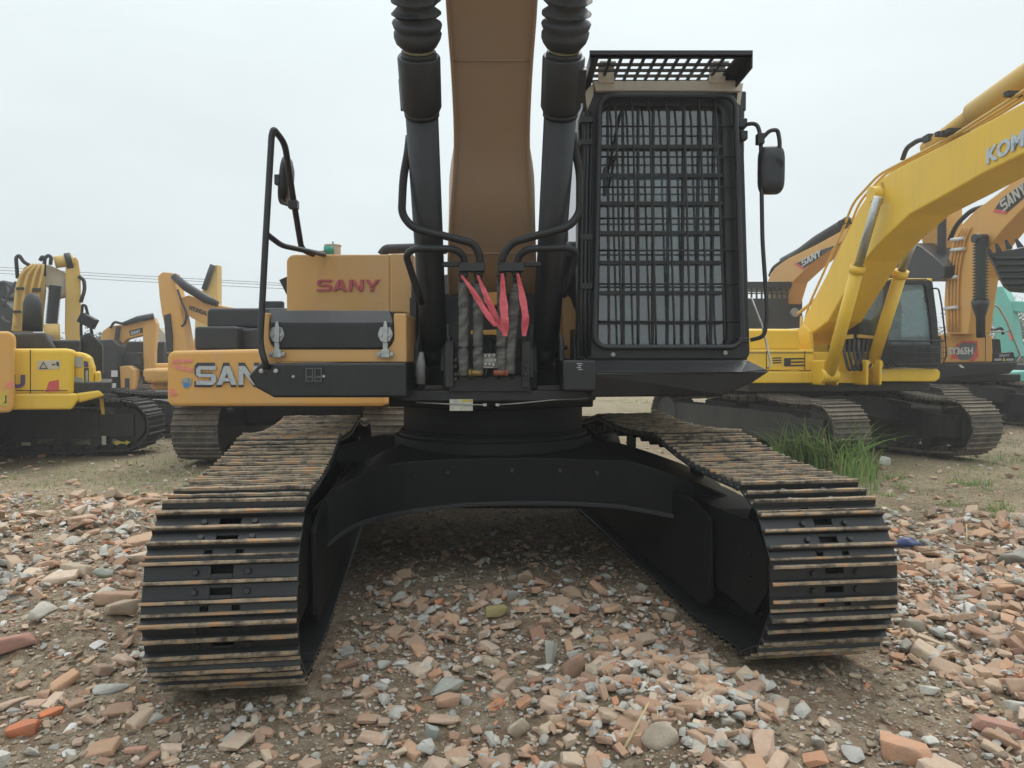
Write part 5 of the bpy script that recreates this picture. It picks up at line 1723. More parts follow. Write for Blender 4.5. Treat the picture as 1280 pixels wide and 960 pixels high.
for k, pts in enumerate(([(22, 348), (20, 322), (24, 319), (30, 328), (38, 332)], [(55, 345), (56, 322), (61, 319), (64, 322), (63, 331)], [(50, 326), (53, 320), (57, 325)], [(98, 345), (105, 350), (106, 362), (101, 378)])):
    mb = MB(); mb.tube(fillet([l7.front(x, y, 1.1) for x, y in pts], 0.3), 0.035, 8); mb.build('hose_loop', M['rubber'], e)
for k in range(4):
    mb = MB(); x = 20 + 9 * k
    mb.tube(fillet([l7.front(xx_, y, 1.12) for xx_, y in ((x, 410), (x - 2 + k, 395), (x + 1, 362), (x + 6, 342), (42 + 4 * k, 330))], 0.3), 0.03, 8)
    mb.build('hydraulic_line', M['yellow2'], e)
mb = MB(); l7p(mb, [(20, 359), (30, 359), (30, 362), (20, 362)], 1.2, 0.1); l7p(mb, [(40, 360), (51, 360), (51, 364), (40, 364)], 1.2, 0.1); l7p(mb, [(16, 388), (26, 388), (26, 391), (16, 391)], 1.2, 0.1)
mb.build('pipe_clamp', M['mudblack'], e)

# counterweight cut by the left edge
l1 = Mach(-7.75, 9.6, 122); e, _m = whole('tan orange counterweight cut by the left edge of the picture, with a yellow sticker', -9.6, 11.2, 122, 'orange2')
mb = MB()
o_ = rr_poly(-160, 414, 17.5, 516, 9, (0, 1, 1, 0))
l1.pf(mb, o_, -0.6, 0.8); c1 = mb.build('rear_bumper', M['orange2'], e, bevel=0.04, seg=3)
mb = MB(); l1.pf(mb, [(-20, 491), (9.5, 490.5), (10, 507), (-20, 508)], -0.608, 0.01); s1 = mb.build('yellow_sticker', M['ysticker'], c1)
mb = MB(); l1.pf(mb, [(6.5, 494), (8, 494), (8, 504), (4, 504), (6.5, 502)], -0.614, 0.006); mb.build('sticker_symbol', M['blacklet'], s1)
mb = MB(); l1.pf(mb, [(8, 479), (16, 476), (16.5, 484), (7, 485)], -0.608, 0.01); mb.build('spray_mark', M['spray'], c1)

# far orange machine with small lettering on its boom
l3 = Mach(-12.2, 24.0, -75); e, _m = whole('distant orange excavator with a small black sign on its low boom at the left', -13.2, 25.0, -75, 'orange2', 'black')
mb = MB(); l3.pf(mb, [(124, 430), (128, 414), (136, 408), (150, 406), (178, 402), (182, 397), (192, 396), (194, 414), (178, 419), (158, 424), (146, 440), (142, 455), (126, 455)], 0.6, 0.5)
b3 = mb.build('boom', M['orange2'], e, bevel=0.02)
mb = MB(); l3.pf(mb, [(161, 413.5), (180, 409), (181, 415), (163, 420)], 0.606, 0.01); s3 = mb.build('boom_sign', M['blacklet'], b3)
mb = MB(); P = l3.front(163.5, 418.7, 0.62); R = l3.front(175.5, 416, 0.62) - P; U = l3.front(163.5, 414.6, 0.62) - P
wide_sany(mb, P, R, U, 0.01); mb.build('lettering', M['white'], s3)
mb = MB(); l3.pf(mb, [(178, 402), (192, 396), (196, 405), (193, 440), (193, 475), (180, 480), (179, 440)], 0.65, 0.45); mb.build('arm', M['orange2'], e, bevel=0.02)
mb = MB(); mb.tube([l3.front(154, 405, 0.7), l3.front(172, 399, 0.7), l3.front(192, 395, 0.7)], [0.06, 0.1, 0.1], 12)
mb.tube(fillet([l3.front(x, y, 0.7) for x, y in ((138, 410), (143, 402), (150, 404), (156, 405))], 0.2), 0.04, 8); mb.build('arm_cylinder', M['cyl'], e)
mb = MB(); l3.pf(mb, [(145, 408), (150, 408), (146, 440), (141, 440)], 0.75, 0.12); mb.build('boom_cylinder', M['cyl'], e)
mb = MB(); l3.pf(mb, [(123, 425), (140, 424), (148, 432), (147, 460), (136, 490), (124, 490)], 1.5, 1.0); l3.pf(mb, [(148, 442), (172, 440), (176, 456), (150, 457)], 0.9, 0.8); mb.build('machine_house', M['black'], e, bevel=0.03)
mb = MB(); l3.pf(mb, [(149, 458), (161, 457), (167, 462), (167, 487), (151, 487)], 1.4, 1.0); b_ = mb.build('side_cabinet', M['orange2'], e, bevel=0.03)
mb = MB(); l3.pf(mb, [(156, 473), (162, 473), (162, 485), (156, 485)], 1.41, 0.01); mb.build('grille', M['blacklet'], b_)
mb = MB(); l3.pf(mb, [(139, 463), (147, 463), (147, 471), (139, 471)], 1.51, 0.01); l3.pf(mb, [(138, 479), (145, 479), (145, 485), (138, 485)], 1.51, 0.01); mb.build('sticker', M['white'], e)

# far orange machine with upright arm
l4 = Mach(-8.9, 20.0, -95); e, _m = whole('orange excavator with upright arm and thin black letters on its boom', -7.6, 21.0, -95, 'orange2')
mb = MB(); l4.pf(mb, [(197, 345), (203, 340), (215, 341), (218, 352), (222, 372), (228, 400), (235, 440), (208, 442), (205, 405), (202, 392), (199, 370)], 0.6, 0.4); mb.build('arm', M['orange2'], e, bevel=0.02)
mb = MB(); l4.pf(mb, [(226, 372), (236, 369), (270, 381), (310, 388), (330, 430), (305, 430), (292, 408), (268, 410), (240, 398), (230, 390)], 0.4, 0.4); b4 = mb.build('boom', M['orange2'], e, bevel=0.02)
mb = MB(); P = l4.front(237, 387.5, 0.406); R = l4.front(258, 395, 0.406) - P; put_text(mb, 'HYUNDAI', P, R, V((0, 0, 0.13)), 0.01, 0.03); mb.build('lettering', M['blacklet'], b4)
mb = MB(); mb.tube([l4.front(217, 345, 0.7), l4.front(232, 358, 0.7), l4.front(258, 374, 0.5), l4.front(272, 380, 0.5)], [0.09, 0.12, 0.12, 0.07], 12); mb.build('arm_cylinder', M['cyl'], e)
mb = MB(); l4.pf(mb, [(205, 394), (212, 392), (215, 420), (215, 440), (208, 440)], 0.65, 0.15); mb.build('bucket_cylinder', M['cyl'], e)
mb = MB(); mb.tube(fillet([l4.front(x, y, 0.7) for x, y in ((222, 362), (228, 380), (234, 392), (231, 405), (227, 408))], 0.2), 0.03, 8); mb.build('hose_loop', M['rubber'], e)
l8 = Mach(-11.5, 27.5, -90); e, _m = whole('distant excavator, only its weathered arm showing behind the boom with thin black letters', -11.4, 28.5, -90, 'yellow2', scale_top=1.8)
mb = MB(); l8.pf(mb, [(252, 365), (258, 345), (264, 332), (272, 331), (272, 383), (262, 400), (258, 440), (242, 440), (244, 395)], 0.5, 0.4); mb.build('arm', M['yellow2'], e, bevel=0.02)
mb = MB(); mb.tube([l8.front(255, 362, 0.6), l8.front(262, 342, 0.6), l8.front(266, 331, 0.6)], 0.10, 10); mb.build('bucket_cylinder', M['cyl'], e)
l9 = Mach(-13.6, 20.5, -80); e, _m = whole('dark distant excavator showing between the left edge and the folded yellow boom', -15.4, 22.0, -90, 'orange2', 'black', scale_top=1.7)
mb = MB(); l9.pf(mb, [(-30, 372), (2, 372), (10, 380), (16, 386), (17, 420), (-30, 420)], 0.6, 1.2); l9.pf(mb, [(-8, 352), (6, 350), (10, 372), (-8, 376)], 0.5, 0.6)
mb.build('machine_house', M['black'], e, bevel=0.04)
for k, pts in enumerate(([(4, 384), (10, 370), (15, 362), (20, 352)], [(2, 396), (6, 402), (14, 404), (17, 398)], [(-4, 362), (4, 352), (12, 356), (16, 366)])):
    mb = MB(); mb.tube(fillet([l9.front(x, y, 0.8) for x, y in pts], 0.3), 0.04, 8); mb.build('hose_loop', M['rubber'], e)
l10 = Mach(-11.8, 27.0, -90); e, _m = whole('distant excavator whose pale boom shows between the two orange upright arms', -12.6, 28.0, -90, 'orange2', 'black', scale_top=1.9)
mb = MB(); l10.pf(mb, [(194, 410), (199, 409), (208, 419), (210, 440), (205, 442), (202, 428), (194, 424)], 0.5, 0.4); mb.build('boom', M['cream'], e, bevel=0.02)
mb = MB(); l10.pf(mb, [(196, 436), (206, 434), (209, 470), (196, 470)], 0.7, 0.8); l10.pf(mb, [(152, 440), (160, 428), (170, 432), (176, 450), (152, 452)], 0.2, 0.8); mb.build('machine_house', M['mudblack'], e, bevel=0.03)
# small counterweight and loose bucket
l6 = Mach(-9.1, 17.8, 90); e, _m = whole('orange excavator whose small low counterweight pokes out left of the silver lettered one', -6.3, 17.8, 90, 'orange2', scale_top=1.4)
mb = MB(); l6.pf(mb, rr_poly(188, 460, 250, 488, 5, (1, 0, 0, 1)), -2.4, 0.8); c6 = mb.build('rear_bumper', M['orange2'], e, bevel=0.05, seg=3)
mb = MB(); l6.pf(mb, [(191, 468), (199, 466), (200, 471), (193, 472)], -2.41, 0.01); l6.pf(mb, [(189, 478), (194, 478), (195, 482), (190, 482)], -2.41, 0.01); mb.build('spray_mark', M['spray'], c6)
bk = gr(202, 540)
mb = MB(); bb = Mach(bk.x, bk.y + 0.3, -90)
pr = [(0.45 * math.cos(a), 0.42 + 0.42 * math.sin(a)) for a in [PI * 0.55 + i * PI * 1.25 / 14 for i in range(15)]]
mb.prism([bb.w(x, -0.3, z) for x, z in pr], bb.v * 1.0)
o = mb.build('excavator_bucket', paint('grey_steel', (0.22, 0.22, 0.21), 0.45, 0.3), None, bevel=0.02, origin=(bk.x, bk.y, 0))
tag(o, 'grey steel digging bucket lying on the ground under the small orange counterweight', 'bucket')

# seams and handles on the nearer panels
def seam(m_, par, X, segs):
    mb = MB()
    for (x0, y0), (x1, y1) in segs:
        A = m_.front(x0, y0, X); B = m_.front(x1, y1, X); mb.tube([A, B], 0.006, 4, smooth=False)
    mb.build('panel_seam', M['blacklet'], par)


seam(k_u, sb, 1.104, (((958, 439), (958, 462)), ((1006, 439), (1006, 462)), ((934, 441), (1016, 441))))
seam(l2, KW2, XF + 0.004, (((38, 437), (38, 492)), ((20, 488), (84, 488))))
seam(s_u, tb2, 1.104, (((1177, 422), (1177, 452)), ((1232, 420), (1232, 452))))
# power lines far behind
for i, (ya, yb_) in enumerate(((324, 352), (329, 354), (333, 358))):
    A = at(-420, ya - 22, 62); B = at(560, yb_ + 12, 58)
    mb = MB(); pts = [A.lerp(B, t / 20) - V((0, 0, 0.35 * math.sin(PI * t / 20))) for t in range(21)]
    mb.tube(pts, 0.02, 6)
    o = mb.build('power_line', M['cyl'], None, origin=pts[0])
    tag(o, ('topmost', 'middle', 'lowest')[i] + ' thin overhead wire crossing the sky on the left', 'wire', 'overhead wires')
# ================================================================ ground
def smooth(a, b, x):
    t = max(0.0, min(1.0, (x - a) / (b - a))); return t * t * (3 - 2 * t)


def gz(x, y):
    d = math.hypot(x, y)
    z = 0.05 * (noise.noise(V((x * 0.45, y * 0.45, 3.1)))) * smooth(2, 12, d) + 0.03 * noise.noise(V((x * 1.3, y * 1.3, 0.5)))
    if d < 14:
        z += (0.016 * noise.noise(V((x * 4.5, y * 4.5, 1.5))) + 0.013 * noise.noise(V((x * 11, y * 11, 2.5))) + 0.008 * abs(noise.noise(V((x * 24, y * 24, 7.5))))) * (1 - smooth(8, 14, d))
        for mx, my, r, h in ((0.62, 2.95, 0.5, 0.12), (-2.25, 3.75, 0.42, 0.10), (-2.7, 3.2, 0.3, 0.05), (2.7, 3.6, 0.9, 0.07), (0.2, 4.2, 0.6, 0.07), (1.0, 2.75, 0.3, 0.02)):
            z += h * math.exp(-((x - mx) ** 2 + (y - my) ** 2) / (r * r)) * (1 + 0.5 * noise.noise(V((x * 9, y * 9, 4))))
    # pressed flat where the nearest tracks stand
    for s_ in (-1, 1):
        q = V((x, y, 0)) - UC.o; a = q.dot(UC.u); b = q.dot(UC.v) - s_ * 1.285
        k = (1 - smooth(0.30, 0.5, abs(b))) * (1 - smooth(1.9, 2.4, abs(a)))
        z = z * (1 - k) + 0.0 * k
    return z


def graded(lo, hi, a, b, fine):
    """coordinates: spacing fine between a and b, growing outwards"""
    out = []
    x = a
    while x < b: out.append(x); x += fine
    s_ = fine
    while x < hi: out.append(x); s_ *= 1.12; x += s_
    out.append(hi)
    x = a; s_ = fine; left = []
    while True:
        s_ *= 1.12; x -= s_
        if x <= lo: break
        left.append(x)
    left.append(lo)
    return left[::-1] + out


xs = graded(-130, 130, -3.6, 3.9, 0.026); ys = graded(-30, 130, 2.2, 6.2, 0.026)
nx, ny = len(xs), len(ys)
gv = np.zeros((ny, nx, 3), np.float32)
for j, y in enumerate(ys):
    for i, x in enumerate(xs):
        gv[j, i] = (x, y, gz(x, y) if math.hypot(x, y) < 40 else 0.0)
idx = np.arange(nx * ny).reshape(ny, nx)
quads = np.stack([idx[:-1, :-1], idx[:-1, 1:], idx[1:, 1:], idx[1:, :-1]], -1).reshape(-1, 4)


def np_mesh(name, verts, faces, mats, smooth_=True):
    me = bpy.data.meshes.new(name)
    nv = len(verts); nf, k = faces.shape
    me.vertices.add(nv); me.vertices.foreach_set('co', np.asarray(verts, np.float32).ravel())
    me.loops.add(nf * k); me.loops.foreach_set('vertex_index', faces.astype(np.int32).ravel())
    me.polygons.add(nf); me.polygons.foreach_set('loop_start', np.arange(0, nf * k, k, dtype=np.int32))
    me.polygons.foreach_set('use_smooth', np.full(nf, smooth_))
    for m_ in mats: me.materials.append(m_)
    me.update(calc_edges=True); me.validate()
    o = bpy.data.objects.new(name, me); COL.objects.link(o)
    return o


gm, nt, b = nodes('packed_dirt')
L = nt.links.new
g = N(nt, 'ShaderNodeNewGeometry')
n1 = N(nt, 'ShaderNodeTexNoise', Scale=0.8, Detail=8.0, Roughness=0.65); L(g.outputs['Position'], n1.inputs['Vector'])
n2 = N(nt, 'ShaderNodeTexNoise', Scale=14.0, Detail=10.0, Roughness=0.75); L(g.outputs['Position'], n2.inputs['Vector'])
n3 = N(nt, 'ShaderNodeTexNoise', Scale=0.25, Detail=6.0, Roughness=0.6); L(g.outputs['Position'], n3.inputs['Vector'])
vo = N(nt, 'ShaderNodeTexVoronoi', Scale=55.0); L(g.outputs['Position'], vo.inputs['Vector'])
r1 = ramp(nt, [(0.32, (0.12, 0.088, 0.06)), (0.45, (0.26, 0.205, 0.145)), (0.57, (0.38, 0.315, 0.23)), (0.72, (0.54, 0.47, 0.37))])
L(n2.outputs['Fac'], r1.inputs[0])
r2 = ramp(nt, [(0.32, (0.62, 0.57, 0.52)), (0.48, (0.95, 0.93, 0.88)), (0.66, (1.18, 1.15, 1.08))]); L(n1.outputs['Fac'], r2.inputs[0])
mu = N(nt, 'ShaderNodeMix', data_type='RGBA', blend_type='MULTIPLY'); mu.inputs['Factor'].default_value = 1.0
L(r1.outputs[0], mu.inputs['A']); L(r2.outputs[0], mu.inputs['B'])
# mossy green where nobody drives, away from the rubble
sep = N(nt, 'ShaderNodeSeparateXYZ'); L(g.outputs['Position'], sep.inputs[0])
far = N(nt, 'ShaderNodeMapRange'); L(sep.outputs['Y'], far.inputs[0]); far.inputs[1].default_value = 6.0; far.inputs[2].default_value = 11.0
r3 = ramp(nt, [(0.38, (0, 0, 0)), (0.55, (1, 1, 1))]); L(n3.outputs['Fac'], r3.inputs[0])
r4 = ramp(nt, [(0.42, (0, 0, 0)), (0.55, (1, 1, 1))]); L(n2.outputs['Fac'], r4.inputs[0])
m1 = N(nt, 'ShaderNodeMath', operation='MULTIPLY'); L(far.outputs[0], m1.inputs[0]); L(r3.outputs[0], m1.inputs[1])
m2_ = N(nt, 'ShaderNodeMath', operation='MULTIPLY'); L(m1.outputs[0], m2_.inputs[0]); L(r4.outputs[0], m2_.inputs[1])
m3 = N(nt, 'ShaderNodeMath', operation='MULTIPLY'); L(m2_.outputs[0], m3.inputs[0]); m3.inputs[1].default_value = 0.42
mg = N(nt, 'ShaderNodeMix', data_type='RGBA'); L(mu.outputs['Result'], mg.inputs['A']); mg.inputs['B'].default_value = (0.17, 0.19, 0.085, 1); L(m3.outputs[0], mg.inputs['Factor'])
n4 = N(nt, 'ShaderNodeTexNoise', Scale=1.7, Detail=9.0, Roughness=0.7); L(g.outputs['Position'], n4.inputs['Vector'])
r8 = ramp(nt, [(0.48, (0, 0, 0)), (0.62, (1, 1, 1))]); L(n4.outputs['Fac'], r8.inputs[0])
nr = N(nt, 'ShaderNodeMapRange'); L(sep.outputs['Y'], nr.inputs[0]); nr.inputs[1].default_value = 9.0; nr.inputs[2].default_value = 6.0
m9 = N(nt, 'ShaderNodeMath', operation='MULTIPLY'); L(r8.outputs[0], m9.inputs[0]); L(nr.outputs[0], m9.inputs[1])
m10 = N(nt, 'ShaderNodeMath', operation='MULTIPLY'); L(m9.outputs[0], m10.inputs[0]); m10.inputs[1].default_value = 0.55
mgr = N(nt, 'ShaderNodeMix', data_type='RGBA'); L(mg.outputs['Result'], mgr.inputs['A']); mgr.inputs['B'].default_value = (0.24, 0.13, 0.085, 1); L(m10.outputs[0], mgr.inputs['Factor'])
mg = mgr
# specks of crushed brick and mortar
r5 = ramp(nt, [(0.0, (1, 1, 1)), (0.25, (1, 1, 1)), (0.3, (0, 0, 0))]); L(vo.outputs['Distance'], r5.inputs[0])
wn = N(nt, 'ShaderNodeSeparateColor'); L(vo.outputs['Color'], wn.inputs[0])
r6 = ramp(nt, [(0.0, (0.50, 0.30, 0.20)), (0.35, (0.42, 0.22, 0.14)), (0.5, (0.42, 0.40, 0.36)), (0.8, (0.60, 0.58, 0.53)), (1.0, (0.2, 0.18, 0.15))]); L(wn.outputs[0], r6.inputs[0])
r7 = ramp(nt, [(0.45, (0, 0, 0)), (0.5, (1, 1, 1))]); L(wn.outputs[1], r7.inputs[0])
m4_ = N(nt, 'ShaderNodeMath', operation='MULTIPLY'); L(r5.outputs[0], m4_.inputs[0]); L(r7.outputs[0], m4_.inputs[1])
ms = N(nt, 'ShaderNodeMix', data_type='RGBA'); L(mg.outputs['Result'], ms.inputs['A']); L(r6.outputs[0], ms.inputs['B']); L(m4_.outputs[0], ms.inputs['Factor'])
L(ms.outputs['Result'], b.inputs['Base Color']); b.inputs['Roughness'].default_value = 0.95; b.inputs['Specular IOR Level'].default_value = 0.15
bp = N(nt, 'ShaderNodeBump', Strength=1.0, Distance=0.035); L(n2.outputs['Fac'], bp.inputs['Height'])
bp2 = N(nt, 'ShaderNodeBump', Strength=0.7, Distance=0.008, invert=True); L(vo.outputs['Distance'], bp2.inputs['Height']); L(bp.outputs[0], bp2.inputs['Normal']); L(bp2.outputs[0], b.inputs['Normal'])
gro = np_mesh('ground', gv.reshape(-1, 3), quads, [gm]); gro['kind'] = 'structure'

# ================================================================ rubble
BR = [(0.0, (0.30, 0.16, 0.105)), (0.14, (0.42, 0.28, 0.19)), (0.28, (0.55, 0.44, 0.32)), (0.42, (0.42, 0.25, 0.165)), (0.56, (0.62, 0.49, 0.37)), (0.68, (0.34, 0.23, 0.16)), (0.8, (0.55, 0.33, 0.20)), (0.9, (0.50, 0.36, 0.25)), (1.0, (0.52, 0.22, 0.11))]
SR = [(0.0, (0.30, 0.28, 0.23)), (0.2, (0.50, 0.48, 0.42)), (0.4, (0.40, 0.40, 0.36)), (0.55, (0.62, 0.60, 0.54)), (0.7, (0.30, 0.30, 0.28)), (0.85, (0.46, 0.43, 0.36)), (0.97, (0.72, 0.71, 0.68))]
mBR = rand_mat('broken_brick', BR); mSR = rand_mat('broken_stone', SR)
mBRi = rand_mat('small_brick', BR, True); mSRi = rand_mat('small_stone', SR, True)


def chunk(rnd, brick):
    """irregular broken piece about 1 unit long, as vertices and triangles"""
    import bmesh
    bm = bmesh.new()
    if brick:
        dx, dy, dz = 1.0, rnd.uniform(0.45, 0.8), rnd.uniform(0.22, 0.5)
    else:
        dx, dy, dz = 1.0, rnd.uniform(0.55, 0.95), rnd.uniform(0.28, 0.62)
    if brick:
        P = [V((sx * dx / 2, sy * dy / 2, sz * dz / 2)) for sx in (-1, 1) for sy in (-1, 1) for sz in (-1, 1)]
        P = [p + V((rnd.uniform(-.14, .14), rnd.uniform(-.10, .10), rnd.uniform(-.05, .05))) for p in P]
        # knock corners off
        for k in range(3):
            i = rnd.randrange(len(P)); c = P.pop(i)
            for ax in range(3):
                t = V((0, 0, 0)); t[ax] = -c[ax] * rnd.uniform(0.35, 0.9); P.append(c + t)
    else:
        P = []
        for k in range(rnd.randrange(11, 17)):
            v = V((rnd.gauss(0, 1), rnd.gauss(0, 1), rnd.gauss(0, 1))).normalized()
            P.append(V((v.x * dx / 2, v.y * dy / 2, v.z * dz / 2)) * rnd.uniform(0.86, 1.08))
    for p in P: bm.verts.new(p)
    bmesh.ops.convex_hull(bm, input=bm.verts)
    bmesh.ops.triangulate(bm, faces=bm.faces)
    loose = [v for v in bm.verts if not v.link_faces]
    bmesh.ops.delete(bm, geom=loose, context='VERTS')
    bm.verts.ensure_lookup_table()
    vs = np.array([v.co for v in bm.verts], np.float32); fs = np.array([[v.index for v in f.verts] for f in bm.faces], np.int32)
    bm.verts.index_update()
    fs = np.array([[v.index for v in f.verts] for f in bm.faces], np.int32)
    bm.free()
    return vs, fs


rnd = random.Random(11)
VB = [chunk(rnd, True) for _ in range(18)]; VS = [chunk(rnd, False) for _ in range(18)]


def weather(vs, fs, rnd, brick):
    import bmesh
    bm = bmesh.new()
    bv = [bm.verts.new(tuple(v)) for v in vs]
    for f in fs: bm.faces.new([bv[i] for i in f])
    bmesh.ops.dissolve_limit(bm, angle_limit=math.radians(7), verts=bm.verts, edges=bm.edges)
    bmesh.ops.bevel(bm, geom=list(bm.edges) + list(bm.verts), offset=0.035 if brick else 0.06, segments=1, affect='EDGES', profile=0.5, clamp_overlap=True)
    bmesh.ops.triangulate(bm, faces=bm.faces)
    for _ in range(2):
        long = [e for e in bm.edges if e.calc_length() > 0.13]
        if long: bmesh.ops.subdivide_edges(bm, edges=long, cuts=1)
        bmesh.ops.triangulate(bm, faces=bm.faces)
    sd = rnd.uniform(0, 50); amp = 0.022 if brick else 0.035
    for v in bm.verts:
        c = v.co
        v.co = c * (1 + amp * 1.6 * noise.noise(c * 3.2 + V((sd, 0, 0))) + amp * noise.noise(c * 9 + V((0, sd, 0))) + amp * 0.5 * noise.noise(c * 22 + V((0, 0, sd))))
    bmesh.ops.recalc_face_normals(bm, faces=bm.faces)
    bm.verts.index_update()
    v2 = np.array([v.co for v in bm.verts], np.float32); f2 = np.array([[v.index for v in f.verts] for f in bm.faces], np.int32)
    bm.free()
    return v2, f2


HB = [weather(*c, rnd, True) for c in VB]; HS = [weather(*c, rnd, False) for c in VS]


def track_block(x, y, pad=0.0):
    q = V((x, y, 0)) - UC.o; a = q.dot(UC.u); b = q.dot(UC.v)
    return abs(a) < 2.12 + pad and abs(abs(b) - 1.285) < 0.33 + pad


def dens(x, y):
    """how thickly rubble lies, 0 to 1"""
    n_ = noise.noise(V((x * 1.1, y * 1.1, 9.0))) * 0.5 + noise.noise(V((x * 3.0, y * 3.0, 5.0))) * 0.3
    d = 0.10
    d = max(d, 0.95 * smooth(1.75, 2.1, x - 0.04 * (y - 3)) * (1 - 0.75 * smooth(5.6, 6.8, y + 0.1 * n_)) * (1 - smooth(8, 12, y)) * (1 - 0.6 * smooth(4.6, 6.0, x)))       # right field
    d = max(d, 0.95 * smooth(-0.75, -0.5, x) * (1 - smooth(0.85, 1.05, x)) * (1 - smooth(3.05, 3.4, y + 0.3 * n_)))                     # foreground pile
    d = max(d, 1.0 * math.exp(-((x - 0.62) ** 2 + (y - 3.0) ** 2) / 0.20))
    d = max(d, 0.45 * smooth(-1.0, -0.6, x) * (1 - smooth(0.7, 1.3, x)) * (1 - smooth(3.9, 4.9, y)))
    d = max(d, 0.55 * smooth(0.9, 1.3, x) * (1 - smooth(2.7, 2.85, y)))
    d = max(d, 0.85 * (1 - smooth(-1.9, -1.6, x)) * smooth(4.0, 4.6, y + 0.4 * n_) * (1 - 0.8 * smooth(6.2, 8.5, y)) * (1 - smooth(9, 13, y)))                          # left field
    d = max(d, 0.30 * (1 - smooth(-0.8, -0.4, x)) * (1 - smooth(3.6, 4.2, y)))
    if 0.75 < x < 1.5 and 2.75 < y < 3.3: d *= 0.35
    return max(0.0, min(1.0, d * (1 + 1.5 * n_)))


pieces = []          # x, y, size, brick, weight
def scatter(n, smin, smax, x0, x1, y0, y1, power=2.2, dmin=0.0):
    k = 0
    while k < n:
        k += 1
        x = rnd.uniform(x0, x1); y = rnd.uniform(y0, y1)
        px = 640 + 925 * x / max(y, 0.1)
        if px < -60 or px > 1340: continue
        dd = dens(x, y)
        if rnd.random() > dd + dmin: continue
        s_ = smin + (smax - smin) * rnd.random() ** power
        if track_block(x, y, s_ * 0.4): continue
        pieces.append((x, y, s_, rnd.random() < 0.55))


scatter(4200, 0.018, 0.055, -2.2, 2.6, 2.4, 4.6)
scatter(2000, 0.045, 0.115, -2.2, 2.6, 2.4, 4.6, 2.0)
scatter(7000, 0.03, 0.08, 1.7, 5.2, 2.6, 7.0)
scatter(1600, 0.07, 0.17, 1.8, 5.2, 2.6, 7.0, 2.0)
scatter(3600, 0.03, 0.08, -5.6, -1.6, 3.8, 7.8)
scatter(700, 0.07, 0.20, -5.6, -1.6, 3.8, 7.8, 2.0)
scatter(900, 0.025, 0.06, -2.9, -0.6, 2.5, 4.2, 2.2, 0.1)
scatter(1300, 0.018, 0.06, -1.1, 1.2, 3.3, 6.4, 2.4, 0.45)
scatter(220, 0.05, 0.11, -1.0, 1.1, 3.3, 6.0, 2.0, 0.3)
scatter(7000, 0.010, 0.030, -3.4, 4.2, 2.4, 6.0, 1.6, 0.12)
scatter(15000, 0.025, 0.10, -12, 12, 6, 15, 2.8, 0.08)

for _ in range(420):
    a_ = rnd.uniform(0, 6.28); q_ = 0.48 * math.sqrt(rnd.random()) 
    pieces.append((0.62 + q_ * math.cos(a_), 2.98 + q_ * 0.95 * math.sin(a_), rnd.uniform(0.035, 0.095), rnd.random() < 0.5))
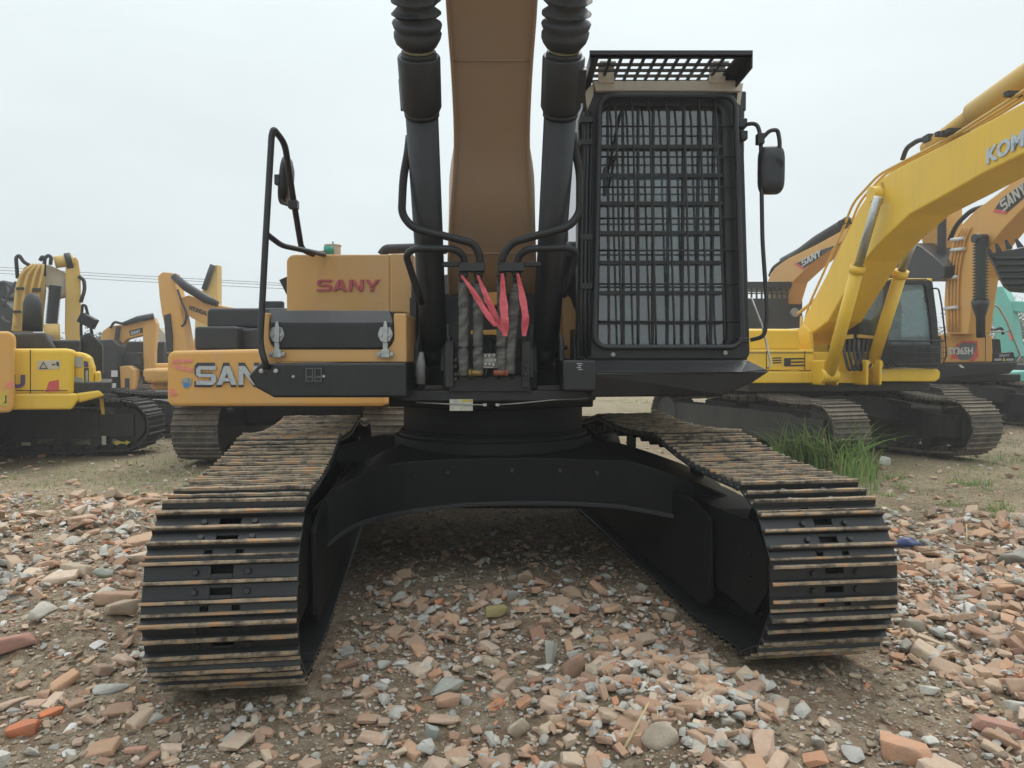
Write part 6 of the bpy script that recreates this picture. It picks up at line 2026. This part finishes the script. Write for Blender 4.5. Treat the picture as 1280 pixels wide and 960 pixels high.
# hero pieces: pixel place, width in pixels, look
HERO = [
    ((27, 908), 34, 'b', (0.52, 0.17, 0.08), 'orange red brick end at the bottom left corner', 0.55, 0.2),
    ((62, 888), 24, 'b', (0.56, 0.19, 0.08), 'small bright orange brick scrap above the brick end at bottom left', 0.4, 0.9),
    ((168, 933), 24, 'b', (0.52, 0.28, 0.20), 'flat pinkish brick flake below the pale slab at lower left', 0.4, 0.3),
    ((136, 864), 56, 's', (0.44, 0.44, 0.39), 'long pale grey slab chip lying left of the front of the left track', 0.25, 0.5),
    ((152, 780), 34, 'b', (0.40, 0.31, 0.22), 'tan block tipped on edge close to the left track', 0.55, 0.7),
    ((145, 749), 44, 'b', (0.42, 0.27, 0.18), 'brown flat brick beside the left track', 0.35, 0.3),
    ((14, 822), 50, 'b', (0.42, 0.22, 0.17), 'long dusty pink brick leaning at the left edge', 0.4, 0.8),
    ((98, 715), 34, 'b', (0.46, 0.37, 0.27), 'square buff brick half in the left rubble field', 0.5, -0.2),
    ((129, 717), 28, 's', (0.40, 0.44, 0.38), 'rounded greenish stone in the left rubble field', 0.5, 0.1),
    ((545, 858), 76, 's', (0.36, 0.37, 0.32), 'broad flat grey slab between the tracks', 0.28, 0.1),
    ((686, 826), 30, 's', (0.42, 0.43, 0.37), 'upright rounded grey stone at the top of the middle pile', 1.1, 0.9),
    ((716, 846), 30, 'b', (0.36, 0.22, 0.15), 'brown brick slab leaning beside the upright grey stone', 0.9, 0.6),
    ((558, 877), 28, 'b', (0.50, 0.30, 0.20), 'orange half brick in front of the flat grey slab', 0.6, 0.3),
    ((581, 876), 24, 's', (0.52, 0.50, 0.44), 'chalky white lump right of the orange half brick', 0.6, -0.5),
    ((648, 915), 32, 's', (0.50, 0.42, 0.31), 'rounded tan stone low in the middle of the picture', 0.8, 0.5),
    ((620, 780), 24, 'b', (0.36, 0.30, 0.12), 'mossy yellow block alone on the dirt between the tracks', 0.7, 0.1),
    ((540, 912), 30, 's', (0.33, 0.36, 0.32), 'dark greenish grey stone left of the tan stone', 0.7, -0.3),
    ((826, 950), 62, 's', (0.48, 0.40, 0.31), 'big rounded dusty lump at the bottom edge right of the middle', 0.6, 0.2),
    ((1134, 948), 58, 'b', (0.56, 0.31, 0.19), 'large orange brick at the bottom right', 0.5, -0.4),
    ((1160, 862), 34, 's', (0.60, 0.58, 0.51), 'white flat stone in the right rubble field', 0.3, -0.2),
    ((1266, 808), 36, 's', (0.58, 0.58, 0.55), 'white slab by the right edge of the picture', 0.4, -0.3),
    ((1270, 885), 44, 's', (0.52, 0.50, 0.44), 'pale flat slab low by the right edge', 0.3, -0.4),
    ((1141, 786), 36, 's', (0.38, 0.34, 0.27), 'brownish block just right of the right track', 0.5, -0.2),
    ((1268, 700), 46, 's', (0.36, 0.35, 0.31), 'large grey concrete block high at the right edge of the rubble', 0.5, -0.4),
    ((1248, 910), 46, 'b', (0.44, 0.24, 0.18), 'long pinkish brick slab in the bottom right corner', 0.35, -0.7),
    ((640, 668 + 92), 22, 's', (0.30, 0.30, 0.26), 'dull grey stone under the machine behind the mossy block', 0.6, 0.2),
    ((1105, 579), 22, 's', (0.55, 0.55, 0.50), 'whitish stone in the weeds right of the right track', 0.6, 0.2),
    ((655, 727), 24, 's', (0.45, 0.33, 0.22), 'rounded tan stone in the shade under the machine', 0.7, 0.2),
]
hm = {}
for (px, py), wpx, kind_, colr, lab, hk, yaw in HERO:
    p = gr(px, py, 0.03); s_ = wpx / 925 * p.y
    vs, fs = (HB if kind_ == 'b' else HS)[rnd.randrange(18)]
    sc_ = np.array([s_, s_ * 0.7, s_ * hk / max(0.25, float(np.ptp(vs[:, 2])))], np.float32)
    me = bpy.data.meshes.new('brick_piece' if kind_ == 'b' else 'stone')
    v2 = vs * sc_
    me.from_pydata(v2.tolist(), [], fs.tolist())
    me.materials.append(rand_mat('piece_colour', [(0.0, colr), (1.0, colr)], rough=0.9, vary=0.45)); me.update()
    nm = 'brick_piece' if kind_ == 'b' else 'stone'
    o = bpy.data.objects.new(nm, me); COL.objects.link(o)
    zmin = float(v2[:, 2].min())
    o.location = (p.x, p.y, gz(p.x, p.y) - zmin * 0.72); o.rotation_euler = (rnd.uniform(-.15, .15), rnd.uniform(-.15, .15), yaw)
    me.polygons.foreach_set('use_smooth', [True] * len(me.polygons)); me.set_sharp_from_angle(angle=math.radians(38))
    tag(o, lab, 'brick' if kind_ == 'b' else 'stone')

heropos = [gr(h[0][0], h[0][1], 0.03) for h in HERO]
pieces = [p for p in pieces if all((p[0] - h.x) ** 2 + (p[1] - h.y) ** 2 > (0.06 + p[2] * 0.4) ** 2 for h in heropos)]
def seen(p):
    return p[2] / p[1] if 0 < 640 + 925 * p[0] / p[1] < 1280 and 450 + 925 * HC / p[1] < 975 else 0
def pick(brick, n):
    c = sorted([p for p in pieces if p[3] == brick], key=lambda p: -seen(p))
    return c[:n]
bigB, bigS = pick(True, 285), pick(False, 280)
big = set(bigB) | set(bigS)


def place_stuff(name, lst, bank, mat, lab, cat):
    vv, ff, off = [], [], 0
    for x, y, s_, b_ in lst:
        vs, fs = bank[rnd.randrange(len(bank))]
        R = Matrix.Rotation(rnd.uniform(0, 2 * PI), 3, 'Z') @ Matrix.Rotation(rnd.gauss(0, 0.35), 3, 'X') @ Matrix.Rotation(rnd.gauss(0, 0.35), 3, 'Y')
        v2 = (vs * s_) @ np.array(R.transposed(), np.float32)
        lift = rnd.uniform(0.0, 0.35) * s_ + (rnd.random() * 0.03 if dens(x, y) > 0.8 else 0)
        vv.append(v2 + np.array([x, y, gz(x, y) + lift], np.float32)); ff.append(fs + off); off += len(vs)
    o = np_mesh(name, np.concatenate(vv), np.concatenate(ff), [mat], False)
    tag(o, lab, cat, kind='stuff')


place_stuff('brick_rubble', [p for p in pieces if p[3] and p not in big], VB, mBRi, 'small broken brick scraps strewn over the dirt', 'rubble')
place_stuff('stone_rubble', [p for p in pieces if not p[3] and p not in big], VS, mSRi, 'small grey and white stone scraps strewn over the dirt', 'rubble')

bmesh_bank = {}
for kind_, bank, nm, mat in ((True, HB, 'brick_piece', mBR), (False, HS, 'stone', mSR)):
    for k, (vs, fs) in enumerate(bank):
        me = bpy.data.meshes.new(nm); me.from_pydata(vs.tolist(), [], fs.tolist()); me.materials.append(mat); me.update(); me.polygons.foreach_set('use_smooth', [True] * len(me.polygons)); me.set_sharp_from_angle(angle=math.radians(38))
        bmesh_bank[(kind_, k)] = me
for lst, kind_, nm, grp, lab in ((bigB, True, 'brick_piece', 'broken bricks strewn over the ground', 'dusty broken brick piece lying loose in the rubble on the ground'), (bigS, False, 'stone', 'stones strewn over the ground', 'grey or whitish stone piece lying loose in the rubble on the ground')):
    for x, y, s_, b_ in lst:
        k = rnd.randrange(18)
        o = bpy.data.objects.new(nm, bmesh_bank[(kind_, k)]); COL.objects.link(o)
        o.scale = (s_, s_ * rnd.uniform(0.8, 1.1), s_ * rnd.uniform(0.8, 1.2))
        o.location = (x, y, gz(x, y) + s_ * rnd.uniform(0.08, 0.24)); o.rotation_euler = (rnd.gauss(0, 0.22), rnd.gauss(0, 0.22), rnd.uniform(0, 6.28))
        tag(o, lab, 'brick' if kind_ else 'stone', grp)

# fine gravel and crumbs of dirt
tet = [chunk(rnd, False) for _ in range(6)]
vv, ff, off = [], [], 0
cnt = 0
while cnt < 30000:
    x = rnd.uniform(-4.5, 4.5); y = 2.4 + 5.0 * rnd.random() ** 1.4
    cnt += 1
    if not (-30 < 640 + 925 * x / y < 1310) or track_block(x, y): continue
    s_ = 0.006 + 0.026 * rnd.random() ** 2.5; vs, fs = tet[rnd.randrange(6)]
    R = Matrix.Rotation(rnd.uniform(0, 6.28), 3, 'Z')
    vv.append((vs * s_) @ np.array(R, np.float32) + np.array([x, y, gz(x, y) + s_ * 0.15], np.float32)); ff.append(fs + off); off += len(vs)
GR_ = [(0.0, (0.25, 0.20, 0.145)), (0.4, (0.36, 0.295, 0.225)), (0.7, (0.44, 0.38, 0.30)), (0.82, (0.46, 0.28, 0.19)), (0.9, (0.48, 0.45, 0.4)), (1.0, (0.6, 0.58, 0.54))]
o = np_mesh('gravel', np.concatenate(vv), np.concatenate(ff), [rand_mat('crumbs', GR_, True, vary=0.2)], False)
tag(o, 'fine crumbs of dirt, mortar and brick covering the ground', 'gravel', kind='stuff')

vv, ff, off = [], [], 0
for _ in range(2600):
    px = rnd.uniform(-20, 1300); py = rnd.uniform(560, 965)
    q = gr(px, py)
    ok = (q.x < -0.9 and q.y < 4.4) or (0.75 < q.x < 1.9 and q.y < 3.5) or (-1 < q.x < 1 and 3.2 < q.y < 5.5 and rnd.random() < 0.5) or (q.x < -2 and rnd.random() < 0.25)
    if not ok or track_block(q.x, q.y): continue
    s_ = rnd.uniform(0.012, 0.06) * (1 if rnd.random() < 0.8 else 1.4); vs, fs = HS[rnd.randrange(18)] if s_ > 0.03 else VS[rnd.randrange(18)]
    R = Matrix.Rotation(rnd.uniform(0, 6.28), 3, 'Z') @ Matrix.Rotation(rnd.gauss(0, 0.5), 3, 'X')
    vv.append((vs * s_) @ np.array(R.transposed(), np.float32) + np.array([q.x, q.y, gz(q.x, q.y) + s_ * 0.08], np.float32)); ff.append(fs + off); off += len(vs)
o = np_mesh('dirt_clods', np.concatenate(vv), np.concatenate(ff), [rand_mat('clod', [(0.0, (0.17, 0.125, 0.085)), (0.5, (0.28, 0.22, 0.16)), (1.0, (0.38, 0.32, 0.24))], True, vary=0.5)], True)
tag(o, 'crumbly brown earth clods beside the tracks', 'dirt clods', kind='stuff')

# ---------------------------------------------------------------- blue plastic rag
mb = MB()
c = gr(1135, 684, 0.03)
rg = []
for i in range(9):
    t = i / 8
    w_ = 0.05 * math.sin(PI * (0.1 + 0.85 * t)) + 0.008
    cc_ = c + V((-0.115 + 0.23 * t, 0.02 * math.sin(t * 7), 0.03 * math.sin(PI * t) + 0.01))
    rg.append([cc_ + V((0, math.cos(a) * w_ * (1 + 0.3 * math.sin(3 * a + i)), math.sin(a) * w_ * 0.55 * (1 + 0.3 * math.cos(2 * a + i)))) for a in [2 * PI * k / 12 for k in range(12)]])
mb.loft(rg, True, True)
o = mb.build('plastic_rag', M['bag'], None, origin=c)
tag(o, 'crumpled dark blue plastic rag beside the right track', 'plastic rag')
# straw sticks
def stick(a, b, r, lab):
    A, B = at(*a), at(*b)
    mb = MB(); mb.tube([A, A.lerp(B, 0.5) + V((0.004, 0, 0.006)), B], [r, r * 0.95, r * 0.7], 7)
    o = mb.build('dry_stick', M['straw'], None, origin=A); tag(o, lab, 'stick', 'dry stalks on the rubble')
z_ = 0.07
A = gr(776, 941, 0.06); B = gr(810, 880, 0.17)
for (pa, za), (pb, zb_), r, lab in ((((777, 942), 0.07), ((811, 878), 0.19), 0.006, 'long pale dry stick leaning on the pile at the bottom'), (((822, 925), 0.08), ((821, 880), 0.15), 0.004, 'short upright dry stalk right of the long pale stick'),
                                    (((1208, 680), 0.03), ((1208, 655), 0.14), 0.005, 'short dry stalk standing above the right rubble'), (((1180, 650), 0.02), ((1275, 682), 0.03), 0.005, 'dry reed lying flat above the right rubble'),
                                    (((1230, 655), 0.02), ((1262, 645), 0.05), 0.006, 'crooked twig at the right edge above the rubble')):
    A = gr(*pa, za); B = gr(*pb, zb_)
    mb = MB(); mb.tube([A, A.lerp(B, 0.5) + V((0.004, 0, 0.006)), B], [r, r * 0.95, r * 0.7], 7)
    o = mb.build('dry_stick', M['straw'], None, origin=A); tag(o, lab, 'stick', 'dry stalks on the rubble')


# ---------------------------------------------------------------- grass and weeds
def blade_mat(name, c1, c2):
    m, nt, b = nodes(name)
    g = N(nt, 'ShaderNodeNewGeometry'); r = ramp(nt, [(0.0, c1), (0.7, c2), (0.9, (0.30, 0.28, 0.12)), (1.0, (0.42, 0.36, 0.2))])
    nt.links.new(g.outputs['Random Per Island'], r.inputs[0]); nt.links.new(r.outputs[0], b.inputs['Base Color'])
    b.inputs['Roughness'].default_value = 0.6
    tl = N(nt, 'ShaderNodeBsdfTranslucent'); nt.links.new(r.outputs[0], tl.inputs[0]); mx = N(nt, 'ShaderNodeMixShader'); mx.inputs[0].default_value = 0.35
    nt.links.new(b.outputs[0], mx.inputs[1]); nt.links.new(tl.outputs[0], mx.inputs[2]); nt.links.new(mx.outputs[0], nt.nodes['Material Output'].inputs['Surface'])
    return m


mG = blade_mat('green_blades', (0.11, 0.21, 0.05), (0.24, 0.39, 0.10)); mD = blade_mat('dry_blades', (0.20, 0.19, 0.09), (0.36, 0.31, 0.18))


def blades(vv, ff, off, base, h, lean, w, a, seg=5):
    d = V((math.cos(a), math.sin(a), 0)); s_ = V((-d.y, d.x, 0))
    pts = []
    for i in range(seg + 1):
        t = i / seg
        c = base + d * (lean * t * t * h) + V((0, 0, h * (t - 0.35 * min(1.5, lean) * t * t * t)))
        ww = w * (1 - t) ** 0.7 * (0.6 + 0.4 * min(1, t * 4))
        pts.append(c - s_ * ww / 2); pts.append(c + s_ * ww / 2)
    for i in range(seg):
        k = off + 2 * i; ff.append([k, k + 1, k + 3, k + 2])
    vv.extend(pts)
    return off + len(pts)


def clump(name, spots, mat, lab, cat, kind='stuff', group=None):
    vv, ff, off = [], [], 0
    for (x, y, r, n, h0, h1, lean, w) in spots:
        for _ in range(n):
            a = rnd.uniform(0, 6.28); q = r * math.sqrt(rnd.random()); b_ = rnd.uniform(0, 6.28)
            X, Y = x + q * math.cos(b_), y + q * math.sin(b_)
            if track_block(X, Y, -0.02): continue
            off = blades(vv, ff, off, V((X, Y, gz(X, Y) - 0.01)), rnd.uniform(h0, h1), lean * rnd.uniform(0.2, 1.3), w * rnd.uniform(0.6, 1.2), a)
    o = np_mesh(name, np.array([tuple(p) for p in vv], np.float32), np.array(ff, np.int32), [mat], True)
    tag(o, lab, cat, group, kind)


tall = []
for px, py, n, h in ((975, 574, 90, 0.55), (995, 582, 160, 0.70), (1018, 587, 190, 0.78), (1040, 591, 180, 0.80), (1060, 596, 90, 0.84), (985, 570, 90, 0.55), (1030, 580, 140, 0.78), (1078, 602, 30, 0.55)):
    p = gr(px, py - 4); tall.append((p.x, p.y, 0.28, n, h * 0.35, h * 1.1, 1.0, 0.030))
for px, py, n, h in ((1075, 602, 26, 0.4), (1082, 612, 22, 0.42), (1058, 600, 30, 0.5), (905, 540, 14, 0.45)):
    p = gr(px, py); tall.append((p.x, p.y, 0.16, n, h * 0.4, h, 0.5, 0.014))
clump('tall_grass', tall, mG, 'tuft of tall bright green grass behind the right track', 'grass')
weeds = []
for px, py, r, n, h in ((1118, 598, 0.12, 60, 0.14), (1125, 608, 0.1, 40, 0.1), (1205, 605, 0.2, 90, 0.10), (1222, 606, 0.15, 70, 0.13), (1188, 632, 0.12, 50, 0.09), (1250, 640, 0.12, 60, 0.22), (1245, 650, 0.1, 30, 0.15),
                        (1100, 620, 0.15, 50, 0.1), (795, 503, 1.2, 260, 0.16), (860, 506, 1.0, 160, 0.2), (1240, 575, 0.6, 120, 0.2), (485, 505, 0.5, 120, 0.2), (60, 600, 0.8, 40, 0.08), (195, 600, 0.5, 60, 0.08), (1095, 640, 0.2, 30, 0.08), (230, 545, 0.8, 100, 0.12), (160, 540, 1.0, 160, 0.14), (190, 520, 1.0, 160, 0.14), (1265, 555, 0.8, 120, 0.14)):
    p = gr(px, py); weeds.append((p.x, p.y, r, n, h * 0.4, h, 1.0, 0.011))
for _ in range(700):
    px = rnd.uniform(0, 1280); py = rnd.uniform(505, 640)
    p = gr(px, py)
    if 380 < px < 900 and py > 530: continue
    if dens(p.x, p.y) > 0.5: continue
    weeds.append((p.x, p.y, rnd.uniform(0.1, 0.5), rnd.randrange(8, 30), 0.02, rnd.uniform(0.04, 0.12), 1.2, 0.010))
clump('weeds', weeds, mG, 'low green weeds dotted over the dirt', 'weeds')
dry = []
for _ in range(1500):
    px = rnd.uniform(-20, 1300); py = rnd.uniform(500, 670)
    p = gr(px, py)
    if 380 < px < 900 and py > 530: continue
    dry.append((p.x, p.y, rnd.uniform(0.1, 0.6), rnd.randrange(8, 26), 0.01, 0.06, 3.0, 0.009))
for _ in range(60):
    p = gr(rnd.uniform(1130, 1280), rnd.uniform(640, 690)); dry.append((p.x, p.y, 0.25, 14, 0.01, 0.06, 4.0, 0.006))
for _ in range(50):
    p = gr(rnd.uniform(40, 180), rnd.uniform(780, 840)); dry.append((p.x, p.y, 0.1, 10, 0.005, 0.03, 4.0, 0.004))
clump('dry_straw', dry, mD, 'dry straw and dead grass lying on the dirt', 'straw')

# ---------------------------------------------------------------- trees and far scrub
mL = []
for k, c in enumerate(((0.075, 0.10, 0.055), (0.10, 0.13, 0.07), (0.17, 0.17, 0.13))):
    m, nt, b = nodes('leaves')
    g = N(nt, 'ShaderNodeNewGeometry'); r = ramp(nt, [(0.0, [q * 0.6 for q in c]), (1.0, [q * 1.5 for q in c])])
    nt.links.new(g.outputs['Random Per Island'], r.inputs[0]); nt.links.new(r.outputs[0], b.inputs['Base Color']); b.inputs['Roughness'].default_value = 0.7
    mL.append(m)
mBk = flat('bark', (0.14, 0.12, 0.10), 0.9)


def tree(px, Y, h, wd, lab, k, n=2600, name='tree'):
    p = at(px, 450, Y); X = p.x
    e_ = empty(name, (X, Y, 0)); tag(e_, lab, 'tree', 'trees beyond the yard')
    mb = MB(); mb.tube([V((X, Y, -0.05)), V((X + 0.1, Y, h * 0.35)), V((X - 0.05, Y, h * 0.75))], [0.18, 0.12, 0.05], 10)
    tips = []
    for i in range(12):
        a = rnd.uniform(0, 6.28); z = h * rnd.uniform(0.25, 0.7); L_ = wd * rnd.uniform(0.35, 0.6)
        q = V((X + math.cos(a) * L_, Y + math.sin(a) * L_, z + h * rnd.uniform(0.08, 0.28))); mb.tube([V((X, Y, z)), q], [0.05, 0.015], 6); tips.append(q)
    mb.build('trunk', mBk, e_)
    vv, ff = [], []
    tips += [V((X + rnd.uniform(-.3, .3) * wd, Y + rnd.uniform(-.3, .3) * wd, h * rnd.uniform(0.35, 0.95))) for _ in range(12)]
    for i in range(n):
        t = tips[rnd.randrange(len(tips))]; r = wd * 0.22
        c = t + V((rnd.gauss(0, r * 0.6), rnd.gauss(0, r * 0.6), rnd.gauss(0, r * 0.6)))
        if c.z < 0.3: c.z = 0.3 + rnd.random()
        a = V((rnd.gauss(0, 1), rnd.gauss(0, 1), rnd.gauss(0, 1))).normalized(); b_ = a.orthogonal().normalized(); s_ = rnd.uniform(0.06, 0.13)
        o_ = len(vv); vv += [c - a * s_, c + b_ * s_ * 0.5, c + a * s_, c - b_ * s_ * 0.5]; ff.append([o_, o_ + 1, o_ + 2, o_ + 3])
    inv = V((X, Y, 0))
    o = np_mesh('crown', np.array([tuple(p_ - inv) for p_ in vv], np.float32), np.array(ff), [mL[k]], False); o.parent = e_


for i, (px, Y, h, wd, lab, k) in enumerate((
    (1236, 38, 3.9, 3.0, 'pale feathery tree behind the bellows of the orange machine', 2), (1275, 40, 4.6, 3.6, 'grey green tree at the right edge behind the turquoise arm', 1),
    (1208, 42, 3.4, 2.6, 'thin pale tree left of the feathery one, low behind the orange boom', 2), (1320, 36, 4.8, 3.4, 'bushy dark tree cut by the right edge', 0),
    (112, 40, 2.6, 2.4, 'dark bushy tree behind the handrail of the left yellow machine', 0), (150, 46, 2.2, 3.0, 'low dark tree behind the far orange machine on the left', 0),
    (80, 44, 2.4, 3.0, 'dark tree behind the folded yellow arm at the left', 1), (1010, 48, 2.0, 2.6, 'low dark tree in the gap left of the big yellow boom', 0))):
    tree(px, Y, h, wd, lab, k, 2200)
# far scrub line
vv, ff = [], []
for i in range(16000):
    X = rnd.uniform(-75, 75); Y = rnd.uniform(52, 60); hh = 1.9 + 0.7 * noise.noise(V((X * 0.2, 0, 0))) + 0.4 * noise.noise(V((X * 0.9, 1, 0)))
    c = V((X, Y, hh * rnd.random() ** 0.7)); a = V((rnd.gauss(0, 1), rnd.gauss(0, 1), rnd.gauss(0, 1))).normalized(); b_ = a.orthogonal().normalized(); s_ = rnd.uniform(0.15, 0.3)
    o_ = len(vv); vv += [tuple(c - a * s_), tuple(c + b_ * s_ * 0.6), tuple(c + a * s_), tuple(c - b_ * s_ * 0.6)]; ff.append([o_, o_ + 1, o_ + 2, o_ + 3])
o = np_mesh('scrub', np.array(vv, np.float32), np.array(ff), [mL[0]], False)
tag(o, 'far line of dark scrub closing the yard', 'scrub', kind='stuff')

# ================================================================ air, sky, sun, camera
HAZE = 0.003
mb = MB(); mb.b6(-140, 140, -35, 140, -1.2, 14)
hz = mb.build('haze', None, None)
hz.data.materials.clear()
hmat = bpy.data.materials.new('haze_air'); hmat.use_nodes = True
nt = hmat.node_tree; nt.nodes.remove(nt.nodes['Principled BSDF'])
pv = nt.nodes.new('ShaderNodeVolumePrincipled'); pv.inputs['Density'].default_value = HAZE; pv.inputs['Color'].default_value = (0.93, 0.97, 1.0, 1); pv.inputs['Anisotropy'].default_value = 0.2
nt.links.new(pv.outputs[0], nt.nodes['Material Output'].inputs['Volume'])
hz.data.materials.append(hmat); hz['kind'] = 'stuff'; hz['label'] = 'thin grey haze hanging over the yard'

w = bpy.data.worlds.new('World'); scene.world = w; w.use_nodes = True
nt = w.node_tree; L = nt.links.new
bg = nt.nodes['Background']
SUN_EL, SUN_AZ = 58.0, 25.0      # sun behind thick cloud, ahead of the camera and to its right
sky = N(nt, 'ShaderNodeTexSky', sky_type='NISHITA', sun_disc=False)
sky.sun_elevation = math.radians(SUN_EL); sky.sun_rotation = math.radians(SUN_AZ); sky.dust_density = 6.0; sky.air_density = 1.5
tc = N(nt, 'ShaderNodeTexCoord')
sx = N(nt, 'ShaderNodeSeparateXYZ'); L(tc.outputs['Generated'], sx.inputs[0])
# overcast deck: brightens towards the zenith, faint cloud mottling (values are divided by the 0.1 background strength)
cr = ramp(nt, [(0.0, (7.3, 8.1, 8.5)), (0.10, (7.8, 8.65, 9.0)), (0.32, (8.8, 9.7, 9.95)), (0.5, (9.2, 10.2, 10.5)), (1.0, (19.5, 20.6, 21.5))])
L(sx.outputs['Z'], cr.inputs[0])
mp = N(nt, 'ShaderNodeMapping'); mp.inputs['Scale'].default_value = (1.2, 1.2, 3.5); L(tc.outputs['Generated'], mp.inputs[0])
cn = N(nt, 'ShaderNodeTexNoise', Scale=1.8, Detail=6.0, Roughness=0.5); L(mp.outputs[0], cn.inputs['Vector'])
cm = N(nt, 'ShaderNodeMapRange'); L(cn.outputs['Fac'], cm.inputs[0]); cm.inputs[1].default_value = 0.3; cm.inputs[2].default_value = 0.7; cm.inputs[3].default_value = 0.93; cm.inputs[4].default_value = 1.05
vm = N(nt, 'ShaderNodeVectorMath', operation='SCALE'); L(cr.outputs[0], vm.inputs[0]); L(cm.outputs[0], vm.inputs['Scale'])
mx = N(nt, 'ShaderNodeMix', data_type='RGBA'); mx.inputs['Factor'].default_value = 0.94
L(sky.outputs[0], mx.inputs['A']); L(vm.outputs[0], mx.inputs['B']); L(mx.outputs['Result'], bg.inputs['Color'])
bg.inputs['Strength'].default_value = 0.1

sl = bpy.data.lights.new('sun', 'SUN'); sl.energy = 1.35; sl.angle = math.radians(20); sl.color = (1.0, 0.96, 0.9)
so = bpy.data.objects.new('sun', sl); COL.objects.link(so)
el, az = math.radians(SUN_EL), math.radians(SUN_AZ)
sd = V((math.sin(az) * math.cos(el), math.cos(az) * math.cos(el), math.sin(el)))
so.rotation_euler = (-sd).to_track_quat('-Z', 'Y').to_euler()
so.location = sd * 30

cd = bpy.data.cameras.new('camera'); cd.sensor_width = 36; cd.lens = F / 1280 * 36; cd.clip_end = 600; cd.clip_start = 0.05
co_ = bpy.data.objects.new('camera', cd); COL.objects.link(co_)
co_.location = CAMP; co_.rotation_euler = (PI / 2 - PITCH, 0, 0)
scene.camera = co_
scene.view_settings.view_transform = 'Standard'; scene.view_settings.look = 'None'; scene.view_settings.exposure = 0.0; scene.view_settings.gamma = 1.0
scene.cycles.max_bounces = 6; scene.cycles.volume_bounces = 1; scene.cycles.transparent_max_bounces = 12
scene.cycles.use_denoising = True
